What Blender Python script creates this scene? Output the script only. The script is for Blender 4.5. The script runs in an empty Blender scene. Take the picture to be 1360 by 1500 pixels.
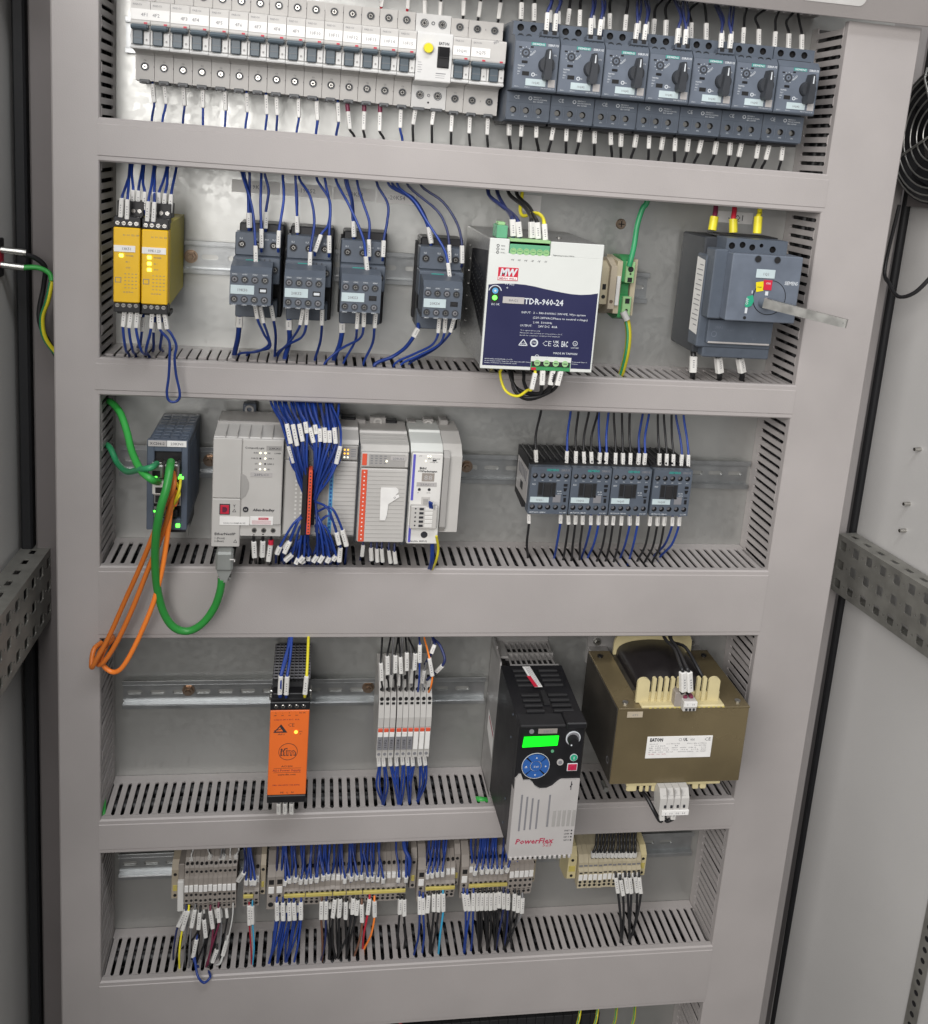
import bpy, math, random
from mathutils import Vector, Matrix
rnd = random.Random(7)
sc = bpy.context.scene
# ---------------------------------------------------------------- camera (all distances in mm, scaled by S)
S = 0.001
FPX, PPX, PPY = 1409.7158, 686.2002, 515.2646
CX, CY, CZ, YAW, PITCH, ROLL = 205.5955, -1047.766, 865.5264, 0.165, 0.2032, 0.0773
F_ = Vector((math.sin(YAW)*math.cos(PITCH), math.cos(YAW)*math.cos(PITCH), -math.sin(PITCH)))
_r = Vector((math.cos(YAW), -math.sin(YAW), 0)); _u = _r.cross(F_)
R_ = _r*math.cos(ROLL)+_u*math.sin(ROLL); U_ = -_r*math.sin(ROLL)+_u*math.cos(ROLL)
CAMP = Vector((CX, CY, CZ))
cam = bpy.data.objects.new('camera', bpy.data.cameras.new('camera')); sc.collection.objects.link(cam)
cam.matrix_world = Matrix(((R_.x, U_.x, -F_.x, CX*S), (R_.y, U_.y, -F_.y, CY*S), (R_.z, U_.z, -F_.z, CZ*S), (0, 0, 0, 1)))
cam.data.sensor_fit = 'HORIZONTAL'; cam.data.sensor_width = 36; cam.data.lens = FPX/1360*36
cam.data.shift_x = (680-PPX)/1360; cam.data.shift_y = (PPY-750)/1360
cam.data.clip_start = 0.01; cam.data.clip_end = 50
sc.camera = cam
# ---------------------------------------------------------------- world + lamps + exposure
w = bpy.data.worlds.new('World'); sc.world = w; w.use_nodes = True
w.node_tree.nodes['Background'].inputs[0].default_value = (0.82, 0.82, 0.83, 1)
w.node_tree.nodes['Background'].inputs[1].default_value = 0.28
def area(name, loc, target, sx, sy, power, col):
    l = bpy.data.lights.new(name, 'AREA'); l.shape = 'RECTANGLE'; l.size = sx; l.size_y = sy; l.energy = power; l.color = col
    o = bpy.data.objects.new(name, l); sc.collection.objects.link(o); o.location = loc
    o.rotation_euler = (Vector(target)-Vector(loc)).to_track_quat('-Z', 'Y').to_euler(); return o
area('hall_lamp', (-0.5, -1.75, 1.36), (0.35, 0, 0.95), 1.4, 1.2, 51, (1.0, 0.965, 0.94))
area('ceiling_lamp', (0.5, -1.3, 2.6), (0.35, 0, 0.6), 1.4, 0.4, 24, (0.97, 0.98, 1.0))
sc.view_settings.view_transform = 'Standard'; sc.view_settings.look = 'None'
sc.view_settings.exposure = 0; sc.view_settings.gamma = 1
# ---------------------------------------------------------------- helpers
def V(x, y, z): return Vector((x, y, z))
def ray(px, py): return F_+R_*((px-PPX)/FPX)-U_*((py-PPY)/FPX)
def at(px, py, y):
    d = ray(px, py); return CAMP+d*((y-CY)/d.y)
def atz(px, py, z):
    d = ray(px, py); return CAMP+d*((z-CZ)/d.z)
KS = {'A1': (4, 140, 0), 'A2': (4, 460, 0), 'A3': (4.857, 730, 0), 'A4': (4.857, 980, 0), 'B1': (4.053, 140, 230), 'B2': (4.25, 400, 230),
      'B3': (4.545, 670, 270), 'B4': (4.25, 940, 270), 'C1': (3.571, 140, 580), 'C2': (3.579, 300, 580), 'C3': (2.833, 680, 590),
      'D1': (4, 140, 920), 'D2': (4.533, 440, 920), 'D3': (4.411, 690, 920), 'D4': (4.857, 840, 920), 'E1': (3.778, 140, 1220),
      'E2': (3.778, 460, 1220), 'E3': (3.778, 780, 1200), 'P': (1, 0, 0)}
def k(K, x, y, d):            # a point of the place: seen along this direction, d = depth plane (mm), or ('z', height)
    s, ox, oy = KS[K]; px, py = ox+x/s, oy+y/s
    return atz(px, py, d[1]) if isinstance(d, tuple) else at(px, py, d)
def lin(h):
    c = [int(h[i:i+2], 16)/255 for i in (0, 2, 4)]
    return tuple((v/12.92 if v <= .04045 else ((v+.055)/1.055)**2.4) for v in c)
MATS = {}
def mat(name, hexc, rough=.5, metal=0, var=.06, scale=60, bump=0, bscale=400, emit=0, spec=.5, trans=0, scratch=False, alpha=1):
    m = bpy.data.materials.new(name); m.use_nodes = True; nt = m.node_tree; b = nt.nodes['Principled BSDF']
    c = lin(hexc); b.inputs['Roughness'].default_value = rough; b.inputs['Metallic'].default_value = metal
    b.inputs['Specular IOR Level'].default_value = spec
    b.inputs['Transmission Weight'].default_value = trans; b.inputs['Alpha'].default_value = alpha
    b.inputs['Base Color'].default_value = (*c, 1)
    if emit: b.inputs['Emission Color'].default_value = (*c, 1); b.inputs['Emission Strength'].default_value = emit
    if var or bump:
        tc = nt.nodes.new('ShaderNodeTexCoord'); oi = nt.nodes.new('ShaderNodeObjectInfo')
        n = nt.nodes.new('ShaderNodeTexNoise'); n.inputs['Scale'].default_value = scale; n.inputs['Detail'].default_value = 5
        n.noise_dimensions = '4D'
        nt.links.new(tc.outputs['Object'], n.inputs['Vector'])
        mu = nt.nodes.new('ShaderNodeMath'); mu.operation = 'MULTIPLY'; mu.inputs[1].default_value = 20
        nt.links.new(oi.outputs['Random'], mu.inputs[0]); nt.links.new(mu.outputs[0], n.inputs['W'])
        r = nt.nodes.new('ShaderNodeValToRGB'); e = r.color_ramp.elements
        e[0].position = .3; e[1].position = .72
        e[0].color = (*[v*(1-var*1.6) for v in c], 1); e[1].color = (*[min(1, v*(1+var)) for v in c], 1)
        nt.links.new(n.outputs['Fac'], r.inputs['Fac']); nt.links.new(r.outputs['Color'], b.inputs['Base Color'])
        rr = nt.nodes.new('ShaderNodeMapRange'); rr.inputs['To Min'].default_value = max(0.05, rough-.08); rr.inputs['To Max'].default_value = min(1, rough+.1)
        nt.links.new(n.outputs['Fac'], rr.inputs['Value']); nt.links.new(rr.outputs[0], b.inputs['Roughness'])
        if name.startswith('w_'):
            hs = nt.nodes.new('ShaderNodeHueSaturation'); mr = nt.nodes.new('ShaderNodeMapRange'); mr.inputs['To Min'].default_value = .72; mr.inputs['To Max'].default_value = 1.25
            nt.links.new(oi.outputs['Random'], mr.inputs['Value']); nt.links.new(mr.outputs[0], hs.inputs['Value'])
            nt.links.new(r.outputs['Color'], hs.inputs['Color']); nt.links.new(hs.outputs[0], b.inputs['Base Color'])
        if name in ('duct', 'frame', 'door'):     # faint horizontal scuffs and dust
            sm_ = nt.nodes.new('ShaderNodeMapping'); sm_.inputs['Scale'].default_value = (4, 4, 160)
            sn = nt.nodes.new('ShaderNodeTexNoise'); sn.inputs['Scale'].default_value = 5; sn.inputs['Detail'].default_value = 8; sn.inputs['Roughness'].default_value = .7
            nt.links.new(tc.outputs['Object'], sm_.inputs['Vector']); nt.links.new(sm_.outputs[0], sn.inputs['Vector'])
            sr = nt.nodes.new('ShaderNodeValToRGB'); sr.color_ramp.elements[0].position = .66; sr.color_ramp.elements[1].position = .78
            sr.color_ramp.elements[0].color = (0, 0, 0, 1); sr.color_ramp.elements[1].color = (.3, .3, .3, 1)
            mxx = nt.nodes.new('ShaderNodeMix'); mxx.data_type = 'RGBA'; mxx.inputs['B'].default_value = (c[0]*1.35, c[1]*1.35, c[2]*1.35, 1)
            nt.links.new(sn.outputs['Fac'], sr.inputs['Fac']); nt.links.new(sr.outputs['Color'], mxx.inputs['Factor']); nt.links.new(r.outputs['Color'], mxx.inputs['A']); nt.links.new(mxx.outputs['Result'], b.inputs['Base Color'])
        if bump:
            n2 = nt.nodes.new('ShaderNodeTexNoise'); n2.inputs['Scale'].default_value = bscale; n2.inputs['Detail'].default_value = 3
            nt.links.new(tc.outputs['Object'], n2.inputs['Vector'])
            bp = nt.nodes.new('ShaderNodeBump'); bp.inputs['Strength'].default_value = bump; bp.inputs['Distance'].default_value = .001
            nt.links.new(n2.outputs['Fac'], bp.inputs['Height']); nt.links.new(bp.outputs[0], b.inputs['Normal'])
    MATS[name] = m; return m
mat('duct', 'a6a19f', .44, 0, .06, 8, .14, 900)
mat('duct_shaded', '4a4847', .6, 0, .05, 8)  # duct plastic darkened so the interior behind the slots looks shaded
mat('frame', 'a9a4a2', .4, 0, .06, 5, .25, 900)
mat('frame_shaded', '716c6b', .5, 0, .08, 5, .06, 1200)  # frame paint darkened in its colour to stand for recess shade
mat('door', 'bcbbb9', .36, 0, .05, 3, .25, 900)
mat('door_lightened', 'c6c5c2', .45, 0, .08, 3, .05, 1500)  # door paint lightened to make up for the shade on the left door
mat('rubber', '121316', .6)
mat('steel', 'b0b0ac', .3, .9, .1, 120)
mat('rail', 'b4b7b8', .33, .85, .12, 50, .05, 300)
mat('perf', '96958f', .42, .6, .18, 40, .05, 300)
mat('screw', 'c4c2bd', .22, 1, .05)
mat('brass', 'ab9684', .28, .9, .1)
mat('slotdark', '151517', .7)  # near-black painted in for the shade inside holes, slots and screw recesses
mat('white', 'd8d7d3', .5, 0, .05, 40)
mat('paper', 'e4e3e0', .45, 0, .04, 80)
mat('paper_blue', 'b9c8cb', .55, 0, .05, 80)
mat('ink', '2a2b30', .7, 0, 0)
mat('inkgrey', '7a7a7e', .7, 0, 0)
mat('mcb', 'bdbbb7', .42, 0, .04, 60)
mat('mcb_light', 'cfcfcd', .4, 0, .03, 60)
mat('mcb_dark', '66696c', .5)
mat('toggle', '4f5b63', .4, 0, .06)
mat('sg', '525a65', .45, 0, .08, 60, .03, 1500)
mat('sg_light', '636b77', .45, 0, .08, 60, .03, 1500)
mat('sg_dark', '33363b', .5, 0, .1, 60)
mat('black', '17171a', .45, 0, .15, 60)
mat('blackmat', '1e1e20', .7, 0, .15, 60)
mat('teal', '2f8f86', .5, 0, 0)
mat('txt_white', 'c9ced2', .6, 0, 0)
mat('yellow', 'e0b211', .4, 0, .04)
mat('yellow_side', 'b9ab3a', .45, 0, .05)
mat('btn_yellow', 'e0cf1c', .35, 0, .03)
mat('tape_yellow', 'c6b763', .5, 0, .1)
mat('led_green', '5dff4a', .4, 0, 0, emit=3)
mat('led_yellow', 'eaff5a', .4, 0, 0, emit=3)
mat('led_white', 'f4f0d0', .4, 0, 0, emit=1.6)
mat('led_amber', 'ffb340', .4, 0, 0, emit=2)
mat('lcd', '10ff20', .4, 0, 0, emit=1.0)
mat('navy', '24264a', .38, 0, .05, 20)
mat('psu_white', 'cfd2ce', .4, 0, .03, 20)
mat('psu_metal', 'a2a2a0', .36, .6, .25, 500, .35, 700)
mat('red', 'c0233c', .45, 0, .03)
mat('mred', 'a83a52', .45, 0, 0)
mat('tgreen', '5fa27c', .4, 0, .06)
mat('pgreen', '3d8c55', .4, 0, .08)
mat('lgreen', '93bd86', .4, 0, .05)
mat('cream', 'c9bd92', .45, 0, .06, 50)
mat('beige', 'b3a894', .5, 0, .07, 50)
mat('tgrey', '938c85', .5, 0, .06, 50)
mat('tcream', 'b8ae94', .5, 0, .06, 50)
mat('plc', 'b9b7b3', .42, 0, .04, 30)
mat('plc_dark', '9d9b98', .45, 0, .04, 30)
mat('orange', 'e8702c', .45, 0, .03, 40)
mat('ored', 'd4553a', .45, 0, .05)
mat('violet', '5a57b8', .45, 0, .03)
mat('ltblue', '5b9fcc', .45, 0, .05)
mat('keyblue', '2c5ba0', .4, 0, .03)
mat('stopred', 'b81f48', .4, 0, .03)
mat('startgreen', '2f9c7a', .4, 0, .03)
mat('pfgrey', 'b0adab', .42, 0, .04, 30)
mat('sink', 'a6a4a2', .45, .4, .08, 60)
mat('net', '4e5866', .45, 0, .08, 60)
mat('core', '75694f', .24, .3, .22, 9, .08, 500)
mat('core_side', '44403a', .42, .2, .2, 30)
mat('coil', '232021', .3, 0, .15, 40)
mat('w_blue', '1f3c88', .42, 0, .12, 30)
mat('w_black', '1f1f21', .42, 0, .15, 30)
mat('w_dkblue', '26305f', .42, 0, .15, 30)
mat('w_green', '36a045', .42, 0, .05, 30)
mat('w_gn2', '2f8a5a', .42, 0, .05, 30)
mat('w_orange', 'ee8434', .42, 0, .06, 30)
mat('w_yellow', 'd8cc2e', .42, 0, .06, 30)
mat('w_red', 'b02536', .42, 0, .1, 30)
mat('w_maroon', '6e2740', .42, 0, .1, 30)
mat('w_cyan', '3aa0c8', .42, 0, .06, 30)
mat('w_white', 'cfcfcc', .42, 0, .06, 30)
mat('w_grey', '7b7b7d', .42, 0, .06, 30)
mat('w_brown', '6b4a3a', .42, 0, .06, 30)
mat('shell', '8a8d8a', .4, .2, .08, 60)
mat('floor', '6f6d6a', .7, 0, .1, 2)
# galvanised mounting plate: spangle, blotches and faint vertical scratches
m = mat('plate', 'c0c1be', .38, .8, .045, 6); nt = m.node_tree; b = nt.nodes['Principled BSDF']
tc = [n for n in nt.nodes if n.type == 'TEX_COORD'][0]
vo = nt.nodes.new('ShaderNodeTexVoronoi'); vo.inputs['Scale'].default_value = 170
nt.links.new(tc.outputs['Object'], vo.inputs['Vector'])
no = nt.nodes.new('ShaderNodeTexNoise'); no.inputs['Scale'].default_value = 5; no.inputs['Detail'].default_value = 8
mp = nt.nodes.new('ShaderNodeMapping'); mp.inputs['Scale'].default_value = (3, 1, .6)
nt.links.new(tc.outputs['Object'], mp.inputs['Vector']); nt.links.new(mp.outputs[0], no.inputs['Vector'])
mx = nt.nodes.new('ShaderNodeMath'); mx.operation = 'MULTIPLY_ADD'; mx.inputs[1].default_value = .12
nt.links.new(vo.outputs['Color'], mx.inputs[0])
rg = nt.nodes.new('ShaderNodeMapRange'); rg.inputs['From Min'].default_value = .3; rg.inputs['From Max'].default_value = .75
rg.inputs['To Min'].default_value = .27; rg.inputs['To Max'].default_value = .40
nt.links.new(no.outputs['Fac'], rg.inputs['Value']); nt.links.new(rg.outputs[0], mx.inputs[2]); nt.links.new(mx.outputs[0], b.inputs['Roughness'])

_tc = {}
def text_geo(s, bold=0):
    key = (s, bold)
    if key not in _tc:
        c = bpy.data.curves.new('t', 'FONT'); c.body = s; c.resolution_u = 1; c.size = 1; c.offset = bold
        o = bpy.data.objects.new('t', c); me = bpy.data.meshes.new_from_object(o)
        vs = [v.co.copy() for v in me.vertices]; fs = [tuple(p.vertices) for p in me.polygons]
        w_ = max([v.x for v in vs], default=0)
        bpy.data.objects.remove(o); bpy.data.curves.remove(c); bpy.data.meshes.remove(me)
        _tc[key] = (vs, fs, w_)
    return _tc[key]

class MB:
    def __init__(s): s.v = []; s.f = []; s.m = []; s.mats = []; s.sm = []
    def mi(s, m):
        if m not in s.mats: s.mats.append(m)
        return s.mats.index(m)
    def add(s, vs, fs, m, smooth=False):
        o = len(s.v); s.v += [tuple(p) for p in vs]; i = s.mi(m)
        for f in fs: s.f.append(tuple(a+o for a in f)); s.m.append(i); s.sm.append(smooth)
        return s
    def box(s, x0, x1, y0, y1, z0, z1, m, b=0):
        if x0 > x1: x0, x1 = x1, x0
        if y0 > y1: y0, y1 = y1, y0
        if z0 > z1: z0, z1 = z1, z0
        if b <= 0:
            vs = [(x, y, z) for x in (x0, x1) for y in (y0, y1) for z in (z0, z1)]
            return s.add(vs, [(0, 1, 3, 2), (4, 6, 7, 5), (0, 4, 5, 1), (2, 3, 7, 6), (0, 2, 6, 4), (1, 5, 7, 3)], m)
        b = min(b, (x1-x0)*.45, (y1-y0)*.45, (z1-z0)*.45)
        vs = []; idx = {}
        for i, x in enumerate((x0, x1)):
            for j, y in enumerate((y0, y1)):
                for l, z in enumerate((z0, z1)):
                    sx, sy, sz = (1, -1)[i], (1, -1)[j], (1, -1)[l]
                    idx[i, j, l, 0] = len(vs); vs.append((x, y+sy*b, z+sz*b))
                    idx[i, j, l, 1] = len(vs); vs.append((x+sx*b, y, z+sz*b))
                    idx[i, j, l, 2] = len(vs); vs.append((x+sx*b, y+sy*b, z))
        I = idx; fs = []
        for i in (0, 1): fs.append((I[i, 0, 0, 0], I[i, 0, 1, 0], I[i, 1, 1, 0], I[i, 1, 0, 0])[::(1 if i == 0 else -1)])
        for j in (0, 1): fs.append((I[0, j, 0, 1], I[1, j, 0, 1], I[1, j, 1, 1], I[0, j, 1, 1])[::(1 if j == 0 else -1)])
        for l in (0, 1): fs.append((I[0, 0, l, 2], I[0, 1, l, 2], I[1, 1, l, 2], I[1, 0, l, 2])[::(1 if l == 0 else -1)])
        for i in (0, 1):
            for j in (0, 1): fs.append((I[i, j, 0, 0], I[i, j, 1, 0], I[i, j, 1, 1], I[i, j, 0, 1])[::(1 if i != j else -1)])
            for l in (0, 1): fs.append((I[i, 0, l, 0], I[i, 1, l, 0], I[i, 1, l, 2], I[i, 0, l, 2])[::(-1 if i != l else 1)])
        for j in (0, 1):
            for l in (0, 1): fs.append((I[0, j, l, 1], I[1, j, l, 1], I[1, j, l, 2], I[0, j, l, 2])[::(1 if j != l else -1)])
        for i in (0, 1):
            for j in (0, 1):
                for l in (0, 1): fs.append((I[i, j, l, 0], I[i, j, l, 1], I[i, j, l, 2])[::(1 if (i+j+l) % 2 else -1)])
        return s.add(vs, fs, m)
    def prism(s, prof, x0, x1, m, axis='x'):       # profile of (y,z), extruded along x (or (x,z) along y, or (x,y) along z)
        n = len(prof)
        def p(a, t):
            return (t, a[0], a[1]) if axis == 'x' else ((a[0], t, a[1]) if axis == 'y' else (a[0], a[1], t))
        vs = [p(a, x0) for a in prof]+[p(a, x1) for a in prof]
        fs = [tuple(range(n))[::-1], tuple(range(n, 2*n))]+[(i, (i+1) % n, n+(i+1) % n, n+i) for i in range(n)]
        return s.add(vs, fs, m)
    def cyl(s, c, r, h, m, axis='y', n=12, r2=None, smooth=True, flat=True):   # from c, extends h along axis
        r2 = r if r2 is None else r2; c = Vector(c); vs = []
        for t, rr in ((0, r), (h, r2)):
            for i in range(n):
                a = 2*math.pi*i/n; u, v = rr*math.cos(a), rr*math.sin(a)
                vs.append(c+(Vector((u, t, v)) if axis == 'y' else Vector((t, u, v)) if axis == 'x' else Vector((u, v, t))))
        s.add(vs, [(i, (i+1) % n, n+(i+1) % n, n+i) for i in range(n)], m, smooth)
        s.add(vs, [tuple(range(n))[::-1], tuple(range(n, 2*n))], m)
        return s
    def ring(s, c, r0, r1, h, m, n=16):            # flat annulus facing -y with thickness
        c = Vector(c); vs = []
        for rr, t in ((r1, 0), (r1, -h), (r0, -h), (r0, 0)):
            for i in range(n):
                a = 2*math.pi*i/n; vs.append(c+Vector((rr*math.cos(a), t, rr*math.sin(a))))
        fs = [(q*n+i, q*n+(i+1) % n, ((q+1) % 4)*n+(i+1) % n, ((q+1) % 4)*n+i) for q in range(3) for i in range(n)]
        return s.add(vs, fs, m)
    def screw(s, c, r, m='screw', cross='slotdark', proud=1.0):
        c = Vector(c); s.cyl(c, r, -proud, m, n=10, r2=r*.78)
        y = c.y-proud; a = r*.5; w_ = max(.35, r*.16)
        s.box(c.x-a, c.x+a, y-.12, y+.3, c.z-w_, c.z+w_, cross); s.box(c.x-w_, c.x+w_, y-.1, y+.28, c.z-a, c.z+a, cross)  # dark bars on the head stand for the shaded cross recess
        return s
    def hole(s, c, r, cell, m, depth=6, n=10, inner='slotdark', poly=None, bottom=True):
        # cell=(x0,x1,z0,z1): front face of the cell at y=c.y with a real recess in it
        x0, x1, z0, z1 = cell; cx, cy, cz = c
        pts = poly or [(cx+r*math.cos(2*math.pi*i/n+.05), cz+r*math.sin(2*math.pi*i/n+.05)) for i in range(n)]
        n = len(pts); mxx, mzz = (x0+x1)/2, (z0+z1)/2; mxx, mzz = cx, cz
        def bord(p):
            dx, dz = p[0]-mxx, p[1]-mzz; t = 1e9
            if dx > 1e-9: t = min(t, (x1-mxx)/dx)
            if dx < -1e-9: t = min(t, (x0-mxx)/dx)
            if dz > 1e-9: t = min(t, (z1-mzz)/dz)
            if dz < -1e-9: t = min(t, (z0-mzz)/dz)
            return (mxx+dx*t, mzz+dz*t)
        bp = [bord(p) for p in pts]; cor = [(x0, z0), (x1, z0), (x1, z1), (x0, z1)]
        ang = lambda p: math.atan2(p[1]-mzz, p[0]-mxx) % (2*math.pi)
        vs = [(p[0], cy, p[1]) for p in pts]+[(p[0], cy, p[1]) for p in bp]+[(p[0], cy, p[1]) for p in cor]
        fs = []
        for i in range(n):
            j = (i+1) % n; a0, a1 = ang(bp[i]), ang(bp[j]); d = (a1-a0) % (2*math.pi)
            mid = [(((ang(q)-a0) % (2*math.pi)), 2*n+ci) for ci, q in enumerate(cor) if 1e-6 < (ang(q)-a0) % (2*math.pi) < d-1e-6]
            fs.append((i, n+i, *[q[1] for q in sorted(mid)], n+j, j))
        s.add(vs, fs, m)
        vs = [(p[0], cy, p[1]) for p in pts]+[(p[0], cy+depth, p[1]) for p in pts]
        s.add(vs, [(i, (i+1) % n, n+(i+1) % n, n+i) for i in range(n)], m if not bottom else inner)
        if bottom: s.add(vs[n:], [tuple(range(n))], inner)
        return s
    def grid(s, y, xs, zs, holes, m, **kw):        # front face from cells; holes {(ix,iz): (cx,cz,r)}
        for i in range(len(xs)-1):
            for j in range(len(zs)-1):
                h = holes.get((i, j))
                if h: s.hole((h[0], y, h[1]), h[2], (xs[i], xs[i+1], zs[j], zs[j+1]), m, **kw)
                else: s.add([(xs[i], y, zs[j]), (xs[i+1], y, zs[j]), (xs[i+1], y, zs[j+1]), (xs[i], y, zs[j+1])], [(0, 1, 2, 3)], m)
        return s
    def shell5(s, x0, x1, y0, y1, z0, z1, m):      # box without its front (-y) face
        vs = [(x, y, z) for x in (x0, x1) for y in (y0, y1) for z in (z0, z1)]
        return s.add(vs, [(0, 1, 3, 2), (4, 6, 7, 5), (2, 3, 7, 6), (0, 2, 6, 4), (1, 5, 7, 3)], m)
    def text(s, t, x, z, y, h, m='ink', wid=None, anchor='l', bold=0.01, rot=0, slant=0):
        vs, fs, w_ = text_geo(t, bold)
        if not vs: return s
        sz = h/.7; sx = sz if wid is None else wid/max(w_, .01)
        off = 0 if anchor == 'l' else (-w_*sx/2 if anchor == 'c' else -w_*sx); ca, sa = math.cos(rot), math.sin(rot)
        out = []
        for p in vs:
            a, b_ = p.x*sx+off+slant*p.y*sz, p.y*sz; out.append((x+a*ca-b_*sa, y, z+a*sa+b_*ca))
        return s.add(out, fs, m)
    def tube(s, pts, r, m, n=6, caps=True):
        pts = [Vector(p) for p in pts]; vs = []; prev = None; N = len(pts)
        for i, p in enumerate(pts):
            t = (pts[min(i+1, N-1)]-pts[max(i-1, 0)])
            if t.length < 1e-6: t = Vector((0, 0, 1))
            t.normalize()
            if prev is None:
                a = Vector((0, 1, 0)) if abs(t.y) < .9 else Vector((1, 0, 0)); u = t.cross(a).normalized()
            else:
                u = (prev-t*prev.dot(t)); u = u.normalized() if u.length > 1e-6 else t.orthogonal().normalized()
            prev = u; v = t.cross(u)
            for j in range(n):
                a = 2*math.pi*j/n; vs.append(p+(u*math.cos(a)+v*math.sin(a))*r)
        s.add(vs, [(i*n+j, i*n+(j+1) % n, (i+1)*n+(j+1) % n, (i+1)*n+j) for i in range(N-1) for j in range(n)], m, True)
        if caps: s.add(vs, [tuple(range(n))[::-1], tuple(range((N-1)*n, N*n))], m)
        return s
    def mesh(s, name, o=(0, 0, 0)):
        me = bpy.data.meshes.new(name); ox, oy, oz = o
        me.from_pydata([((a-ox)*S, (b-oy)*S, (c-oz)*S) for a, b, c in s.v], [], s.f)
        for q in s.mats: me.materials.append(MATS[q])
        me.polygons.foreach_set('material_index', s.m); me.polygons.foreach_set('use_smooth', s.sm); me.update()
        return me
    def build(s, name, parent=None, o=None):
        if o is None: o = parent['_o'] if parent is not None and '_o' in parent else (0, 0, 0)
        ob = bpy.data.objects.new(name, s.mesh(name, o)); sc.collection.objects.link(ob)
        if parent is not None: ob.parent = parent
        return ob
_org = {}
def thing(name, label, cat, o, group=None):
    e = bpy.data.objects.new(name, None); sc.collection.objects.link(e); e.empty_display_size = .01
    e.location = Vector(o)*S; tag(e, label, cat, group); return e
def tag(o, label=None, cat=None, group=None, kind=None):
    if label: o['label'] = label
    if cat: o['category'] = cat
    if group: o['group'] = group
    if kind: o['kind'] = kind
    return o
def part(name, mb, parent, o=(0, 0, 0)): return mb.build(name, parent, o)
kids = {}
def copy_tree(o, parent=None):
    c = o.copy(); sc.collection.objects.link(c)
    if parent is not None: c.parent = parent
    for ch in list(o.children): copy_tree(ch, c)
    return c
def dup(o, loc, label, group=None):
    c = copy_tree(o); c.location = Vector(loc)*S; c['label'] = label
    if group: c['group'] = group
    return c
def om(name, mb, label, cat, o=(0, 0, 0), group=None):    # a thing that is one mesh
    ob = mb.build(name, None, o); ob.location = Vector(o)*S; return tag(ob, label, cat, group)
ORD = ['zeroth', 'first', 'second', 'third', 'fourth', 'fifth', 'sixth', 'seventh', 'eighth', 'ninth', 'tenth', 'eleventh', 'twelfth', 'thirteenth',
       'fourteenth', 'fifteenth', 'sixteenth', 'seventeenth', 'eighteenth', 'nineteenth', 'twentieth', 'twenty-first', 'twenty-second', 'twenty-third', 'twenty-fourth',
       'twenty-fifth', 'twenty-sixth', 'twenty-seventh', 'twenty-eighth', 'twenty-ninth', 'thirtieth', 'thirty-first', 'thirty-second', 'thirty-third', 'thirty-fourth', 'thirty-fifth', 'thirty-sixth', 'thirty-seventh', 'thirty-eighth', 'thirty-ninth', 'fortieth']
def smooth(pts, per=5, straight=()):
    P = [Vector(p) for p in pts]
    if len(P) < 3: return P
    out = []
    Q = [P[0]*2-P[1]]+P+[P[-1]*2-P[-2]]
    for i in range(1, len(Q)-2):
        a, b_, c, d = Q[i-1:i+3]
        if i-1 in straight: out += [b_, b_*.5+c*.5]; continue
        if i-2 in straight: a = b_*2-c if (b_-a).length < 1e-6 else b_+(a-b_).normalized()*min((a-b_).length, (c-b_).length)
        if i in straight: d = c+(d-c).normalized()*min((d-c).length, (c-b_).length)
        for j in range(per):
            t = j/per
            out.append(.5*((2*b_)+(c-a)*t+(2*a-5*b_+4*c-d)*t*t+(3*b_-a-3*c+d)*t**3))
    out.append(P[-1]); return out
# marker sleeve: clear carrier with a printed white strip, unit length 20 mm along -z
_s = MB(); _s.box(-1.85, 1.85, -1.75, 1.75, -20, 0, 'white', .6)
for q in range(4): _s.add([(-.5, -1.78, -5.4-q*2.6), (.4, -1.78, -5.4-q*2.6), (.4, -1.78, -4.3-q*2.6), (-.5, -1.78, -4.3-q*2.6)], [(0, 1, 2, 3)], 'inkgrey')
SLEEVE = _s.mesh('marker_sleeve'); BULK = MB()
def sleeve_matrix(a, b, o, wscale, S):
    z = (Vector(a)-Vector(b)); L = z.length; z.normalize(); y = Vector((0, 1, 0)); y = (y-z*y.dot(z)).normalized(); x = y.cross(z)
    tw = rnd.uniform(-.35, .35); x, y = x*math.cos(tw)+y*math.sin(tw), y*math.cos(tw)-x*math.sin(tw)
    M = Matrix((x, y, z)).transposed().to_4x4()
    return Matrix.Translation((Vector(a)-Vector(o))*S) @ M @ Matrix.Diagonal((wscale, wscale, L/20, 1))
def sleeve(parent, a, b, o, wscale=1.0):
    ob = bpy.data.objects.new('marker_sleeve', SLEEVE); sc.collection.objects.link(ob); ob.parent = parent
    ob.matrix_local = sleeve_matrix(a, b, o, wscale, S); return ob
CNAME = {'w_blue': 'blue', 'w_black': 'black', 'w_dkblue': 'dark blue', 'w_green': 'green', 'w_gn2': 'green', 'w_orange': 'orange', 'w_yellow': 'yellow', 'w_red': 'red', 'w_maroon': 'maroon',
         'w_cyan': 'light blue', 'w_white': 'white', 'w_grey': 'grey', 'w_brown': 'brown'}
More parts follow.
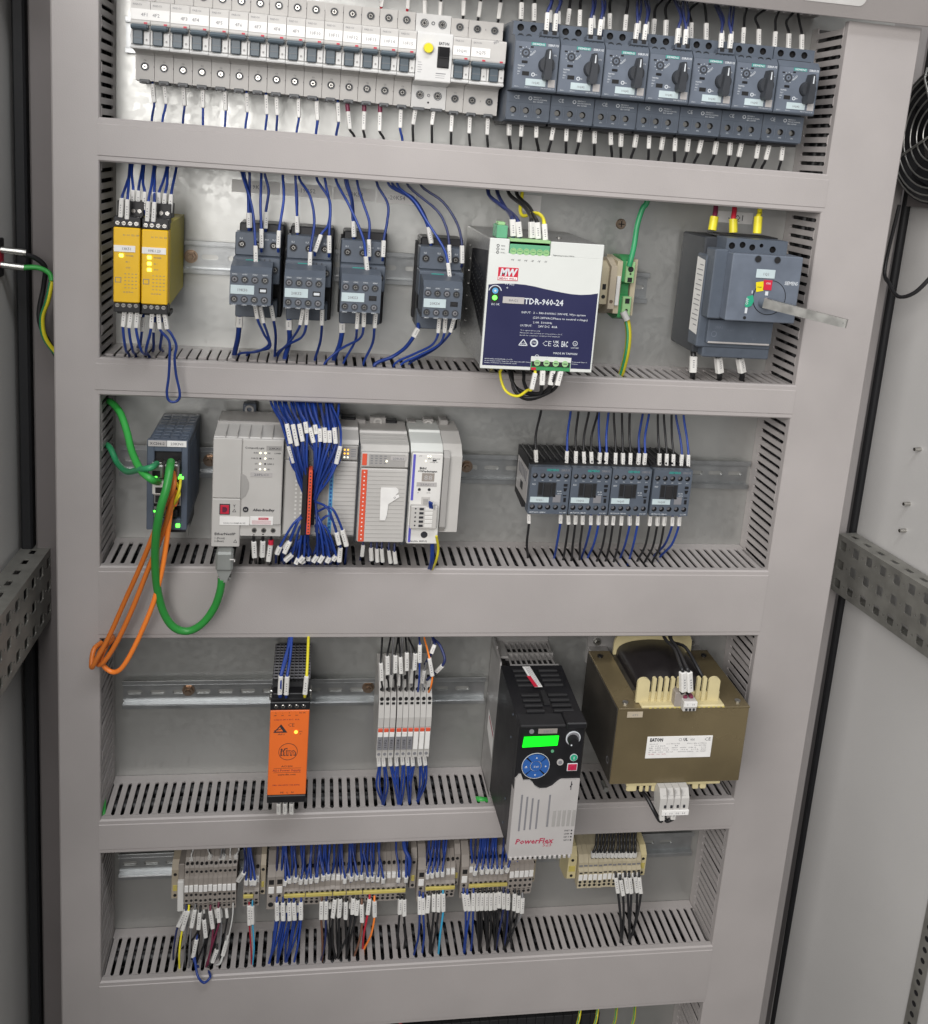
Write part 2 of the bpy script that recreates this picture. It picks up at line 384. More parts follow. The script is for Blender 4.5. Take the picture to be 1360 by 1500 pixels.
def wire(col, pts, label, group, r=1.1, sl=(), per=5, name='wire', cat='wire', ws=1.0, stripe=None, n=6, bulk=False):
    P = [Vector(p) for p in pts]; o = P[0].copy()
    if sl: ws = max(ws, (r+.55)/1.75)
    if bulk:                                   # past about 300 countable wires: the smallest ones are joined
        BULK.tube(smooth(P, 4, sl), r, col, 5)
        for a in sl: BULK.add([sleeve_matrix(P[a], P[a+1], (0, 0, 0), ws, 1) @ Vector(v) for v in _s.v], _s.f[:26], 'white')
        return None
    mb = MB(); S_ = smooth(P, per, sl)
    mb.tube(S_, r, col, n)
    ob = mb.build(name, None, o); ob.location = o*S; tag(ob, label, cat, group)
    for a in sl: sleeve(ob, P[a], P[a+1], o, ws)
    if stripe:
        ms = MB(); ms.tube([p+Vector((-r*.5, -r*.62, 0)) for p in S_], r*.45, stripe, n); ms.build('stripe', ob, o)
    return ob
# ================================================================ SETTING: plate, frame, doors
W = 737.3; DF = 77.9
ZD = [(871.3, 832.3), (640, 603.4), (418.9, 338.5), (119.9, 79.4), (-90.2, -174)]
mb = MB(); mb.box(-60, 835, 0, 3, -460, 1100, 'plate', .5); tag(mb.build('mounting_plate'), kind='structure')
mb = MB(); mb.box(-700, 1600, 420, 424, -900, 2300, 'frame_shaded'); tag(mb.build('cabinet_back_wall'), kind='structure')
mb = MB(); mb.box(-2500, 3000, -3500, 600, -905, -900, 'floor'); tag(mb.build('floor'), kind='structure')
mb = MB(); mb.box(838, 912, 52, 64, -460, 1100, 'frame', 2); mb.box(822, 838, 45, 120, -460, 1100, 'frame', 1); tag(mb.build('cabinet_frame_right'), kind='structure')
mb = MB(); mb.box(-78, -46, -22, -10, -460, 1100, 'frame_shaded', 2); mb.box(-90, -78, -10, 60, -460, 1100, 'frame_shaded', 1); tag(mb.build('cabinet_frame_left'), kind='structure')
mb = MB(); mb.prism([(-88, 1028.5), (-84, 1031), (-84, 1120), (-150, 1120), (-150, 1112), (-89.5, 1029)], -75, 828, 'frame'); tag(mb.build('cabinet_lintel'), kind='structure')
mb = MB(); mb.tube([(916, 48, 1040), (916, 48, 700), (918, 48, 300), (922.5, 48, -460)], 5.2, 'rubber', 8)
om('rubber_gasket', mb, 'long black rubber sealing strip along the right cabinet edge', 'seal', (0, 0, 0))
mb = MB(); mb.box(-92, -80, -26, -4, -330, 1100, 'rubber', 2)
om('rubber_gasket', mb, 'black rubber sealing strip along the left cabinet edge', 'seal', (0, 0, 0))
# white sticker on the lintel
mb = MB(); a, b = 671, 738.5; pr = []
for cx_, cz_, s0 in ((b-5, 1044.5, -90), (b-5, 1075, 0), (a+5, 1075, 90), (a+5, 1044.5, 180)):
    for t in range(5):
        q = math.radians(s0+t*22.5); pr.append((cx_+5*math.cos(q), cz_+5*math.sin(q)))
nn_ = len(pr); fy_ = lambda z, t: -89.5-(z-1029)*.729-t
mb.add([(x_, fy_(z_, .4), z_) for x_, z_ in pr]+[(x_, fy_(z_, 1.0), z_) for x_, z_ in pr], [tuple(range(nn_)), tuple(range(nn_, 2*nn_))]+[(q, (q+1) % nn_, nn_+(q+1) % nn_, nn_+q) for q in range(nn_)], 'paper'); om('white_label', mb, 'white rounded sticker on the top cabinet rail', 'label', (700, -108, 1050))
# ---------------------------------------------------------------- ducts
def fmesh(length_axis):
    # a finger of the slotted duct wall: 10 mm pitch, narrow body with flared ends (slots have rounded ends)
    e = 1.3; h = 2.95; o = 4.98; mb = MB(); y0, y1 = -13, -69
    pr = [(-o, y0), (o, y0), (o, y0-.2), (h+e*.5, y0-1.2), (h, y0-2.8), (h, y1+2.4), (h+e*.5, y1+1), (o, y1), (-o, y1), (-h-e*.5, y1+1), (-h, y1+2.4), (-h, y0-2.8), (-h-e*.5, y0-1.2), (-o, y0-.2)]
    if length_axis == 'x': mb.prism([(a, b) for a, b in pr], -1.9, 0, 'duct', 'z')
    else:
        n = len(pr); mb.prism([(b, a) for a, b in pr], 0, 1.9, 'duct', 'x')
    return mb.mesh('finger')
FX, FZ = fmesh('x'), fmesh('z')
_m = MB(); _m.box(-4.2, 4.2, -55, -13, -1.9, 0, 'duct', .4); _m.box(-4.2, 4.2, -57.5, -54, -7.5, .2, 'duct', .7); FLIP = _m.mesh('finger')
mb2 = MB()
def duct_h(i, zt, zb, label, fingers=True):
    t = thing('wiring_duct', label, 'cable duct', (0, 0, zb), 'horizontal slotted wiring ducts'); o = (0, 0, zb)
    x1 = W
    m = MB(); m.box(.3, x1-.3, -2.2, -.2, zb+2, zt-2, 'duct_shaded'); part('duct_base', m, t, o)
    m = MB(); m.box(.3, x1-.3, -13, -.2, zt-1.9, zt, 'duct', .3); m.box(.3 if i != 1 else 231, x1-.3, -73, -69, zt-1.9, zt, 'duct', .3); part('upper_wall', m, t, o)
    n = 73
    for q in range(n):
        if not fingers: break
        f = bpy.data.objects.new('finger', FLIP if i == 1 and q < 23 else FX); sc.collection.objects.link(f); f.parent = t; f.location = ((4.9+q*10.07+rnd.uniform(-.15, .15))*S, 0, (zt-zb)*S)
        f.rotation_euler = (rnd.uniform(-.006, .006), 0, rnd.uniform(-.008, .008))
    m = MB()
    for zz in ((zb+1.9, zb),) + (() if fingers else ((zt, zt-1.9),)):
        for q in range(n): m.box(1.8+q*10.07, 8.2+q*10.07, -69, -13, zz[1], zz[0], 'duct')
        if zz[0] < zt: m.box(.3, x1-.3, -13, -.2, zz[1], zz[0], 'duct'); m.box(.3, x1-.3, -73, -69, zz[1], zz[0], 'duct')
    tag(part('lower_wall', m, t, o), kind='stuff')
    # snap-on cover: front face with small returns over both walls and a faint step near the upper edge
    xa, xb = (-1.5, x1+1.2) if i else (-1.5, x1+3)
    if i == 1: xa = -4; xb = x1+1
    m = MB(); c = 2.0
    m.prism([(-70.5, zt+1.0), (-76.3, zt+1.0), (-DF, zt-.6), (-DF, zt-4.5), (-DF-.7, zt-5.2), (-DF-.7, zb+5.2), (-DF, zb+4.5), (-DF, zb+.6), (-76.3, zb-1), (-70.5, zb-1), (-70.5, zb-.2), (-75, zb-.2), (-75, zt+.2), (-70.5, zt+.2)], xa, xb, 'duct')
    part('duct_cover', m, t, o)
    m = MB(); r_ = rnd
    for j in range(9):
        y_, z_ = -14-(j % 3)*22-r_.uniform(0, 5), zb+12+(j//3)*(zt-zb-24)/2; m.tube([(4+a*(x1-8)/9, y_+r_.uniform(-4, 4), z_+r_.uniform(-3, 3)) for a in range(10)], 7.5, 'black', 6)
    tag(part('slot_darkener', m, t, o), kind='stuff'); return t  # thick black tubes added inside so the slots look dark
nm = ['topmost horizontal grey duct, below the white breakers', 'second horizontal grey duct down, in front of the blue wire loop', 'tallest horizontal grey duct, with the green cable hanging over it', 'fourth horizontal grey duct down, behind the motor drive', 'bottom horizontal grey duct, below the terminal strips']
for i, (zt, zb) in enumerate(ZD): duct_h(i, zt, zb, nm[i], fingers=i > 0)
def duct_v(side, label):
    t = thing('wiring_duct', label, 'cable duct', (0, 0, 0), 'vertical slotted wiring ducts')
    x0, x1 = (-42.5, -.2) if side < 0 else (W+.2, 819); xi = x1 if side < 0 else x0; sg = 1 if side < 0 else -1
    m = MB(); m.box(x0+2, x1-2, -2.2, -.2, -320, 1028, 'duct_shaded'); part('duct_base', m, t)
    xa, xb = (xi-1.9, xi) if side < 0 else (xi, xi+1.9)
    m = MB(); m.box(xa, xb, -13, -.2, -320, 1028, 'duct', .3); m.box(xa, xb, -73, -69, -320, 1028, 'duct', .3); part('inner_wall', m, t)
    for q in range(133):
        f = bpy.data.objects.new('finger', FZ); sc.collection.objects.link(f); f.parent = t; f.location = (xa*S, 0, (-308+q*10.05)*S)
        f.rotation_euler = (0, rnd.uniform(-.004, .004), rnd.uniform(-.012, .012))
    xo = (x0, x0+1.9) if side < 0 else (x1-1.9, x1)
    m = MB(); m.box(xo[0], xo[1], -73, -.2, -320, 1028, 'duct', .3); part('outer_wall', m, t)
    m = MB()
    m.prism([(x0-.6, -70), (x0-.6, -76.4), (x0+1, -DF+.1), (x1-.8, -DF+.1), (x1+.1 if side < 0 else x1+.6, -76.6), (x1+.1 if side < 0 else x1+.6, -70), (x1-1, -70), (x1-1, -75), (x0+1, -75), (x0+1, -70)] if side < 0 else
            [(x0-.1, -70), (x0-.1, -76.6), (x0+.8, -DF+.1), (x1-1, -DF+.1), (x1+.6, -76.4), (x1+.6, -70), (x1-1, -70), (x1-1, -75), (x0+1, -75), (x0+1, -70)], -320, 1028, 'duct', 'z')
    part('duct_cover', m, t)
    m = MB()
    for j in range(9 if side > 0 else 6):
        x_ = x0+15+(j % 3)*((x1-x0-30)/2); y_ = -16-(j//3)*22; m.tube([(x_+rnd.uniform(-3, 3), y_+rnd.uniform(-4, 4), -310+a*148) for a in range(10)], 8, 'black', 6)
    tag(part('slot_darkener', m, t), kind='stuff')  # black filler tubes, added here too to darken the slots
    return t
duct_v(-1, 'vertical grey slotted wiring duct down the left side'); duct_v(1, 'wide vertical grey slotted wiring duct down the right side')
# upper duct whose underside shows at the very top
t = thing('wiring_duct', 'horizontal duct underside at the very top, behind the top cabinet rail', 'cable duct', (0, 0, 1040), 'horizontal slotted wiring ducts')
m = MB(); m.box(.3, W-.3, -13, -.2, 1040, 1042, 'duct'); m.box(.3, W-.3, -73, -69, 1040, 1042, 'duct'); m.box(0.3, W-.3, -76, -73, 1040, 1110, 'duct')
for q in range(73): m.box(1.8+q*10.07, 8.2+q*10.07, -69, -13, 1040, 1042, 'duct')
part('lower_wall', m, t, (0, 0, 1040))
# ---------------------------------------------------------------- DIN rails (top-hat section with slots)
def rail(x0, x1, zc, label, H=35, step=25, first=12, skew=0):
    o = (x0, 0, zc); t = thing('din_rail', label, 'mounting rail', o, 'steel mounting rails')
    m = MB(); h = H/2
    for s in (1, -1):
        za, zb = sorted((zc+s*h, zc+s*(h-4.6)))
        m.box(x0, x1, -8.2, -7.2, za, zb, 'rail', .25)
        zi = zc+s*(h-4.6); m.box(x0, x1, -8.0, -1.2, min(zi, zi-s*1), max(zi, zi-s*1), 'rail', .2)
    n = int((x1-x0)/step); xs = x0; zl, zh = zc-h+5.6, zc+h-5.6
    for q in range(n):
        xa, xb = x0+q*step, x0+(q+1)*step; cx_ = (xa+xb)/2; pts = []
        for t_ in range(10):
            an = -math.pi/2+math.pi*(t_/9); pts.append((cx_+6+2.7*math.cos(an), zc+2.7*math.sin(an)))
        for t_ in range(10):
            an = math.pi/2+math.pi*(t_/9); pts.append((cx_-6+2.7*math.cos(an), zc+2.7*math.sin(an)))
        m.hole((cx_, -1.6, zc), 3, (xa, xb, zl, zh), 'rail', depth=1.0, poly=pts, bottom=False)
    m.box(x0+n*step, x1, -1.6, -.6, zl, zh, 'rail')
    part('rail_profile', m, t, o); return t
def bolt(t, x, z, o):
    m = MB(); m.cyl((x, -1.7, z), 7.2, -1.2, 'brass', n=18); m.cyl((x, -2.9, z), 6, -3.6, 'brass', n=6, smooth=False, r2=5.6); m.cyl((x, -6.5, z), 3.2, -2.4, 'brass', n=12, r2=2.6)
    part('bolt', m, t, o)
rail(9.5, 60, 955, 'short end of steel rail left of the white circuit breakers', step=25)
r2 = rail(55, 330, 737, 'steel rail behind the yellow relays and contactors', step=27); bolt(r2, 76, 737, (55, 0, 737))
rail(505, 580, 731, 'short steel rail behind the green earth terminal', step=25)
r3 = rail(5, W-4, 511, 'steel rail across the third row behind the controller', step=25); bolt(r3, 388, 512, (5, 0, 511)); bolt(r3, 100, 512, (5, 0, 511))
r4 = rail(9, 432, 229, 'steel rail across the fourth row behind the orange module', step=25.5); bolt(r4, *at(276, 1012, -4).xz, (9, 0, 229)); bolt(r4, 290, 232, (9, 0, 229))
rail(5, 728, 2, 'steel rail across the fifth row behind the terminal strips', step=25)
# brass screw on the plate by the green wire
m = MB(); m.cyl((542, -.1, 800.7), 6, -2.2, 'brass', n=16, r2=5); m.box(538.5, 545.5, -2.5, -2.2, 800.1, 801.3, 'slotdark'); m.box(541.4, 542.6, -2.5, -2.2, 797.2, 804.2, 'slotdark')
om('plate_screw', m, 'brass cross-head screw on the bare plate left of the green wire', 'screw', (542, 0, 800.7))
# ---------------------------------------------------------------- doors with perforated rails
def frame_of(o, d):           # local frame: a = along the door away from the hinge, z up, n = towards the cabinet inside
    a = Vector((d[0], d[1], 0)).normalized(); return a
def perf_rail(name, label, P0, a, n, L, H, D, start, rows, flip):
    # C-profile standing off the door: front web (facing n), top and bottom flanges going back by D
    o = tuple(P0); t = thing(name, label, 'perforated rail', o, 'perforated door rails'); M = MB()
    a = Vector(a).normalized(); n = Vector(n).normalized(); st = 25.0; N = int(L/st)
    tmp = MB()
    for q in range(N):
        xa = q*st; cx_ = xa+st/2
        zs = [0, H/3, 2*H/3, H]
        for j in range(3):
            zc = (zs[j]+zs[j+1])/2; half = st/2
            if (j % 2 == 0):
                cells = [(xa, xa+st, zs[j], zs[j+1], cx_)]
            else: cells = [(xa, xa+st, zs[j], zs[j+1], cx_)]
            for c in cells:
                e = 6.0; rr = 1.6; pts = []
                cc = c[4]+(0 if j % 2 == 0 else 0)
                for (dx, dz, s0) in ((e-rr, -e+rr, -90), (e-rr, e-rr, 0), (-e+rr, e-rr, 90), (-e+rr, -e+rr, 180)):
                    for t_ in range(3):
                        qv = math.radians(s0+45*t_); pts.append((cc+dx+rr*math.cos(qv), zc+dz+rr*math.sin(qv)))
                # wide cell split: left 18 mm holds the square hole, right strip holds a round hole
                xm = c[0]+19.5
                pts = [(px_-2.7, pz) for px_, pz in pts]
                tmp.hole((cc-2.7, 0, zc), e, (c[0], xm, c[2], c[3]), 'perf', depth=1.5, poly=pts, bottom=False)
                tmp.hole(((xm+c[1])/2, 0, zc), 1.6, (xm, c[1], c[2], c[3]), 'perf', depth=1.5, n=8, bottom=False)
    fl = MB()
    for q in range(N):
        xa = q*st; cx_ = xa+st/2; pts = []
        pts = [(cx_-6, D/2-3), (cx_+6, D/2-3), (cx_+6, D/2+3), (cx_-6, D/2+3)]
        fl.hole((cx_, 0, D/2), 3, (xa, xa+st, 0, D), 'perf', depth=1.5, poly=pts, bottom=False)
    def mp(mbs, fn):
        for f, mi, sm in zip(mbs.f, mbs.m, mbs.sm): pass
        off = len(M.v); M.v += [tuple(fn(p)) for p in mbs.v]; M.mi('perf')
        M.f += [tuple(i+off for i in f) for f in mbs.f]; M.m += [0]*len(mbs.f); M.sm += [False]*len(mbs.f)
    P0 = Vector(P0)
    mp(tmp, lambda p: P0+a*(p[0]+start)+Vector((0, 0, p[2]-H))-n*p[1])
    mp(fl, lambda p: P0+a*(p[0]+start)-n*p[2]+Vector((0, 0, -p[1])))
    mp(fl, lambda p: P0+a*(p[0]+start)-n*p[2]+Vector((0, 0, -H+p[1])))
    part('perforated_profile', M, t, o)
    m = MB()                                           # end bracket with dark corner
    m.v = []; q0 = P0+a*(start-2); pts = [q0, q0-n*D, q0-n*D+Vector((0, 0, -H-8)), q0+Vector((0, 0, -H))]
    pts2 = [p+a*2 for p in pts]; m.add(pts+pts2, [(0, 1, 2, 3), (4, 7, 6, 5), (0, 4, 5, 1), (1, 5, 6, 2), (2, 6, 7, 3), (3, 7, 4, 0)], 'perf'); part('end_bracket', m, t, o)
# right door: a = away from hinge
ar = Vector((20, -157, 0)).normalized(); nr = Vector((-ar.y, ar.x, 0)); nr = nr if nr.x < 0 else -nr
Pr = Vector((891, 35, 420)); perf_rail('door_rail', 'perforated steel rail across the right cabinet door', Pr, ar, nr, 520, 77, 26, 0, 3, False)
Rr0 = Pr-nr*30
def door_pt(P, a, s, z, off, n): return P+a*s+Vector((0, 0, z-P.z))+n*off
def slab(name, P, a, n, s0, s1, z0, z1, th, m, off=0):
    mb = MB(); c = []
    for s_ in (s0, s1):
        for o_ in (off, off-th):
            for z in (z0, z1): c.append(door_pt(P, a, s_, z, o_, n))
    mb.add(c, [(0, 1, 3, 2), (4, 6, 7, 5), (0, 4, 5, 1), (2, 3, 7, 6), (0, 2, 6, 4), (1, 5, 7, 3)], m); return mb
dr = thing('cabinet_door', 'open light grey right-hand cabinet door with rivets', 'door', tuple(Rr0))
part('door_panel', slab('d', Rr0, ar, nr, -16, 560, -460, 1100, 18, 'door'), dr, tuple(Rr0))
part('door_fold', slab('d', Rr0, ar, nr, 430, 560, -460, 1100, 20, 'door', 19), dr, tuple(Rr0))
# rivets on the right door
def on_door(px, py, P, n):
    d = ray(px, py); return CAMP+d*((P-CAMP).dot(n)/d.dot(n))
for (px, py) in ((1349, 658), (1333, 738), (1327, 777)):
    p = on_door(px, py, Rr0, nr); m = MB(); m.cyl((0, 0, 0), 2.6, 9, 'screw', 'x', 12, r2=2.1); ob = m.build('rivet', dr, (0, 0, 0)); ob.location = (p-Rr0)*S; ob.rotation_euler = (0, 0, math.atan2(nr.y, nr.x))
# perforated strip near the bottom right
m = MB()
ds = thing('door_strip', 'narrow steel strip with round holes on the right door, bottom corner', 'perforated strip', tuple(Rr0))
pa = on_door(1358, 1383, Rr0+nr*1.5, nr); pb = on_door(1341, 1500, Rr0+nr*1.5, nr); zdir = Vector((0, 0, 1))
tmp = MB()
for q in range(30): tmp.hole((0, 0, q*15+7.5), 3.4, (-9, 9, q*15, q*15+15), 'perf', depth=1.4, n=12)
off = len(m.v); s_ = (pa-Rr0).dot(ar); zt0 = pb.z-210
m.mi('perf'); m.mi('slotdark')
m.v = [tuple(Rr0+ar*(s_+p[0])+nr*(2.5-p[1])+Vector((0, 0, zt0+p[2]-Rr0.z))) for p in tmp.v]; m.f = tmp.f; m.m = [m.mi(tmp.mats[i]) for i in tmp.m]; m.sm = tmp.sm
part('strip', m, ds, tuple(Rr0))
# left door
al = Vector((-4.5, -156, 0)).normalized(); nl = Vector((-al.y, al.x, 0)); nl = nl if nl.x > 0 else -nl
Pl = Vector((-62, 10, 415)); perf_rail('door_rail', 'perforated steel rail across the left cabinet door', Pl, al, nl, 350, 80.5, 30, -20, 3, True)
Rl0 = Pl-nl*34
dl = thing('cabinet_door', 'open grey left-hand cabinet door seen edge-on', 'door', tuple(Rl0))
part('door_panel', slab('d', Rl0, al, nl, -30, 700, -460, 1100, 18, 'door_lightened'), dl, tuple(Rl0))
# ---------------------------------------------------------------- fan guard and cable on the right door
fo = Vector((880, -54, 927)); ft = thing('fan_guard', 'round black wire fan guard high on the right door', 'fan', tuple(fo)); th = math.atan2(ar.y, ar.x)
fo2 = fo
def fp(r_, an, off=0): return fo+ar*(r_*math.cos(an))+Vector((0, 0, r_*math.sin(an)))+nr*off
m = MB()
for r_ in (12, 22, 32, 42, 52, 61, 69, 76): m.tube([fp(r_, 2*math.pi*q/40, 8 if r_ < 72 else 4) for q in range(41)], 1.0, 'steel', 5, caps=False)
part('wire_rings', m, ft, tuple(fo))
m = MB()
for an in (.5, .5+math.pi/2, .5+math.pi, .5+1.5*math.pi): m.tube([fp(12, an, 10), fp(66, an, 10), fp(80, an, 3)], 1.5, 'steel', 5)
part('spokes', m, ft, tuple(fo))
m = MB(); n = 40; vs = []
for off in (2, -42):
    for r_ in (72, 79):
        for q in range(n): vs.append(fp(r_, 2*math.pi*q/n, off))
m.add(vs, [(q, (q+1) % n, n+(q+1) % n, n+q) for q in range(n)]+[(n+q, n+(q+1) % n, 3*n+(q+1) % n, 3*n+q) for q in range(n)]+[(q, (q+1) % n, 2*n+(q+1) % n, 2*n+q) for q in range(n)], 'blackmat')
m.add([fp(73, 2*math.pi*q/n, -38) for q in range(n)], [tuple(range(n))], 'slotdark'); part('fan_housing', m, ft, tuple(fo))
m = MB()
for q in range(5):
    a0 = q*2*math.pi/5; m.add([fp(14, a0, -10), fp(14, a0+.7, -22), fp(68, a0+.75, -22), fp(68, a0+.15, -8)], [(0, 1, 2, 3)], 'black')
    m.add([fp(14, a0, -12), fp(14, a0+.7, -24), fp(68, a0+.75, -24), fp(68, a0+.15, -10)], [(3, 2, 1, 0)], 'black')
m.add([fp(16, 2*math.pi*q/16, -6) for q in range(16)]+[fp(16, 2*math.pi*q/16, -30) for q in range(16)], [tuple(range(16))]+[(q, (q+1) % 16, 16+(q+1) % 16, 16+q) for q in range(16)], 'black')
part('fan_blades', m, ft, tuple(fo))
m = MB(); c_ = [fo+ar*x+Vector((0, 0, z))-nr*y for y in (38, 60) for x, z in ((-84, -84), (84, -84), (84, 84), (-84, 84))]
m.add(c_, [(0, 1, 2, 3), (4, 7, 6, 5), (0, 4, 5, 1), (1, 5, 6, 2), (2, 6, 7, 3), (3, 7, 4, 0)], 'frame_shaded'); part('fan_plate', m, ft, tuple(fo))
wire('w_black', [k('P', 1318, 300, 20), k('P', 1297, 392, 30), k('P', 1303, 415, 10), k('P', 1316, 434, -10), k('P', 1338, 430, -30), k('P', 1362, 408, -45), k('P', 1400, 360, -60)], 'black cable hanging in a loop below the fan guard', None, 2.4, name='fan_cable', cat='cable')
# ---------------------------------------------------------------- connector entering at the left edge
t = thing('cable_connector', 'red and black terminal with two metal sleeves at the left edge', 'connector', tuple(k('P', 0, 378, -60)))
o = tuple(k('P', 0, 378, -60))
for (y0, y1, xx) in ((362, 374, 38), (384, 396, 35)):
    m = MB(); a_, b_ = k('P', -12, (y0+y1)/2-4, -60), k('P', xx, (y0+y1)/2+2, -55); m.tube([a_, b_], 3.4, 'steel', 8); part('metal_sleeve', m, t, o)
for (y0, c) in ((356, 'black'), (372, 'red'), (384, 'red'), (398, 'black')):
    m = MB(); p = k('P', -4, y0, -58); m.box(p.x-14, p.x+4, -66, -50, p.z-5, p.z+5, c, 1); part('clamp_block', m, t, o)
wire('w_green', [k('P', 30, 392, -56), k('P', 55, 392, -54), k('P', 72, 400, -56), k('P', 76, 412, -60)], 'green lead leaving the metal sleeve at the left edge', None, 2.6, name='earth_lead', cat='wire')
wire('w_yellow', [k('P', 76, 412, -60), k('P', 70, 440, -60), k('P', 62, 465, -55), k('P', 66, 495, -50), k('P', 88, 525, -40)], 'yellow and green earth lead dropping behind the left duct', None, 2.6, stripe='w_gn2', name='earth_lead', cat='wire')
wire('w_black', [k('P', 34, 372, -56), k('P', 52, 378, -50), k('P', 66, 392, -45), k('P', 64, 420, -40), k('P', 58, 470, -40), k('P', 84, 524, -36)], 'black lead dropping behind the left duct', None, 2.6, name='earth_lead', cat='wire')
# ================================================================ ROW A: miniature breakers and motor starters
def mcb_tree(loc, label, poles=1, group='miniature circuit breakers in the top row'):
    w_ = 17.6*poles; t = thing('circuit_breaker', label, 'circuit breaker', loc, group)
    m = MB(); e = .12
    m.prism([(-8, 2), (-38, 2), (-38, 0), (-50, .5), (-50, 24), (-52, 26), (-62, 27.5), (-73, 27.5), (-73, 70), (-50, 74), (-50, 91), (-8, 91)], e, w_-e, 'mcb')
    m.prism([(-73, 27.8), (-76.5, 27.8), (-77, 29), (-74, 31.5), (-73, 31.5)], e, w_-e, 'mcb_light')
    m.prism([(-73, 49.5), (-75.5, 49.5), (-76, 51), (-76, 69), (-75, 70.5), (-73, 70.5)], e, w_-e, 'mcb')
    part('housing', m, t)
    for p in range(poles):
        x = p*17.6
        m = MB(); m.box(x+2.6, x+11.2, -77.6, -72, 31.6, 45, 'toggle', .6); m.box(x+2.8, x+11, -77.9, -77.5, 37.2, 37.9, 'mcb_dark')
        part('toggle_stem', m, t)
        m = MB(); m.box(x+12, x+17.4, -75.8, -72.5, 31.6, 43.5, 'mcb_light', .5); m.box(x+.2, x+2.2, -75.8, -72.5, 31.6, 43.5, 'mcb_light', .5)
        m.cyl((x+14.6, -75.7, 36), 1.4, -.4, 'mcb', n=10); m.cyl((x+14.6, -76.1, 36), .7, -.15, 'inkgrey', n=8)
        part('latch_block', m, t)
        m = MB(); m.box(x+12, x+15, -76.4, -75.9, 50.2, 51.6, 'red' if (p+int(loc[0])) % 4 else 'inkgrey'); part('indicator_window', m, t)
        for zz, nm_ in ((13.5, 'lower'), (83, 'upper')):
            m = MB(); m.ring((x+8.8, -49.8, zz), 3.0, 3.9, 1.0, 'mcb_dark', 14); m.cyl((x+8.8, -50.05, zz), 3.0, -.1, 'slotdark', n=14); m.screw((x+8.8, -50.1, zz), 2.7, proud=.5)
            m.box(x+17.0, x+17.5, -50.6, -50, zz-.6, zz+.6, 'inkgrey'); part('terminal_screw', m, t)
        m = MB(); m.box(x+4, x+13.5, -51.5, -36, -2.2, 1.6, 'mcb_dark', .5); m.box(x+6, x+11, -51.9, -51, -2.4, -.6, 'black'); part('terminal_clamp', m, t)
    m = MB(); a, b = (1, w_-.2)
    m.text('EATON' if poles > 1 else 'FAZ-C6', 2.2, 66.3, -76.15, 1.5, 'inkgrey', 8)
    if poles == 1: m.text('C6', 8.8, 18.5, -50.2, 1.6, 'inkgrey', anchor='c')
    part('printed_text', m, t)
    # grip bar
    m = MB(); xa, xb = .9, w_-1.2; n = 10; pr = [(-75, 44.2), (-80.5, 44.4), (-82.3, 45.6), (-82.8, 47.2), (-81.8, 48.8), (-79, 49.6), (-75, 49.4)]
    m.prism(pr, xa+1, xb-1, 'toggle'); m.prism([(-75, 45), (-79.5, 45), (-81, 46.5), (-81, 47.8), (-79, 48.8), (-75, 48.8)], xa, xb, 'toggle'); part('toggle_grip', m, t)
    return t
def zA(x): return 909.8-(x-27)*.0135
xm = 27.2
mc0 = None
names_mcb = []
for i in range(15):
    loc = (xm+i*17.75, 0, zA(xm+i*17.75)); lb = 'white single-pole breaker, %s from the left of the long white row' % ORD[i+1]
    if i == 0: mc0 = mcb_tree(loc, lb)
    else: dup(mc0, loc, lb)
def paper(name, label, x0, x1, z0, z1, y, txt, group=None, th=.35, m_='paper', tm='inkgrey', cat='label', hfac=.5, extra=None):
    o = (x0, y, z0); m = MB(); m.box(x0, x1, y-th, y, z0, z1, m_, .08); t = om(name, m, label, cat, o, group)
    if txt:
        m = MB(); h = (z1-z0)*hfac; m.text(txt, (x0+x1)/2, (z0+z1)/2-h*.5, y-th-.12, h, tm, anchor='c', bold=0)
        part('printed_text', m, t, o)
    return t
# paper strips over the row
spans = [(0, 2, '4F1   4F2'), (2, 4, '4F3   4F4')]+[(i, i+1, s) for i, s in zip(range(4, 15), ('4F5', '4F6', '4F7', '4F8', '4F9', '10F10', '10F11', '10F12', '10F13', '10F14', '10F15'))]
for n_, (a, b, s) in enumerate(spans):
    x0, x1 = xm+a*17.75+.4, xm+b*17.75-.4; z = zA(x0)
    paper('marker_strip', 'white paper marker stuck above the toggles, %s in the breaker row' % ORD[n_+1], x0, x1, z+53.5, z+63.2, -76.1, s, 'paper markers on the breakers', hfac=.32, cat='marker')
# residual-current device
x0 = xm+15*17.75+.3; z0 = zA(x0); t = thing('residual_current_breaker', 'white two-module breaker with yellow test button and black rocker', 'residual current breaker', (x0, 0, z0))
m = MB(); m.prism([(-8, 2), (-50, 0), (-50, 22), (-75, 25), (-75.6, 26), (-75.6, 69), (-74, 71), (-50, 73), (-50, 91), (-8, 91)], 0, 35, 'mcb_light'); part('housing', m, t)
m = MB(); m.cyl((11.3, -75.6, 56), 5.6, -1.2, 'mcb', n=20); m.cyl((11.3, -76.6, 56), 4.9, -3.4, 'btn_yellow', n=20, r2=4.4); part('test_button', m, t)
m = MB(); m.box(20.8, 32.5, -76.2, -75.4, 38.5, 58.5, 'blackmat', .2); m.prism([(-76, 39.5), (-77.4, 39.5), (-78, 48), (-81, 57.5), (-76, 57.5)], 21.8, 31.5, 'black'); m.box(21.6, 31.7, -80, -77, 48, 48.8, 'blackmat'); part('rocker', m, t)
m = MB(); m.text('EATON', 26.5, 60.2, -75.75, 2.6, 'ink', 10, 'c', .03); m.box(20.2, 30, -75.75, -75.6, 32.8, 33.6, 'inkgrey')
for q in range(5): m.box(2, 5.5+q % 2, -75.7, -75.55, 33+q*2.3, 33.4+q*2.3, 'inkgrey')
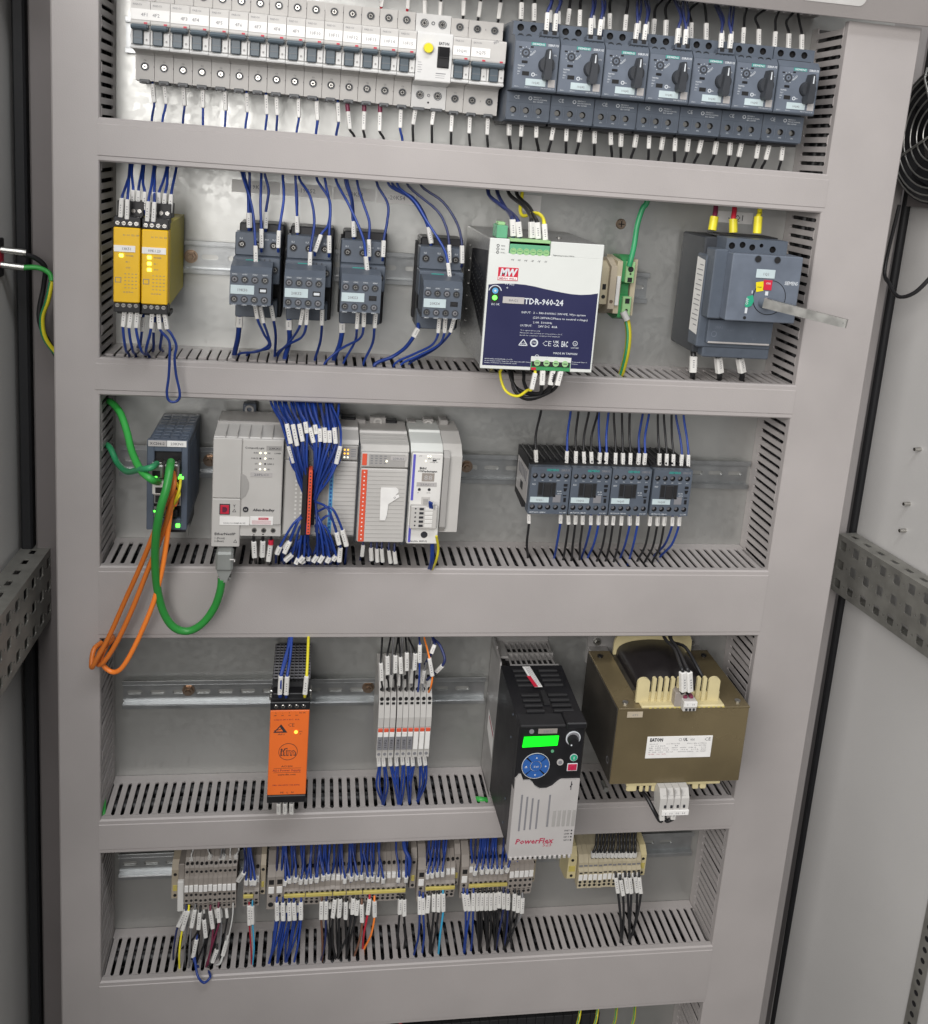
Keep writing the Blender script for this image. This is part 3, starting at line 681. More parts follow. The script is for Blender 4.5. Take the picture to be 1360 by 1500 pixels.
for zz in (29, 31): m.box(20, 29, -75.7, -75.55, zz, zz+.35, 'inkgrey')
part('printed_text', m, t)
for zz in (13, 82):
    for xx in (8.5, 26.5):
        m = MB(); m.ring((xx, -49.8, zz), 3.4, 4.2, 1, 'mcb_dark', 14); m.screw((xx, -50.1, zz), 3.1, proud=.6); part('terminal_screw', m, t)
m = MB(); m.ring((17.3, -49.8, 82.5), 1, 1.9, .6, 'mcb_dark', 10); m.ring((17.3, -49.8, 13), .9, 1.6, .6, 'inkgrey', 10); m.cyl((17.3, -49.9, 6), 1, -.3, 'slotdark', n=8)
part('test_hole', m, t); m = MB(); m.box(2, 14, -51, -40, -2, 1, 'mcb_dark', .4); part('terminal_clamp', m, t); m = MB(); m.box(20, 32, -51, -40, -2, 1, 'mcb_dark', .4); part('terminal_clamp', m, t)
x1 = x0+35.3; z1 = zA(x1)-1
dup(mc0, (x1, 0, z1), 'white single-pole breaker right of the device with the yellow button')
paper('marker_strip', 'white paper marker on the breaker right of the yellow button', x1+.4, x1+17.2, z1+53.5, z1+62.2, -76.1, '10Q41', 'paper markers on the breakers', hfac=.32, cat='marker')
x2 = x1+17.8; mcb2 = mcb_tree((x2, 0, z1-.3), 'white two-pole breaker at the right end of the white row', 2)
paper('marker_strip', 'white paper marker on the two-pole breaker at the right end of the row', x2+.6, x2+19.5, z1+53.5, z1+62.2, -76.1, '9Q75', 'paper markers on the breakers', hfac=.34, cat='marker')
m = MB(); m.text('FI/2', 23, 67, -76.3, 2.4, 'inkgrey', rot=.6); m.add([], [], 'inkgrey')
ob = m.build('handwriting', mcb2, (0, 0, 0))
# ---- motor protection switches
def msp(loc, label, aux):
    t = thing('motor_protection_switch', label, 'motor starter', loc, 'dark grey motor protection switches'); e = .35; X0, X1 = e, 45-e
    m = MB(); m.prism([(-8, -1), (-62, -3), (-72, -2), (-72, 27), (-8, 30)], X0-.2, X1+.2, 'sg'); m.box(X0-.2, X0+.9, -78.3, -70, -1, 26, 'sg', .3); m.box(X1-.9, X1+.2, -78.3, -70, -1, 26, 'sg', .3); m.box(X0, X1, -78.3, -71, -1, 1.4, 'sg', .2); 
    m.prism([(-8, 29), (-78, 27), (-96, 26.5), (-97.5, 28), (-97.5, 73), (-92, 79), (-76, 79.5), (-75, 84), (-72, 93), (-8, 95)], X0, X1, 'sg'); m.box(1, 44, -70, -10, -5, 0, 'black'); part('housing', m, t)  # black box below stands in for the shadow line under the switch
    m = MB(); cs = (7.5, 20.5, 33.5); xs = [1, 14, 27, 44]; m.grid(-78.4, xs, [2, 16], {(i, 0): (c, 8.8, 3.3) for i, c in enumerate(cs)}, 'sg', depth=5)
    m.box(1, 44, -78.4, -77.5, 1.2, 2, 'sg'); m.box(1, 44, -78.4, -77.5, 16, 25.6, 'sg', .2)
    for c in cs: m.cyl((c, -74, 8.8), 2.6, -1.2, 'screw', n=10)
    for xx in (13.9, 26.9): m.box(xx-.2, xx+.2, -79, -78.4, 3, 14, 'sg_light')
    part('lower_terminals', m, t)
    m = MB(); m.add([(x_, -97.7, z_) for x_, z_ in ((X0+.8, 28.8), (X1-.8, 28.8), (X1-.8, 72.2), (X0+.8, 72.2))], [(0, 1, 2, 3)], 'sg_light'); part('face_plate', m, t)
    m = MB(); m.cyl((32.5, -97.7, 52), 7.7, -3, 'blackmat', n=24); m.cyl((32.5, -100.6, 52), 7.9, -4, 'sg_dark', n=24, r2=7.2); m.prism([(28.6, 41), (30.0, 37.6), (34.8, 37.6), (36.2, 41), (35.2, 60), (34.0, 66.2), (31.2, 66.2), (30.0, 60)], -111, -99, 'sg_dark', 'y')
    m.prism([(31.9, 57), (33.2, 57), (33.0, 64.4), (32.1, 64.4)], -111.3, -110.9, 'txt_white', 'y'); part('rotary_knob', m, t)
    m = MB(); m.ring((11.5, -97.7, 62), 2.7, 3.9, 1.0, 'sg_dark', 16); m.cyl((11.5, -97.8, 62), 2.7, -.4, 'sg_light', n=14); m.screw((11.5, -98.1, 62), 1.9, 'sg_light', 'black', .3)
    for q in range(9):
        a = math.radians(-60+q*37); m.cyl((11.5+5.2*math.cos(a), -97.7, 62+5.2*math.sin(a)), .4, -.15, 'txt_white', n=6)
    m.box(4.6, 7.4, -98, -97.6, 66, 67.4, 'black'); m.box(16, 18.8, -98, -97.6, 67, 68.4, 'black'); m.box(8.3, 14, -98.4, -97.6, 52.2, 54.6, 'black', .5); part('current_dial', m, t)
    m = MB(); m.box(9.5, 16.4, -98, -97.6, 40.8, 44.4, 'slotdark'); m.box(9.5, 16.4, -98.1, -97.9, 44.4, 44.7, 'sg_dark'); part('test_slot', m, t)
    m = MB(); m.box(16, 28.8, -97.95, -97.6, 70.4, 76, 'teal') if False else None
    m.box(16.5, 30.5, -97.95, -97.7, 69.3, 72.2, 'teal'); m.text('SIEMENS', 23.6, 69.7, -98.1, 1.9, 'txt_white', 12.5, 'c', .02); m.text('SIRIUS', 33, 69.7, -97.9, 2.0, 'txt_white', 10.6, 'l', .02)
    m.text('RESET', 17.2, 59.5, -97.9, 1.7, 'txt_white', rot=.75); m.text('TRIPPED', 4.6, 49, -97.9, 1.3, 'txt_white'); m.text('ON', 39, 61, -97.9, 1.4, 'txt_white'); m.text('TEST', 4.6, 46.4, -97.9, 1.2, 'txt_white')
    m.text('3RV', 4.6, 43.6, -97.9, 1.2, 'txt_white'); m.text('0.9', 4.6, 41.2, -97.9, 1.2, 'txt_white'); m.ring((20.5, -97.7, 42.2), 1.1, 1.9, .2, 'txt_white', 10); m.box(22.4, 24.6, -97.9, -97.7, 41.9, 42.4, 'txt_white')
    for x_, w__ in ((3, 4), (13, 5), (29, 13)): m.text('3RV2011-1', x_, 29.6, -97.9, .9, 'txt_white', w__)
    m.text('CE', 7, 19.4, -78.65, 3.6, 'txt_white', anchor='l', bold=-.01); m.ring((24, -78.4, 21), 1.3, 1.9, .2, 'txt_white', 8)
    m.text('TESYS'[:0]+'3RV2011', 27, 21.6, -78.65, 1.3, 'txt_white', 8); m.text('690V AC-3 50/60Hz', 27, 19.5, -78.65, 1.2, 'txt_white', 14); m.text('IEC 60947', 27, 17.4, -78.65, 1.1, 'txt_white', 10)
    for q, c in enumerate(cs): m.text(('2T1', '4T2', '6T3')[q], c, 2.6, -78.65, 1.2, 'txt_white', anchor='c')
    part('printed_text', m, t)
    m = MB(); m.box(13.5, 33.6, -98.3, -97.6, 31.6, 38.2, 'paper_blue', .15); m.text('10Q42', 23.5, 33.6, -98.45, 2, 'inkgrey', anchor='c'); part('name_plate', m, t)
    m = MB(); m.box(36, 43, -98.1, -97.6, 31.4, 38.8, 'pfgrey', .1); part('sticker', m, t)
    if aux >= 1:
        for xx in (6, 14.2, 27, 35.2):
            m = MB(); m.ring((xx, -89, 76.8), 2.6, 3.2, 4.5, 'sg_dark', 12); m.screw((xx, -91, 76.8), 2.5, proud=1.4); part('aux_screw', m, t)
    else:
        m = MB(); m.box(2, 37, -91.2, -88, 77.8, 79.6, 'slotdark'); part('slot', m, t)
    xs = [X0, 14, 27, X1]; hs = {(0, 0): (7.6, 86.8, 3.5), (1, 0): (20.5, 86.8, 3.5)}
    if aux < 2: hs[2, 0] = (33.6, 86.8, 3.5)
    m = MB(); m.grid(-81.5, xs, [79.6, 92.5], hs, 'sg', depth=5); m.box(X0, X1, -81.3, -76, 79.8, 92.4, 'sg') if False else None
    m.add([(X0, -81.5, 92.5), (X1, -81.5, 92.5), (X1, -70, 94.2), (X0, -70, 94.2)], [(0, 1, 2, 3)], 'sg'); 
    for xx in (X0, X1): m.add([(xx, -81.5, 79.6), (xx, -81.5, 92.5), (xx, -70, 94), (xx, -70, 79.6)], [(0, 1, 2, 3)], 'sg')
    part('upper_terminals', m, t)
    if aux == 2:
        m = MB(); m.box(26.5, 44, -94, -82, 79, 84, 'sg', .6)
        for xx in (30, 39): m.box(xx-2.2, xx+2.2, -94.3, -86, 81, 85, 'slotdark')
        part('aux_contact', m, t)
    return t
ms = {}
for i in range(7):
    loc = (385.8+i*45.3, 0, 902.5); ax = 2 if i < 5 else (1 if i == 5 else 0)
    lb = 'dark grey motor protection switch with black knob, %s of seven from the left' % ORD[i+1]
    if ax in ms: dup(ms[ax], loc, lb)
    else: ms[ax] = msp(loc, lb, ax)
# ================================================================ ROW B
# safety relays
def relay(loc, label, leds, txt):
    t = thing('safety_relay', label, 'safety relay', loc, 'yellow safety relays'); w_ = 24.6
    m = MB(); m.prism([(-8, 2), (-100, -2), (-100, 76), (-8, 78)], .2, w_-.2, 'yellow_side'); part('housing', m, t)
    m = MB(); m.box(.4, w_-.4, -115, -100, 0, 70.5, 'yellow', .9); part('front_cover', m, t)
    for s_, (za, zb) in enumerate(((70.8, 80.5), (-9.5, -.3))):
        m = MB(); m.box(.4, w_-.4, -113, -96, za, zb, 'black', .5)
        m.box(.4, w_-.4, -97, -76, (80, -14)[s_], (94, -9.4)[s_], 'black', .5)
        for q in range(4):
            xx = 3.8+q*5.6; m.cyl((xx, -113, za+(3.6, 6.6)[s_]), 2.0, -.7, 'screw', n=10); m.box(xx-1.3, xx+1.3, -113.85, -113.6, za+(3.4, 6.4)[s_], za+(3.8, 6.8)[s_], 'slotdark')
            if s_ == 0: m.cyl((xx, -97, 85), 2.0, -.7, 'screw', n=10)
            m.box(xx-1.7, xx+1.7, -110, -103, zb-.3 if s_ == 0 else za-.3, zb+.3 if s_ == 0 else za+.3, 'slotdark')
        part('terminal_block', m, t)
    m = MB(); m.box(1, w_-4.5 if leds == 1 else w_-2, -115.6, -115, 48, 54, 'paper', .1); m.text(txt, 12, 49.8, -115.75, 2.4, 'inkgrey', anchor='c'); part('name_label', m, t)
    for q in range(leds):
        m = MB(); m.box(5.8, 9.4, -115.9, -115, 43-q*5.8, 46-q*5.8, 'led_yellow', .3); part('status_lamp', m, t)
    m = MB()
    for a, b_, s_ in ((11.5, 43.8, 'POWER'), (11.5, 38, 'IN 1'), (11.5, 32.5, 'OUT'), (9, 63, 'A1  S11  S22  S34'), (9, 9.5, 'PNOZ s4'[:0]+'13 23 33 41')): m.text(s_, a, b_, -115.15, 1.4, 'inkgrey')
    for q in range(5):
        for r_ in range(4): m.box(10.5+r_*3.2, 12+r_*3.2, -115.2, -115, 14+q*3.3, 14.5+q*3.3, 'inkgrey')
    m.box(2, 7.6, -115.2, -115, 19, 24, 'inkgrey'); m.box(2.6, 7, -115.25, -115.15, 19.6, 23.4, 'yellow'); part('printed_text', m, t)
    return t
relay((19.6, 0, 703.5), 'yellow safety relay with one green lamp, nearest the left duct', 1, '13K51')
relay((44.8, 0, 703), 'yellow safety relay with three green lamps', 3, '09K1.23')
# contactors with stacked auxiliary block
def contactor(loc, label, txt, white_win):
    t = thing('contactor', label, 'contactor', loc, 'contactors with auxiliary blocks in the second row')
    m = MB(); m.box(3, 47.5, -46, -8, -3, 93, 'black', 1.2); m.box(1, 45, -20, -8, 3, 86, 'blackmat'); part('base', m, t)
    m = MB(); m.box(.5, 45, -66, -44, 62, 85, 'sg', .8); 
    for xx in (7, 22.4, 38): m.ring((xx, -66, 73), 3.1, 3.9, .6, 'sg_dark', 14); m.cyl((xx, -65.9, 73), 3.1, -.2, 'slotdark', n=12)
    part('upper_body', m, t)
    for xx in (7, 22.4, 38): m = MB(); m.screw((xx, -66, 73), 2.5, proud=.8); part('terminal_screw', m, t)
    m = MB(); m.box(0, 45.4, -80, -50, 36, 61.8, 'sg', .8)
    for q, xx in enumerate((4, 12, 20, 33)): m.box(xx, xx+5.5, -82.5, -80, 38, 43-(q % 2)*2, 'sg_dark', .5)
    m.box(30, 31, -81.2, -80, 44, 61, 'sg_dark'); m.box(35, 36, -81.2, -80, 44, 61, 'sg_dark'); m.box(9, 16, -80.6, -80, 44, 46.5, 'black'); m.box(20, 26, -80.6, -80, 44, 46.5, 'black'); part('middle_body', m, t)
    for xx in (6, 20, 40.5): m = MB(); m.ring((xx, -80, 50.5), 2.9, 3.7, .6, 'sg_dark', 12); m.screw((xx, -80, 50.5), 2.6, proud=.7); part('terminal_screw', m, t)
    m = MB(); m.box(12.2, 25, -80.5, -79.9, 55.4, 59.8, 'teal', .1); m.text('SIEMENS', 18.6, 56.3, -80.65, 2.4, 'txt_white', 11.4, 'c', .02)
    for xx in (6, 20, 38): m.text('1L1', xx, 78, -66.2, 1.7, 'txt_white', anchor='c')
    m.text('3NO', 29, 78, -66.2, 1.4, 'txt_white'); m.text('A1  C', 9.5, 50, -80.2, 1.6, 'txt_white')
    for q in range(4): m.text(('53NO', '61NC', '71NC', '83NO')[q], 5.2+q*9.4, 49.6, -120.25, 1.3, 'txt_white', anchor='c'); m.text(('54NO', '62NC', '72NC', '84NO')[q], 5.2+q*9.4, 20.2, -120.25, 1.3, 'txt_white', anchor='c')
    m.text('3RT20', 8, 8, -63.2, 2.2, 'sg_light'); m.text('3NO', 28, 8, -63.2, 2.0, 'sg_light'); part('printed_text', m, t)
    m = MB(); m.prism([(-78, 18), (-112, 19), (-120, 21), (-120, 51.5), (-112, 57), (-90, 60), (-78, 58)], .8, 39.4, 'sg'); m.box(.4, 39.8, -115, -82, 21, 24, 'sg_dark'); part('auxiliary_block', m, t)
    for r_, zz in ((0, 45.2), (1, 26.2)):
        for q in range(4): m = MB(); m.ring((5.2+q*9.4, -120, zz), 2.5, 3.5, .5, 'sg_dark', 12); m.screw((5.2+q*9.4, -120, zz), 2.4, 'screw' if (q+r_) % 2 else 'inkgrey', 'slotdark', .6); part('aux_terminal', m, t)
    m = MB(); m.box(1.6, 23.6, -120.7, -119.9, 31.2, 39.8, 'paper_blue', .15); m.text(txt, 12.5, 34, -120.85, 2.6, 'inkgrey', anchor='c'); part('name_plate', m, t)
    m = MB(); m.box(28, 35.4, -120.4, -119.9, 33, 37.8, 'slotdark'); m.box(29, 34.6, -120.8, -120, 34, 36.6, 'txt_white' if white_win else 'blackmat', .2); part('position_window', m, t)
    m = MB(); m.box(2, 43.5, -63, -44, -1, 17.5, 'sg', .8); m.box(5, 12, -70, -63, 14, 18, 'black', 1); part('lower_body', m, t)
    if txt == '20K55': m = MB(); m.box(1.9, 3, -105, -50, 8, 52, 'pfgrey'); 
    return t
cl = ['contactor nearest the yellow relays, leftmost in the second row', 'second contactor from the left, white window on its auxiliary block', 'third contactor from the left, dark window, near the rail slot', 'lone contactor beside the white power supply']
for i, (cx_, cz_) in enumerate(((125.8, 687), (176.5, 686.5), (230.5, 685.2), (310.5, 683.5))): contactor((cx_, 0, cz_), cl[i], ('19K50', '20K52', '20K53', '20K54')[i], i < 2)
# printed tape pieces on the plate above them
for i, (xa, xb, s) in enumerate(((340, 412, '-19K51'), (413, 488, '-19K52'), (489, 552, '-20K53'), (553, 612, '-20K54'))):
    a = k('P', xa, 262+i*5.5, -.3); b = k('P', xb, 262+i*5.5, -.3)
    paper('tape_label', 'white printed tape on the plate above the contactors, %s from the left' % ORD[i+1], a.x, b.x-1, a.z-13, a.z, -.3, s, 'printed tapes above the contactors', hfac=.34, tm='inkgrey')
a = k('P', 782, 302, -.3); paper('tape_label', 'small white tape on the plate behind the power supply wires', a.x-14, a.x+8, a.z-6, a.z+12, -.3, '', None)
a = k('P', 1052, 316, -.3); b = k('P', 1098, 322, -.3); paper('tape_label', 'white printed tape behind the yellow cable ends', a.x, b.x+4, a.z-7, a.z+6, -.3, '-1Q1', None, hfac=.5, tm='ink')
# ---- power supply
px_, pz_ = 367, 664; W_, H_ = 110.5, 125.2; o = (px_, 0, pz_)
t = thing('power_supply', 'large white and navy power supply with green terminals', 'power supply', o)
m = MB(); m.box(0, W_, -154, -10, .5, H_-.5, 'psu_metal', 1); part('metal_case', m, t)
m = MB(); m.prism([(-58, 66), (-149, 30), (-149, 113), (-58, 106)], -.6, 0, 'black')
for q in range(9):
    for r_ in range(5): m.cyl((-.7, -68-q*8.6, 62-q*2+r_*9.5), 1.6, -.3, 'slotdark', 'x', 8)
part('side_vent', m, t)
m = MB()
for q in range(8): m.cyl((-.05, -44+(q % 2)*4, 12+q*13.5), 1.3, -.5, 'screw', 'x', 8)
m.cyl((80, -100, H_-.5), 3, 1, 'screw', 'z', 10); part('rivets', m, t)
fy = -157
m = MB()
# front frame: white cover with an opening for the top terminals
ox0, ox1, oz = 18.5, 58.5, H_-13.2
m.box(-.4, W_+.4, fy, -153.8, 8.5, oz, 'psu_white', .6); m.box(-.4, ox0, fy+.05, -153.8, oz-.6, H_+.3, 'psu_white', .6); m.box(ox1, W_+.4, fy+.05, -153.8, oz-.6, H_+.3, 'psu_white', .6)
m.box(-.4, 49.5, fy+.05, -153.8, -.3, 9, 'psu_white', .6); m.box(89, W_+.4, fy+.05, -153.8, -.3, 9, 'psu_white', .6); part('front_cover', m, t)
def fx(u): return u*W_
m = MB(); top = [(0, .35), (.07, .341), (.14, .336), (.24, .333), (.33, .336), (.42, .346), (.5, .359), (.58, .37), (.67, .381), (.75, .389), (.83, .391), (.92, .384), (1, .372)]
pts = [(fx(min(max(u, .012), .988)), fy-.1, (1-v)*H_) for u, v in top]; zb = 3.2
bot = [(W_-1.4, fy-.1, zb), (89.2, fy-.1, zb), (89.2, fy-.1, 14), (48.9, fy-.1, 14), (48.9, fy-.1, zb), (1.4, fy-.1, zb)]
m.add(pts+bot[::1], [tuple(range(len(pts)+len(bot)))], 'navy'); part('navy_panel', m, t)
m = MB(); m.box(ox0+.3, ox1-.3, -154, -140, oz-3.5, H_-1, 'pgreen', .3); m.box(ox0+.6, ox1-.6, -156.2, -154, oz-1.4, oz+9, 'tgreen', .4)
for q in range(6): m.ring((ox0+4+q*6.4, -156.2, oz+2.4), 2.5, 3.1, 1.0, 'lgreen', 14); m.cyl((ox0+4+q*6.4, -156.2, oz+2.4), 2.5, -.5, 'lgreen', n=12); m.box(ox0+2.4+q*6.4, ox0+5.6+q*6.4, -156.9, -156.6, oz+2.1, oz+2.7, 'pgreen')
m.box(ox0+.4, ox1-.4, -155.5, -140, H_-2, H_+.8, 'lgreen', .3); part('output_terminals', m, t)
m = MB(); m.box(6.5, 17, -150, -128, H_, H_+12, 'tgreen', .6); m.box(8, 15, -146, -132, H_+12, H_+15, 'lgreen', .5); part('signal_plug', m, t)
m = MB(); m.box(49.5, 89, -156.2, -140, 1.5, 12, 'pgreen', .3); m.box(50.5, 88, -156.8, -156, 4, 11, 'blackmat', .2)
for q in range(4): m.cyl((55.4+q*9.3, -156.8, 7.6), 3.1, -.7, 'lgreen', n=12); m.box(53.6+q*9.3, 57.2+q*9.3, -157.7, -157.4, 7.2, 8, 'ink')
m.box(50, 88.5, -157.6, -152, .2, 2.8, 'red' if 0 else 'pgreen', .2); m.box(50, 54.6, -158, -157.4, .4, 3, 'red', .2); part('input_terminals', m, t)
y = fy-.25; m = MB()
m.text('TDR-960-24', 37.2, H_*(1-.465)-2.2, y, 5.6, 'txt_white', 38.5, 'l', .022)
for s_, a, zz, h, w__ in (('INPUT:', 35.5, 55.6, 2, 9.4), ('3 ~ 380-500VAC 3W+PE, Wye system', 47, 55.6, 2, 52), ('(220-289VAC/Phase to neutral voltage)', 47, 51, 2, 54.5), ('2.0A  50/60Hz', 47.5, 46.4, 2, 19), ('OUTPUT:', 35, 42.6, 2.2, 12), ('24V DC  40A', 53, 42.6, 2.2, 19)): m.text(s_, a, zz, y, h, 'txt_white', w__, 'l', .005)
for s_, zz, w__ in (('*For signal wires only', 38.6, 20), ('Maximum surrounding air temperature: 60 C', 36.2, 42), ('Specific for compliance conditions 5 kV amplitude', 33.8, 40)): m.text(s_, 35.5, zz, y, 1.0, 'txt_white', w__, 'l', 0)
m.text('MADE IN TAIWAN', 70.5, 17, y, 1.9, 'txt_white', 24); m.text('+V ADJ', 17, 82, y, 1.9, 'txt_white', 9); m.text('+', 18.5, 78, y, 2.6, 'txt_white'); m.text('DC OK', 5.5, 62, y, 2.0, 'txt_white', 8)
for q in range(3): m.text('L'+str(3-q), 63.2+q*9.6, 12.4, y, 1.9, 'txt_white')
m.ring((54.6, y+.1, 13.7), 1.6, 2.1, .1, 'txt_white', 14); m.text('+', 53.9, 12.8, y, 1.6, 'txt_white')
m.text('CE', 58.6, 24.6, y, 5.2, 'txt_white', 9, 'l', -.01); m.text('UK', 69.4, 27.8, y, 2.5, 'txt_white', 6, 'l', .02); m.text('CA', 69.4, 24.4, y, 2.5, 'txt_white', 6, 'l', .02); m.text('EAC', 77.6, 24.6, y, 5.4, 'txt_white', 6.6, 'l', .02)
m.ring((50.5, y+.1, 27.2), 2.6, 4, .1, 'txt_white', 20); m.text('TD', 48.6, 26.2, y-.1, 2, 'txt_white', 4)
m.ring((91.4, y+.1, 28.3), 2, 2.5, .1, 'txt_white', 16); m.text('UL', 90, 27.4, y, 1.6, 'txt_white'); m.text('LISTED', 87.6, 23.4, y, 1.1, 'txt_white', 8)
v_ = [(35.5, 24.3), (44, 24.3), (39.8, 30.3)]; 
for a in range(3):
    p, q = Vector(v_[a]), Vector(v_[(a+1) % 3]); d = (q-p).normalized(); nn = Vector((-d.y, d.x))*.45; m.add([(p.x-nn.x, y, p.y-nn.y), (q.x-nn.x, y, q.y-nn.y), (q.x+nn.x, y, q.y+nn.y), (p.x+nn.x, y, p.y+nn.y)], [(0, 1, 2, 3)], 'txt_white')
m.text('RCM', 37.6, 25.3, y, 1.5, 'txt_white', 4.4)
for q, s_ in enumerate(('MEAN WELL ENTERPRISES CO.,LTD.', 'No.28, Wuquan 3rd Rd., Wugu Dist., New Taipei City 24891, Taiwan', 'https://www.meanwell.com')): m.text(s_, 3.2, 9.3-q*1.9, y, .9, 'txt_white', (28, 46, 32)[q])
m.text('Terminal Wire 1', 90, 9.4, y, .9, 'txt_white', 15); m.text('5 lbf-in', 90, 7.4, y, .9, 'txt_white', 6)
m.text('Tightening torque 5 lbf-in', 61, 112.3, y, 1.2, 'ink', 21)
for q in range(6): m.text(('+V', '+V', '+V', '-V', '-V', '-V')[q], ox0+2.4+q*6.4, 105.2, y, 1.9, 'ink', 3)
for q in range(3): m.ring((7.5, y+.1, 112.4+q*3.2), .9, 1.4, .1, 'ink', 8); m.text(('DC OK', 'NO', 'NC')[q], 10.5, 111.8+q*3.2, y, 1.2, 'ink', 3.6)
part('printed_text', m, t)
m = MB(); m.box(9.6, 29, y-.1, fy, 86.2, 98.6, 'red', .05); m.box(10.2, 28.4, y-.2, fy-.2, 86.8, 89.8, 'paper'); m.text('MEAN WELL', 19.3, 87.3, y-.35, 1.8, 'mred', 16.5, 'c', .02)
m.text('MW', 19.3, 90.8, y-.3, 6.6, 'txt_white', 16, 'c', .05, slant=.15); part('logo_patch', m, t)
m = MB(); n = 12; c_ = (8.2, 70)
m.prism([(c_[0]+4*math.cos(math.pi*q/n), 76+4*math.sin(math.pi*q/n)) for q in range(n+1)]+[(c_[0]+4*math.cos(math.pi+math.pi*q/n), 68+4*math.sin(math.pi+math.pi*q/n)) for q in range(n+1)], fy-.3, fy, 'blackmat', 'y')
m.cyl((c_[0], fy-.3, 76), 2.9, -.5, 'ltblue', n=14); m.cyl((c_[0], fy-.3, 76), 1.1, -.8, 'txt_white', n=10)
for q in range(14):
    a0, a1 = math.radians(10+q*11.5), math.radians(10+(q+1)*11.5); m.add([(c_[0]+r_*math.cos(a), y, 75+r_*math.sin(a)) for r_, a in ((5.6, a0), (6.4, a0), (6.4, a1), (5.6, a1))], [(0, 1, 2, 3)], 'txt_white')
part('voltage_adjuster', m, t)
m = MB(); m.cyl((c_[0], fy-.3, 69.3), 2.3, -.8, 'led_green', n=14); part('status_lamp', m, t)
m = MB(); m.box(16.2, 37, fy-.75, fy-.2, 64.5, 70.8, 'pfgrey', .1); m.text('8AG1', 26.4, 66.4, fy-.9, 2.4, 'inkgrey', 9, 'c'); part('name_label', m, t)
# ---- earth terminals right of it
t = thing('fuse_terminal', 'beige fuse terminal beside the power supply', 'terminal block', (512, 0, 704))
m = MB(); m.prism([(-8, 5), (-22, 2), (-34, 8), (-46, 12), (-46, 52), (-30, 58), (-8, 56)], 0, 8, 'tcream'); m.prism([(-8, 0), (-22, -2), (-40, 3), (-52, 8), (-52, 54), (-30, 62), (-8, 60)], 8.2, 15, 'beige'); m.prism([(-8, -3), (-30, 0), (-50, 3), (-50, 60), (-8, 63)], 15.2, 21, 'tcream'); part('housing', m, t)
m = MB(); m.box(15.8, 19.8, -52.5, -49.8, 12, 44, 'white', .4); part('marker', m, t)
m = MB(); m.cyl((4, -46, 20), 2.2, -.3, 'slotdark', n=10); m.box(2, 6, -46.3, -45.8, 28, 34, 'slotdark'); m.cyl((11.5, -52, 16), 2, -.3, 'brass', n=10); part('terminal_openings', m, t)
t = thing('earth_terminal', 'green and yellow earth terminal with the green wire on top', 'earth terminal', (534, 0, 700))
m = MB(); m.prism([(-8, 0), (-30, -2), (-46, 2), (-46, 24), (-38, 27), (-38, 38), (-46, 42), (-46, 64), (-30, 70), (-8, 68)], 0, 12, 'pgreen'); part('housing', m, t)
m = MB(); m.box(3.5, 13.2, -50, -45.5, 41, 64, 'lgreen', .6); m.box(3.5, 13.2, -50, -45.5, 3, 26, 'lgreen', .6)
for zz, h in ((57, 0), (12, 1)): m.cyl((8.5, -50, zz-1), 3.2 if h == 0 else 1.6, -.3, 'slotdark', n=12)
m.box(6, 11, -50.4, -49.8, 42, 47, 'slotdark'); m.box(6, 11, -50.4, -49.8, 18.5, 24, 'slotdark'); m.cyl((8.6, -50, 51), 1.1, -.4, 'slotdark', n=8); part('clamp_windows', m, t)
m = MB(); m.prism([(-8, 3), (-40, 4), (-40, 66), (-8, 66)], 13.4, 19, 'tcream'); part('end_clamp', m, t)
# ---- main switch
o = (612, 0, 671); t = thing('main_switch', 'large dark grey main switch with long metal handle', 'main switch', o)
m = MB(); m.box(614, 696, -72, -6, 672, 798, 'sg_dark', 1.5); m.box(612, 697, -86, -60, 681, 780, 'sg', 1.5); part('base', m, t, o)
m = MB(); ax = k('B4', 420, 850, -90); m.box(620.5, 694, -92, -84, 687, 712.5, 'sg', .8); m.box(622, 692, -92.8, -90, 687, 689, 'pfgrey', .4); m.text('3VA1', 628, 703, -92.2, 3, 'sg_light'); m.ring((628, -92, 697), 2.4, 3.3, .3, 'sg_light', 14); m.text('Ui 800V', 642, 701, -92.2, 1.8, 'sg_light'); m.text('IEC', 672, 692, -92.2, 2, 'sg_light'); part('rating_window', m, t, o)
m = MB(); m.box(621, 697.5, -84, -70, 670, 686.5, 'sg', 1.2); part('lower_cover', m, t, o)
p0, p1 = k('B4', 560, 430, -118), k('B4', 1000, 440, -118); p2 = k('B4', 530, 850, -118)
m = MB(); X0, X1, Z1, Z0 = 626.5, 703.5, p0.z+.5, p2.z+.5
m.box(X0, X1, -118, -86, Z0, Z1, 'sg_light', 1.0); m.box(613, X0+1, -104, -80, Z0-1, Z1+2, 'sg', 1.2)
part('front_cover', m, t, o)
m = MB(); zt = 783.5; m.shell5(627, 695, -96, -70, zt, 800, 'sg'); xs = [627, 640, 650.5, 661, 671, 695]; m.grid(-96, xs, [zt, 800], {(0, 0): (633.4, 792, 3.6), (1, 0): (645, 793.5, 3.4), (2, 0): (656, 791.5, 3.4), (3, 0): (666, 794, 2.2), (4, 0): (679, 790.5, 3.6)}, 'sg', depth=6)
part('upper_terminals', m, t, o)
m = MB(); m.box(627.5, 694, -74, -40, 799.5, 801.5, 'black'); part('top_vent', m, t, o)
m = MB()
for px, py in ((727, 465), (847, 472)): p = k('B4', px, py, -118); m.cyl((p.x, -118, p.z), 3.6, -.2, 'slotdark', n=16); m.ring((p.x, -118, p.z), 3.5, 4.1, .4, 'sg', 16)
p = k('B4', 642, 830, -118); m.cyl((p.x, -118, p.z), 1.8, -.2, 'slotdark', n=12); part('cover_holes', m, t, o)
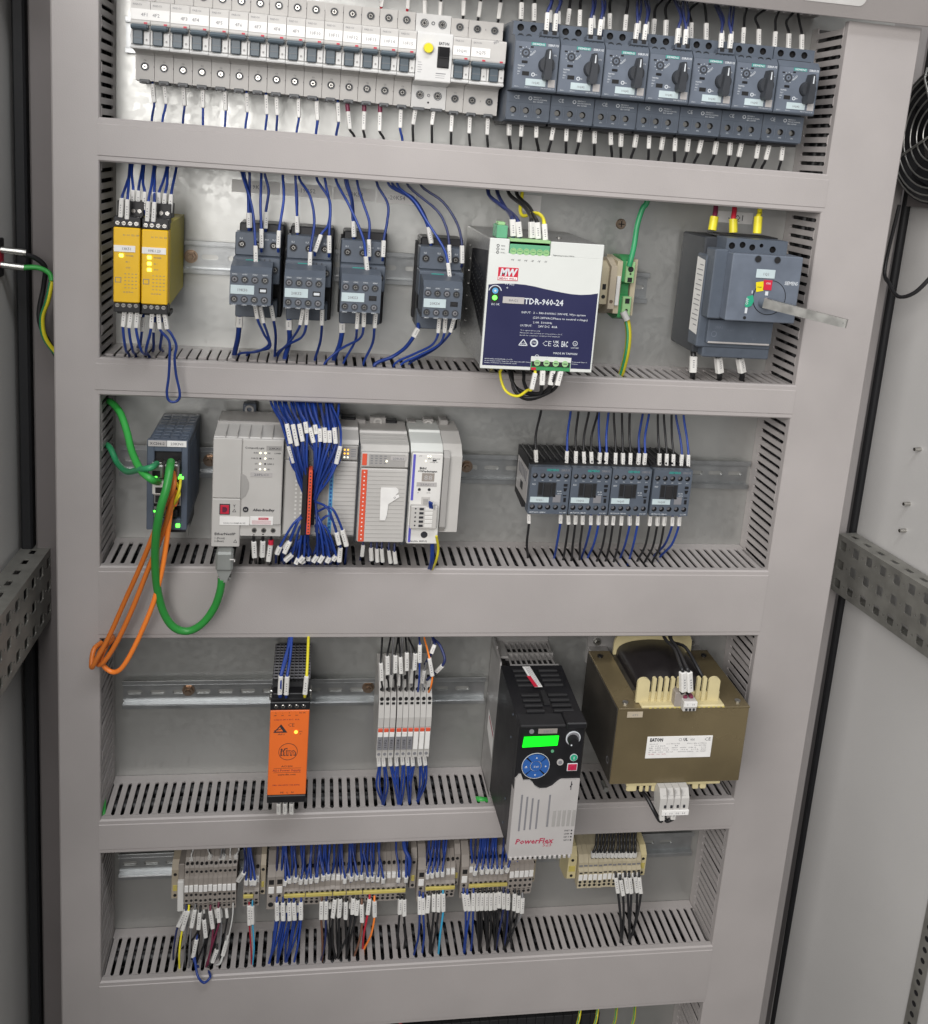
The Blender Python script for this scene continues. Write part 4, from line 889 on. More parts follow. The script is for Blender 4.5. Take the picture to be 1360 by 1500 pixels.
def onf(x_, y_, d=-118): return k('B4', x_, y_, d)
c = onf(795, 705); m = MB(); m.ring((c.x, -118, c.z), 17.6, 18.3, .3, 'black', 40); m.cyl((c.x, -118, c.z), 17.4, -.5, 'sg_light', n=36)
part('handle_rosette', m, t, o)
m = MB(); a = onf(715, 553); b = onf(832, 553); m.box(a.x, b.x, -118.8, -118, a.z-4.5, a.z+4.5, 'paper_blue', .2); m.text('1Q1', (a.x+b.x)/2, a.z-1.6, -118.95, 2.8, 'inkgrey', anchor='c'); part('name_plate', m, t, o)
m = MB(); a = onf(785, 625); m.box(a.x-5, a.x+4.6, -119.1, -118.4, a.z-5.5, a.z+5, 'red', .2); m.text('ON', a.x, a.z+.5, -119.25, 2.2, 'txt_white', anchor='c'); m.box(a.x-1.6, a.x+1.6, -119, -118.4, a.z-11, a.z-6.8, 'txt_white'); part('on_mark', m, t, o)
m = MB(); a = onf(733, 637); m.add([(a.x+q, -119.1, a.z+r_) for q, r_ in ((-3, -5.5), (4.8, -3.8), (3.4, 6), (-4.6, 4.6))], [(0, 1, 2, 3)], 'btn_yellow'); m.text('TRIP', a.x-2.6, a.z-1, -119.3, 1.3, 'ink', 5); part('trip_mark', m, t, o)
m = MB(); a = onf(668, 725); m.add([(a.x+q, -119.1, a.z+r_) for q, r_ in ((-4.2, -5), (-2, -7), (3, -5), (5.2, 0), (3.4, 6.5), (-2.8, 4.6))], [tuple(range(6))], 'led_green' if 0 else 'startgreen'); m.text('OFF', a.x-1, a.z-4.4, -119.3, 3, 'txt_white', rot=1.5); m.box(a.x-3, a.x-.6, -119, -118.2, a.z-13, a.z-7, 'txt_white'); m.box(a.x+1.8, a.x+2.6, -119, -118.2, a.z+8, a.z+11, 'txt_white'); part('off_mark', m, t, o)
m = MB(); a = onf(893, 607); m.text('SIEMENS', a.x, a.z-3, -118.2, 3.6, 'txt_white', 14.6, 'l', .02); part('printed_text', m, t, o)
m = MB()                                             # side rating label on the left wall
pa, pb = [(-20, 760), (-66, 768)], 0
m.add([(611.6, -62, 776), (611.6, -84, 774), (611.6, -84, 694), (611.6, -62, 696)], [(0, 1, 2, 3)], 'paper')
for q in range(13): m.box(611.3, 611.55, -81, -66 if q % 3 else -72, 768-q*5.4, 768.8-q*5.4, 'inkgrey')
part('side_label', m, t, o)
m = MB(); a = onf(765, 735, -120); m.cyl((a.x, -118.4, a.z), 6.5, -9, 'sg_light', n=16, r2=5.6); m.cyl((a.x, -127, a.z), 4, -3, 'steel', n=12)
q0, q1 = k('B4', 765, 737, -131), k('B4', 1278, 868, -190); d = (q1-q0).normalized(); up = Vector((0, 0, 1)); up = (up-d*up.dot(d)).normalized(); nn = d.cross(up)
def bar(q0, q1, h0, h1, th): m.add([q0+up*h0/2+nn*th/2, q0-up*h0/2+nn*th/2, q0-up*h0/2-nn*th/2, q0+up*h0/2-nn*th/2, q1+up*h1/2+nn*th/2, q1-up*h1/2+nn*th/2, q1-up*h1/2-nn*th/2, q1+up*h1/2-nn*th/2], [(0, 3, 2, 1), (4, 5, 6, 7), (0, 1, 5, 4), (1, 2, 6, 5), (2, 3, 7, 6), (3, 0, 4, 7)], 'steel')
bar(q0, q1, 10, 8.6, 5.5); part('handle_bar', m, t, o)
m = MB(); m.cyl(tuple(q1-d*4+nn*0+Vector((0, -2.6, 0))), 1.3, -.4, 'slotdark', n=8); part('handle_hole', m, t, o)
# ================================================================ ROW C
# network switch
o = (50.8, 0, 474); W_, H_ = 39, 94; t = thing('network_switch', 'blue-grey network switch with green and orange cables', 'network switch', o)
m = MB(); m.box(0, W_, -104, -8, 2, H_-2, 'net', 1.2)
for q in range(4):
    for r_ in range(8): m.box(3+q*9, 10+q*9, -98+r_*11, -91.5+r_*11, H_-2.3, H_-1.4, 'net', .3)
for r_ in range(8): m.box(W_-.4, W_+.4, -98+r_*11, -92+r_*11, 10, H_-10, 'net', .2)
part('housing', m, t)
m = MB(); m.box(0, 7, -110, -103, 0, H_, 'net', .8); m.box(W_-6, W_, -110, -103, 0, H_, 'net', .8); m.box(6.5, W_-5.5, -109.8, -103, H_-12, H_, 'net', .8); m.box(6.5, W_-5.5, -109.8, -103, 0, 12, 'net', .8); m.box(6.5, W_-5.5, -104.5, -103, 11, H_-11, 'slotdark'); part('front_frame', m, t)
m = MB(); m.box(1.2, 18.5, -110.5, -109.7, H_-6.6, H_-.6, 'pfgrey', .1); m.text('XC206-2', 9.8, H_-4.8, -110.7, 2.6, 'ink', 14, 'c'); part('type_label', m, t)
m = MB(); m.box(19, 37.5, -110.6, -109.7, H_-6.6, H_-.6, 'paper', .1); m.text('23KN1', 28.3, H_-4.8, -110.8, 2.6, 'inkgrey', 12, 'c'); part('name_label', m, t)
for q, (xx, zz) in enumerate(((4, 58), (18.5, 59), (7, 41))):
    m = MB(); m.box(xx, xx+13.5, -121, -104, zz, zz+13.5, 'steel' if q < 2 else 'white', 1.2); m.box(xx+3, xx+10.5, -121.4, -120.8, zz+2, zz+8, 'slotdark'); m.box(xx+2, xx+11.5, -118, -106, zz+13.5, zz+15.5, 'screw', .5); part('plug', m, t)
for q, (xx, zz) in enumerate(((7, 28), (7, 14), (21, 26))):
    m = MB(); m.box(xx, xx+12, -110.5, -104, zz, zz+11, 'steel', .4); m.box(xx+1.5, xx+10.5, -110.8, -110.3, zz+1.5, zz+8.5, 'slotdark'); part('port', m, t)
for xx, zz, r_ in ((31.5, 55.5, 1.5), (34, 55.5, 1.4), (10.6, 59.5, 1.1), (30.5, 5, 2.0), (8, 20, 1.0)):
    m = MB(); m.box(xx-r_, xx+r_, -111 if zz != 59.5 else -121.9, -104, zz-r_, zz+r_, 'led_green', .4); part('status_lamp', m, t)
m = MB(); m.box(20.5, 31, -124, -104, 30, 41, 'orange', 1); m.box(22, 30, -112, -104, 14, 22, 'black', 1); m.box(4, 38, -90, -40, -11, 2, 'sg_dark', 1); m.box(36, 39, -92, -86, -14, -2, 'steel', .5); part('fibre_plug', m, t)
# controller
o = (113.4, 0, 466); t = thing('controller', 'light grey programmable controller with two columns of status lamps', 'controller', o)
m = MB()
def sloped_top(m, x0, x1, H_, y1, mt, bot=0, rib=4):
    m.prism([(-8, bot), (y1, bot), (y1, H_-6), (y1+5, H_), (-62, H_+3.5), (-60, H_+5), (-22, H_+5), (-18, H_-2), (-8, H_-2)], x0, x1, mt)
sloped_top(m, 0, 69, 104, -103, 'plc', 0)
for q in range(1, 6): m.box(q*11.5-.35, q*11.5+.35, -100, -64, 103.2, 107.2, 'plc_dark')
m.box(0.5, 68.5, -62.6, -61.6, 106, 109.6, 'plc_dark'); part('housing', m, t)
m = MB(); m.box(22, 36, -20, -10, 100, 117, 'sg', 1); m.ring((29, -20, 111), 2.6, 4.8, 2.5, 'plc_dark', 16); part('mounting_latch', m, t)
m = MB(); m.box(0, 28.2, -105.2, -102, 41, 104, 'plc', .8); m.box(28.6, 69, -105.2, -102, 13, 103.5, 'plc', .8); m.box(0, 28.2, -105.2, -102, -11.5, 40.4, 'plc', .8); m.prism([(28.3, 40), (33, 44), (36, 52), (36, 58), (33, 65), (28.3, 68)], -105.8, -105, 'plc_dark', 'y'); part('front_cover', m, t)
m = MB(); m.box(7.5, 18, -105.7, -104.8, 23.5, 35, 'ink', .3); m.box(8.5, 17, -106.1, -105.6, 24.5, 34, 'red', .6); m.prism([(10.5, 26.5), (13.5, 26.5), (15.3, 28.5), (15.3, 30.5), (13.5, 32), (10.5, 32)], -106.6, -106, 'w_maroon', 'y'); part('usb_port', m, t)
m = MB(); m.box(37, 66, -105.9, -105.1, 28, 25, 'plc', .1) if False else None
m.text('CompactLogix', 31, 94, -105.5, 2.0, 'ink', 19); m.text('L330ER', 60, 89, -105.5, 1.4, 'ink', 6.5); m.text('Allen-Bradley', 40.5, 27.8, -105.5, 2.7, 'ink', 21.5, 'l', .03, slant=.15)
for q, s_ in enumerate(('RUN', 'FORCE', 'I/O', 'OK')): m.text(s_, 44, 89-q*5.7, -105.5, 1.5, 'ink', anchor='r')
for q, s_ in enumerate(('NS', 'LINK 1', 'LINK 2', 'SD')): m.text(s_, 53.5, 89-q*5.7, -105.5, 1.5, 'ink')
m.text('EtherNet/IP', 3.2, 1.5, -105.5, 2.6, 'ink', 21, 'l', .02); m.text('1 (Front)', 3.2, -2.8, -105.5, 2, 'ink'); m.text('2 (Rear)', 3.2, -6, -105.5, 2, 'ink'); m.text('AB', 33.2, 28.6, -106.15, 1.8, 'plc', anchor='c')
for cx_, cz_ in ((22.2, 28), (24, -5)):
    m.add([(cx_-2, -105.45, cz_-1.6), (cx_+2, -105.45, cz_-1.6), (cx_, -105.45, cz_+2)], [(0, 1, 2)], 'ink'); m.add([(cx_-1.2, -105.55, cz_-1.1), (cx_+1.2, -105.55, cz_-1.1), (cx_, -105.55, cz_+1.1)], [(0, 1, 2)], 'plc')
m.text('Y', 22.2, 31.5, -105.5, 3, 'ink', anchor='c'); part('printed_text', m, t)
m = MB(); m.cyl((33.4, -105.1, 29.5), 2.9, -.8, 'ink', n=20); part('round_badge', m, t)
for q in range(4):
    for s_, xx in enumerate((46.3, 51.2)):
        m = MB(); lit = not ((q == 1 and s_ == 0) or (q == 2 and s_ == 1)); m.cyl((xx, -105.1, 89.7-q*5.7), .95, -.5, 'led_white' if lit else 'ink', n=10); part('status_lamp', m, t)
m = MB(); m.box(37, 58.5, -105.7, -105.1, 64.5, 69.5, 'pfgrey', .1); m.text('23PLC1', 47.7, 65.8, -105.9, 2.3, 'inkgrey', 14, 'c', .02); part('name_label', m, t)
m = MB(); m.box(52, 67, -105.7, -105.1, 92.5, 97.5, 'plc_dark', .1); m.text('23KX1', 60, 93.8, -105.9, 2.0, 'ink', 11, 'c'); part('name_label', m, t)
m = MB(); m.box(8, 37.5, -105.8, -105.1, 12.5, 21.5, 'paper', .1); m.text('2A:A0:CO-9E-MP-BC-E5', 22.7, 14, -105.95, 1.5, 'inkgrey', 22, 'c'); m.box(38.2, 61, -105.8, -105.1, 13, 22, 'paper', .1); m.box(46.5, 56.5, -106, -105.7, 18.6, 21, 'red'); m.text('WARNING', 51.5, 19.2, -106.1, 1.2, 'txt_white', 8, 'c')
for q in range(4): m.box(40, 59, -105.95, -105.75, 14+q*1.1, 14.3+q*1.1, 'mred')
part('sticker', m, t)
m = MB(); m.box(37, 67, -101, -84, -.5, 12.4, 'w_brown' if 0 else 'sg_dark', .6); m.box(36, 69, -84, -40, -1, 12, 'plc', .8)
for q in range(3): m.box(39+q*9.5, 46+q*9.5, -102.5, -101, 0, 10, 'plc_dark', .3); m.screw((42.5+q*9.5, -102.5, 6.2), 3.1, proud=1.4)
part('power_terminals', m, t)
# output / input modules of the controller
def io_module(loc, w_, label, front, H_=100):
    t = thing('io_module', label, 'controller module', loc, 'modules attached right of the controller'); return t
o = (183.3, 0, 462); t = io_module(o, 75, 'controller module buried behind the blue wire bundle', 0)
m = MB(); m.prism([(-8, 0), (-92, 0), (-92, 98), (-86, 104), (-62, 108), (-60, 110), (-22, 110), (-18, 104), (-8, 104)], 0, 75, 'plc'); part('housing', m, t)
m = MB(); m.box(1, 37, -97, -91, 3, 84, 'plc', .8); m.box(45, 74.5, -97, -91, 3, 84, 'plc', .8)
for q in range(16): m.box(52, 74, -97.4, -96.8, 8+q*4.7, 8.4+q*4.7, 'plc_dark')
for q in range(18):
    for xx in (12, 17, 22): m.box(xx, xx+2, -97.3, -96.8, 4+q*4.4, 6+q*4.4, 'white' if xx != 22 else 'inkgrey')
m.box(46.5, 50.5, -97.5, -96.8, 5, 82, 'ltblue', .2)
for q in range(18): m.box(47.5, 49.4, -97.8, -97.4, 7+q*4.2, 9.4+q*4.2, 'keyblue')
part('front_cover', m, t)
m = MB(); m.box(58, 74, -97.6, -91.5, 86, 101, 'plc_dark', .6)
for q in range(3):
    for r_ in range(2): m.cyl((60.5+r_*3.4, -97.6, 97-q*4), .9, -.4, 'led_amber' if q < 2 else 'led_white', n=8)
for q in range(4): m.box(67, 72, -97.8, -97.5, 90+q*2.4, 90.8+q*2.4, 'inkgrey')
part('lamp_window', m, t)
m = MB(); m.box(24, 33, -99, -97, 15, 75, 'ink', .3); m.box(22, 25, -101, -97, 30, 55, 'ored', .3); part('left_terminal_block', m, t)
qa, qb, qc = k('C2', 562, 392, -127), k('C2', 548, 728, -127), k('C2', 540, 338, -120)
m = MB(); xo = qa.x-o[0]-1; z0, z1 = qb.z-o[2], qa.z-o[2]; m.box(xo-1.8, xo+1.9, -127, -112, z0, z1, 'ored', .4)
for q in range(20): m.cyl((xo, -127, z0+2.5+q*(z1-z0-5)/19), .8, -.2, 'ink', n=6)
m.box(xo-7.5, xo-2.6, -122, -97, z0-3, z1+12, 'slotdark', .5); part('orange_terminal_strip', m, t)
m = MB(); m.box(48, 58, -30, -20, 104, 116, 'sg', .8); m.ring((52.5, -30, 111.5), 2.4, 4.4, 2, 'plc_dark', 14); m.box(58, 73, -32, -18, 103, 113, 'black', .8); part('mounting_latch', m, t)
o = (259.8, 0, 460); t = io_module(o, 51, 'grey controller module with an orange strip down its left side', 1)
m = MB(); m.prism([(-8, 0), (-98, 0), (-98, 98), (-91, 103.5), (-62, 107), (-60, 109), (-22, 109), (-18, 104), (-8, 104)], 0, 50.5, 'plc')
for q in range(3): m.box(2, 49, -88+q*9, -87.4+q*9, 103+q*1.3, 104.2+q*1.3, 'plc_dark')
m.box(-1.8, 0, -100, -8, -1, 104, 'sg_dark'); part('housing', m, t)
m = MB(); m.box(1, 49.5, -104.2, -97, 1, 81.5, 'plc', .8)
for q in range(17): m.box(9, 47.5, -104.5, -104, 6+q*4.5, 6.35+q*4.5, 'plc_dark')
m.box(49.8, 51, -103, -98, -1, 99, 'sg_dark'); m.box(46, 51, -102, -96, -3, 3, 'sg_dark', .6); part('front_cover', m, t)
m = MB(); m.box(2, 8, -105, -104, 2, 80.5, 'ored', .2)
for q in range(17): m.cyl((5, -105, 5+q*4.55), .8, -.15, 'paper', n=6)
m.box(2, 6.8, -104.4, -103, 85, 97.5, 'ored', .2); part('orange_strip', m, t)
m = MB(); m.box(1, 49.5, -103.6, -97.8, 83, 98.5, 'plc', .8); m.box(9, 46, -104, -103.5, 84.5, 97, 'plc_dark', .2)
for q in range(4):
    for r_ in range(4): m.box(10.5+r_*4.6, 13+r_*4.6, -104.2, -103.9, 87+q*2.6, 88+q*2.6, 'inkgrey')
m.cyl((27, -104, 90), 1.1, -.4, 'led_white', n=8); part('lamp_window', m, t)
m = MB(); m.box(31, 47, -104.5, -103.9, 91, 95.5, 'pfgrey', .1); m.text('23KA2', 39, 92, -104.65, 2.2, 'inkgrey', 12, 'c'); part('name_label', m, t)
m = MB(); m.prism([(23.5, 26), (29, 26), (30.5, 32), (31.5, 44), (42.5, 52), (41.5, 54.5), (38, 53.5), (41.2, 57), (41, 60), (38.5, 62), (23, 62), (22.5, 58)], -105.6, -104.8, 'paper', 'y'); m.text('23', 37, 49.5, -105.8, 2, 'inkgrey', rot=.7); part('paper_scrap', m, t)
m = MB(); m.box(12, 30, -30, -20, 103, 115, 'plc_dark', .8); m.ring((21, -30, 110.5), 2.6, 4.8, 2, 'plc', 14); m.box(-4, 8, -34, -18, 103, 113, 'plc_dark', 1.2); m.box(30, 42, -30, -18, 100, 112, 'black', .8); part('mounting_latch', m, t)
o = (312.2, 0, 459.5); t = io_module(o, 36, 'narrow white and violet communication module with a digit display', 2)
m = MB(); m.prism([(-8, 0), (-98, 0), (-98, 98), (-88, 106), (-62, 110), (-60, 112), (-22, 112), (-18, 104), (-8, 104)], 0, 33.5, 'psu_white'); part('housing', m, t)
m = MB(); m.box(.6, 33, -105, -97, .5, 100, 'white', .9); part('front_cover', m, t)
m = MB(); m.box(1.8, 4.3, -105.5, -104.9, 49, 99, 'violet', .1); m.box(1.8, 4.3, -105.5, -104.9, 2.5, 21.5, 'violet', .1); part('violet_stripe', m, t)
m = MB(); m.text('Bihl', 9, 83, -105.2, 2.4, 'ink', 7, 'l', .03); m.text('+Wiedemann', 7.5, 79.8, -105.2, 2.4, 'ink', 20, 'l', .03); m.text('AS-i Power', 17, 94, -105.2, 1.4, 'ink', 13); m.text('Art.No. BWU2', 4, 2.8, -105.2, 1.8, 'ink', 18, 'l', .02)
m.text('pwr', 8, 97, -105.2, 1.2, 'ink'); m.text('config err', 19, 90.5, -105.2, 1.2, 'ink', 9); m.text('set', 8, 57, -105.2, 1.2, 'ink'); m.text('mode', 18, 57, -105.2, 1.2, 'ink')
for xx in (10.2, 20.5): m.cyl((xx, -104.9, 61), 1.6, -.5, 'ink', n=12)
m.box(22, 26, -105.3, -104.9, 92, 93.6, 'ink'); part('printed_text', m, t)
m = MB()
for xx, zz in ((17, 97.2), (19.5, 97.2), (15, 92)): m.cyl((xx, -104.9, zz), .8, -.5, 'led_white', n=8)
part('status_lamp', m, t)
m = MB(); m.box(12, 25, -105.5, -104.8, 70, 79, 'tgrey', .2); m.text('88', 18.5, 71.5, -105.7, 5.5, 'pfgrey', 9, 'c'); part('digit_display', m, t)
m = MB(); m.box(7, 28, -105.6, -104.9, 64.5, 69, 'pfgrey', .1); m.text('23AS11', 17.5, 65.6, -105.75, 2.1, 'inkgrey', 14, 'c'); part('name_label', m, t)
m = MB(); m.box(13, 22, -105.6, -104.9, 43.5, 53, 'plc', .2); m.box(15, 20, -106, -105.5, 45, 51, 'plc_dark', .3); part('jack', m, t)
m = MB(); m.box(2, 30, -112, -104, 20, 45, 'plc', .8)
for q in range(5): m.box(11, 15.5, -112.5, -111.8, 22.5+q*4.6, 25+q*4.6, 'ink', .2); m.box(17, 25, -112.4, -111.8, 22+q*4.6, 25.4+q*4.6, 'white', .2); m.cyl((7, -112, 24+q*4.6), .9, -.2, 'ink', n=8)
part('wire_terminals', m, t)
m = MB(); m.cyl((18.5, -104.9, 11), 3.6, -.6, 'ink', n=18); part('round_socket', m, t)
m = MB(); m.box(18, 30, -32, -20, 104, 116, 'plc_dark', .8); m.ring((24, -32, 111), 2.4, 4.4, 2, 'plc', 14); m.box(0, 11, -34, -18, 104, 113, 'plc_dark', 1.2); part('mounting_latch', m, t)
t = thing('end_cap', 'ribbed grey end cap closing the controller row', 'end cap', (346.2, 0, 463)); m = MB(); m.prism([(-8, 2), (-70, 0), (-98, 8), (-98, 92), (-86, 102), (-60, 108), (-20, 108), (-8, 102)], 0, 20, 'plc'); part('housing', m, t)
m = MB(); m.prism([(-100, 10), (-104, 16), (-104, 92), (-98, 98), (-90, 96), (-96, 88), (-97, 12)], 0, 6, 'plc_dark')
for q in range(14): m.box(20, 20.5, -92, -20, 10+q*6.4, 11.2+q*6.4, 'plc_dark')
m.box(2, 12, -36, -18, 106, 113, 'plc_dark', 1.2); part('locking_lever', m, t)
# small contactors
def contactor_small(loc, label, txt, patch):
    t = thing('contactor', label, 'contactor', loc, 'small contactors in the third row')
    m = MB(); m.prism([(-8, 0), (-50, -4), (-50, 4), (-72, 0), (-72, 54), (-50, 58), (-8, 56)], .3, 44.7, 'blackmat')
    for q in range(6): m.box(2+q*7.3, 4+q*7.3, -68, -12, 56, 58.5, 'black', .3)
    part('base', m, t)
    m = MB(); m.shell5(.2, 44.8, -80, -66, 0, 53.5, 'sg')
    cs = [5+q*8.7 for q in range(5)]; xs = [.2]+[(cs[q]+cs[q+1])/2 for q in range(4)]+[44.8]
    m.grid(-80, xs, [0, 4, 11.5, 39.5, 47.5, 53.5], {**{(q, 1): (cs[q], 7.6, 3.0) for q in range(5)}, **{(q, 3): (cs[q], 43.6, 3.0) for q in range(5)}}, 'sg', depth=5, n=12)
    for c in cs:
        for zz in (7.6, 43.6): m.cyl((c, -75.5, zz), 2.2, -1, 'inkgrey', n=8)
    part('front_body', m, t)
    m = MB(); m.box(10, 14.4, -80.6, -80, 22, 35.5, 'slotdark'); m.box(15.8, 23.6, -82.2, -80, 20.5, 35.5, 'blackmat', .6); m.box(25, 28.6, -80.6, -80, 21, 35.5, 'slotdark'); m.box(9.2, 29.6, -80.3, -79.9, 19.6, 36.4, 'sg_dark'); part('actuator_slots', m, t)
    m = MB(); m.box(1.6, 22.5, -80.8, -79.9, 13.2, 19.4, 'paper_blue', .15); m.text(txt, 12, 15.2, -80.95, 2.2, 'inkgrey', anchor='c'); part('name_plate', m, t)
    m = MB(); m.box(16.2, 31, -80.2, -79.95, 48.6, 52.4, 'teal') if 0 else None
    m.text('SIEMENS', 17.5, 49.2, -80.15, 2.5, 'teal', 13.5, 'l', .03); m.text('SIRIUS', 33.5, 49.2, -80.15, 2.4, 'inkgrey', 9.5, 'l', .02)
    m.text('3RT2015-1BB41', 2, 1, -80.15, 1.5, 'txt_white', 18); m.text('DC 24V', 36, 1, -80.15, 1.4, 'txt_white', 7); m.text('NO', 2.5, 33, -80.15, 1.8, 'txt_white')
    m.text('Ith 18A', 31, 25.5, -80.15, 1.5, 'txt_white', 5); m.text('690V', 31.5, 22.8, -80.15, 1.4, 'txt_white', 5)
    for q in range(5): m.text(('1L1', '3L2', '5L3', '13NO', 'A1+')[q], cs[q], 38, -80.15, 1.1, 'txt_white', anchor='c')
    part('printed_text', m, t)
    m = MB(); m.box(37.8, 42, -80.5, -79.9, 32, 34.8, 'black'); m.prism([(37.8, 30), (42, 30), (41, 26.4), (38.6, 26.4)], -80.5, -79.9, 'black', 'y'); m.box(37.8, 41.8, -80.4, -79.9, 20.8, 22, 'black'); m.box(39, 41.8, -80.4, -79.9, 14, 18.8, 'black'); part('side_slots', m, t)
    if patch: m = MB(); m.box(27, 35.8, -80.3, -79.9, 13.4, 22, 'inkgrey', .1); part('sticker', m, t)
    return t
cc = ['leftmost of the four small contactors in the third row', 'second small contactor from the left in the third row', 'third small contactor from the left, without a grey square sticker', 'rightmost small contactor, set slightly apart from the others']
for i, x_ in enumerate((445.6, 491.4, 537.4, 584.8)): contactor_small((x_, 0, 486.2), cc[i], ('16Q61', '16Q62', '16Q63', '16Q65')[i], i != 2)
m = MB(); m.box(-.3, 0, -70, -14, 8, 46, 'pfgrey'); 
for q in range(6): m.box(-.45, -.3, -62+q*7, -58+q*7, 30, 42, 'inkgrey')
m.box(-.5, -.3, -48, -36, 15, 24, 'black')
o = (445.5, 0, 486.2); tl = [x for x in sc.objects if x.get('label') == cc[0]][0]; part('side_label', m, tl)
# ================================================================ ROW D
o = (179, 0, 160.5); W_ = 41.5; t = thing('sensor_power_supply', 'slim bright orange power supply module with black ends', 'power supply', o)
m = MB(); m.prism([(-8, 14), (-60, 6), (-106, 4), (-106, 121), (-92, 126), (-80, 132), (-8, 132)], 0.5, W_-.5, 'blackmat')
for q in range(9):
    for r_ in range(12): m.box(3+q*4, 5.6+q*4, -86+r_*6.2, -82.6+r_*6.2, 131.6, 132.6, 'slotdark')
    for r_ in range(3): m.box(3+q*4, 5.6+q*4, -80.4, -79.6, 127.5+r_, 128+r_, 'slotdark')
part('housing', m, t)
m = MB()
for q in range(10): m.box(1.5+q*4.3, 2.2+q*4.3, -84, -12, 132.4, 134, 'inkgrey')
for r_ in range(12): m.box(1, W_-1, -84+r_*6.2, -83+r_*6.2, 132.4, 133.8, 'inkgrey')
part('vent_grille', m, t)
m = MB(); m.box(0, W_, -111.5, -100, 0, 9, 'black', .8); part('terminal_block', m, t); m = MB(); m.box(0, W_, -111, -96, 111.5, 121, 'black', .8); m.box(2, W_-2, -104, -90, 120, 127, 'black', .8)
for q in range(5): m.screw((6+q*7.2, -111, 115.8), 2.2, proud=.4)
for q in range(3): m.box(12+q*7, 17+q*7, -108, -102, -1, 1, 'slotdark')
part('terminal_block', m, t)
for xx in (-1.5, W_-1.5):
    m = MB(); m.box(xx, xx+3, -98, -88, 117, 127, 'steel', .8); m.cyl((xx+1.5, -99, 119), 2, -2, 'steel', n=10); part('metal_clip', m, t)
m = MB(); m.box(.2, W_-.2, -110.8, -103, 9.3, 111.2, 'orange', .7); part('orange_front', m, t)
m = MB(); y = -110.95
for q, s_ in enumerate(('+', '-', '+', '-', 'DC OK')): m.text(s_, 6+q*7 if q < 4 else 34, 107.5, y, 1.8, 'ink', 6.5 if q == 4 else None, 'c')
for q in range(4): m.text('24V', 5.5+q*7.5, 104.8, y, 1.3, 'ink', anchor='c')
m.text('output 24 V DC  4 A', 4, 99.8, y, 1.4, 'w_maroon', 27); m.text('CE', 19, 92, y, 4.2, 'ink', 7, 'l', -.01); m.text('DC', 31.5, 85.2, y, 1.6, 'ink'); m.text('ok', 31.5, 82.6, y, 1.4, 'ink'); m.text('AS-i', 9, 82.3, y, 1.6, 'ink', 7)
for pts in ([(4, 85), (19, 85), (12, 95)], ): m.add([(a, y, b_) for a, b_ in pts], [(0, 1, 2)], 'ink'); m.add([(6.5, y-.1, 86.6), (14.5, y-.1, 86.6), (11, y-.1, 91.6)], [(0, 1, 2)], 'orange'); m.add([(5, y-.15, 87), (13.5, y-.15, 89.4), (13.5, y-.15, 90.2), (5, y-.15, 87.8)], [(0, 1, 2, 3)], 'ink')
m.ring((20.5, -110.8, 62), 9.6, 10.1, .2, 'ink', 40)
m.text('ifm', 12.2, 57.6, y, 8.6, 'ink', 16.6, 'l', .04); m.text('ifm', 13.0, 58.2, y-.1, 7.4, 'orange', 15, 'l', .0)
m.text('AC1256', 20, 43.5, y, 2.0, 'ink', 12, 'c'); m.text('AS-i Power Supply', 20, 38.4, y, 2.4, 'w_maroon', 30, 'c'); m.text('www.ifm.com', 20, 33.4, y, 2.2, 'ink', 19, 'c'); m.text('PRI: 100-230V / 50-60Hz', 20, 20.8, y, 1.6, 'w_maroon', 29, 'c')
for zz in (42, 36.8): m.box(6, 35, y-.05, y+.05, zz, zz+.25, 'ink')
m.text('PE   L   N', 21, 11.6, y, 1.9, 'ink', 14, 'c'); part('printed_text', m, t)
m = MB(); m.cyl((28, -110.8, 85.6), 1.9, -.7, 'led_amber', n=12); part('status_lamp', m, t)
# fuse modules
fm = None
for i in range(9):
    loc = (297.3+i*6.63+(.9 if i > 2 else 0), 0, 187.5); lb = 'slim grey fuse terminal with red mark, %s of nine from the left' % ORD[i+1]
    dark = i < 6
    t = thing('fuse_terminal', lb, 'fuse terminal', loc, 'slim fuse terminals in the fourth row'); w_ = 6.3
    m = MB(); m.prism([(-8, 20), (-30, 8), (-66, 2), (-78, 2), (-78, 52), (-72, 72), (-56, 84), (-40, 90), (-8, 92)], .15, w_, 'plc'); m.box(.2, w_-.1, -78.4, -77, 40, 40.5, 'plc_dark'); part('housing', m, t)
    m = MB(); m.box(.8, w_-.6, -79.3, -77.6, 35, 39, 'ored', .3); part('red_lever', m, t)
    m = MB(); m.box(.6, w_-.4, -79.8, -77.6, 13, 34.6, 'paper', .3)
    if dark: m.box(.5, w_-.3, -80.1, -79.6, 13, 29.5, 'tgrey' if 0 else 'inkgrey', .1); m.text('11F%d' % (i+1), 4.4, 15, -80.25, 2.6, 'ink', 11, rot=math.pi/2)
    part('marker', m, t)
    m = MB(); m.cyl((w_/2, -78, 6.5), 1.9, -.2, 'inkgrey', n=10)
    for zz, yy in ((72.6, -72.8), (80, -65)): m.cyl((w_/2, yy, zz), 2.1, -.9, 'slotdark', n=10)
    m.box(1.6, w_-1.5, -74.8, -73.4, 66.5, 68.6, 'slotdark'); m.cyl((w_/2, -50, 87), 1.8, -4, 'slotdark', n=8); part('wire_openings', m, t)
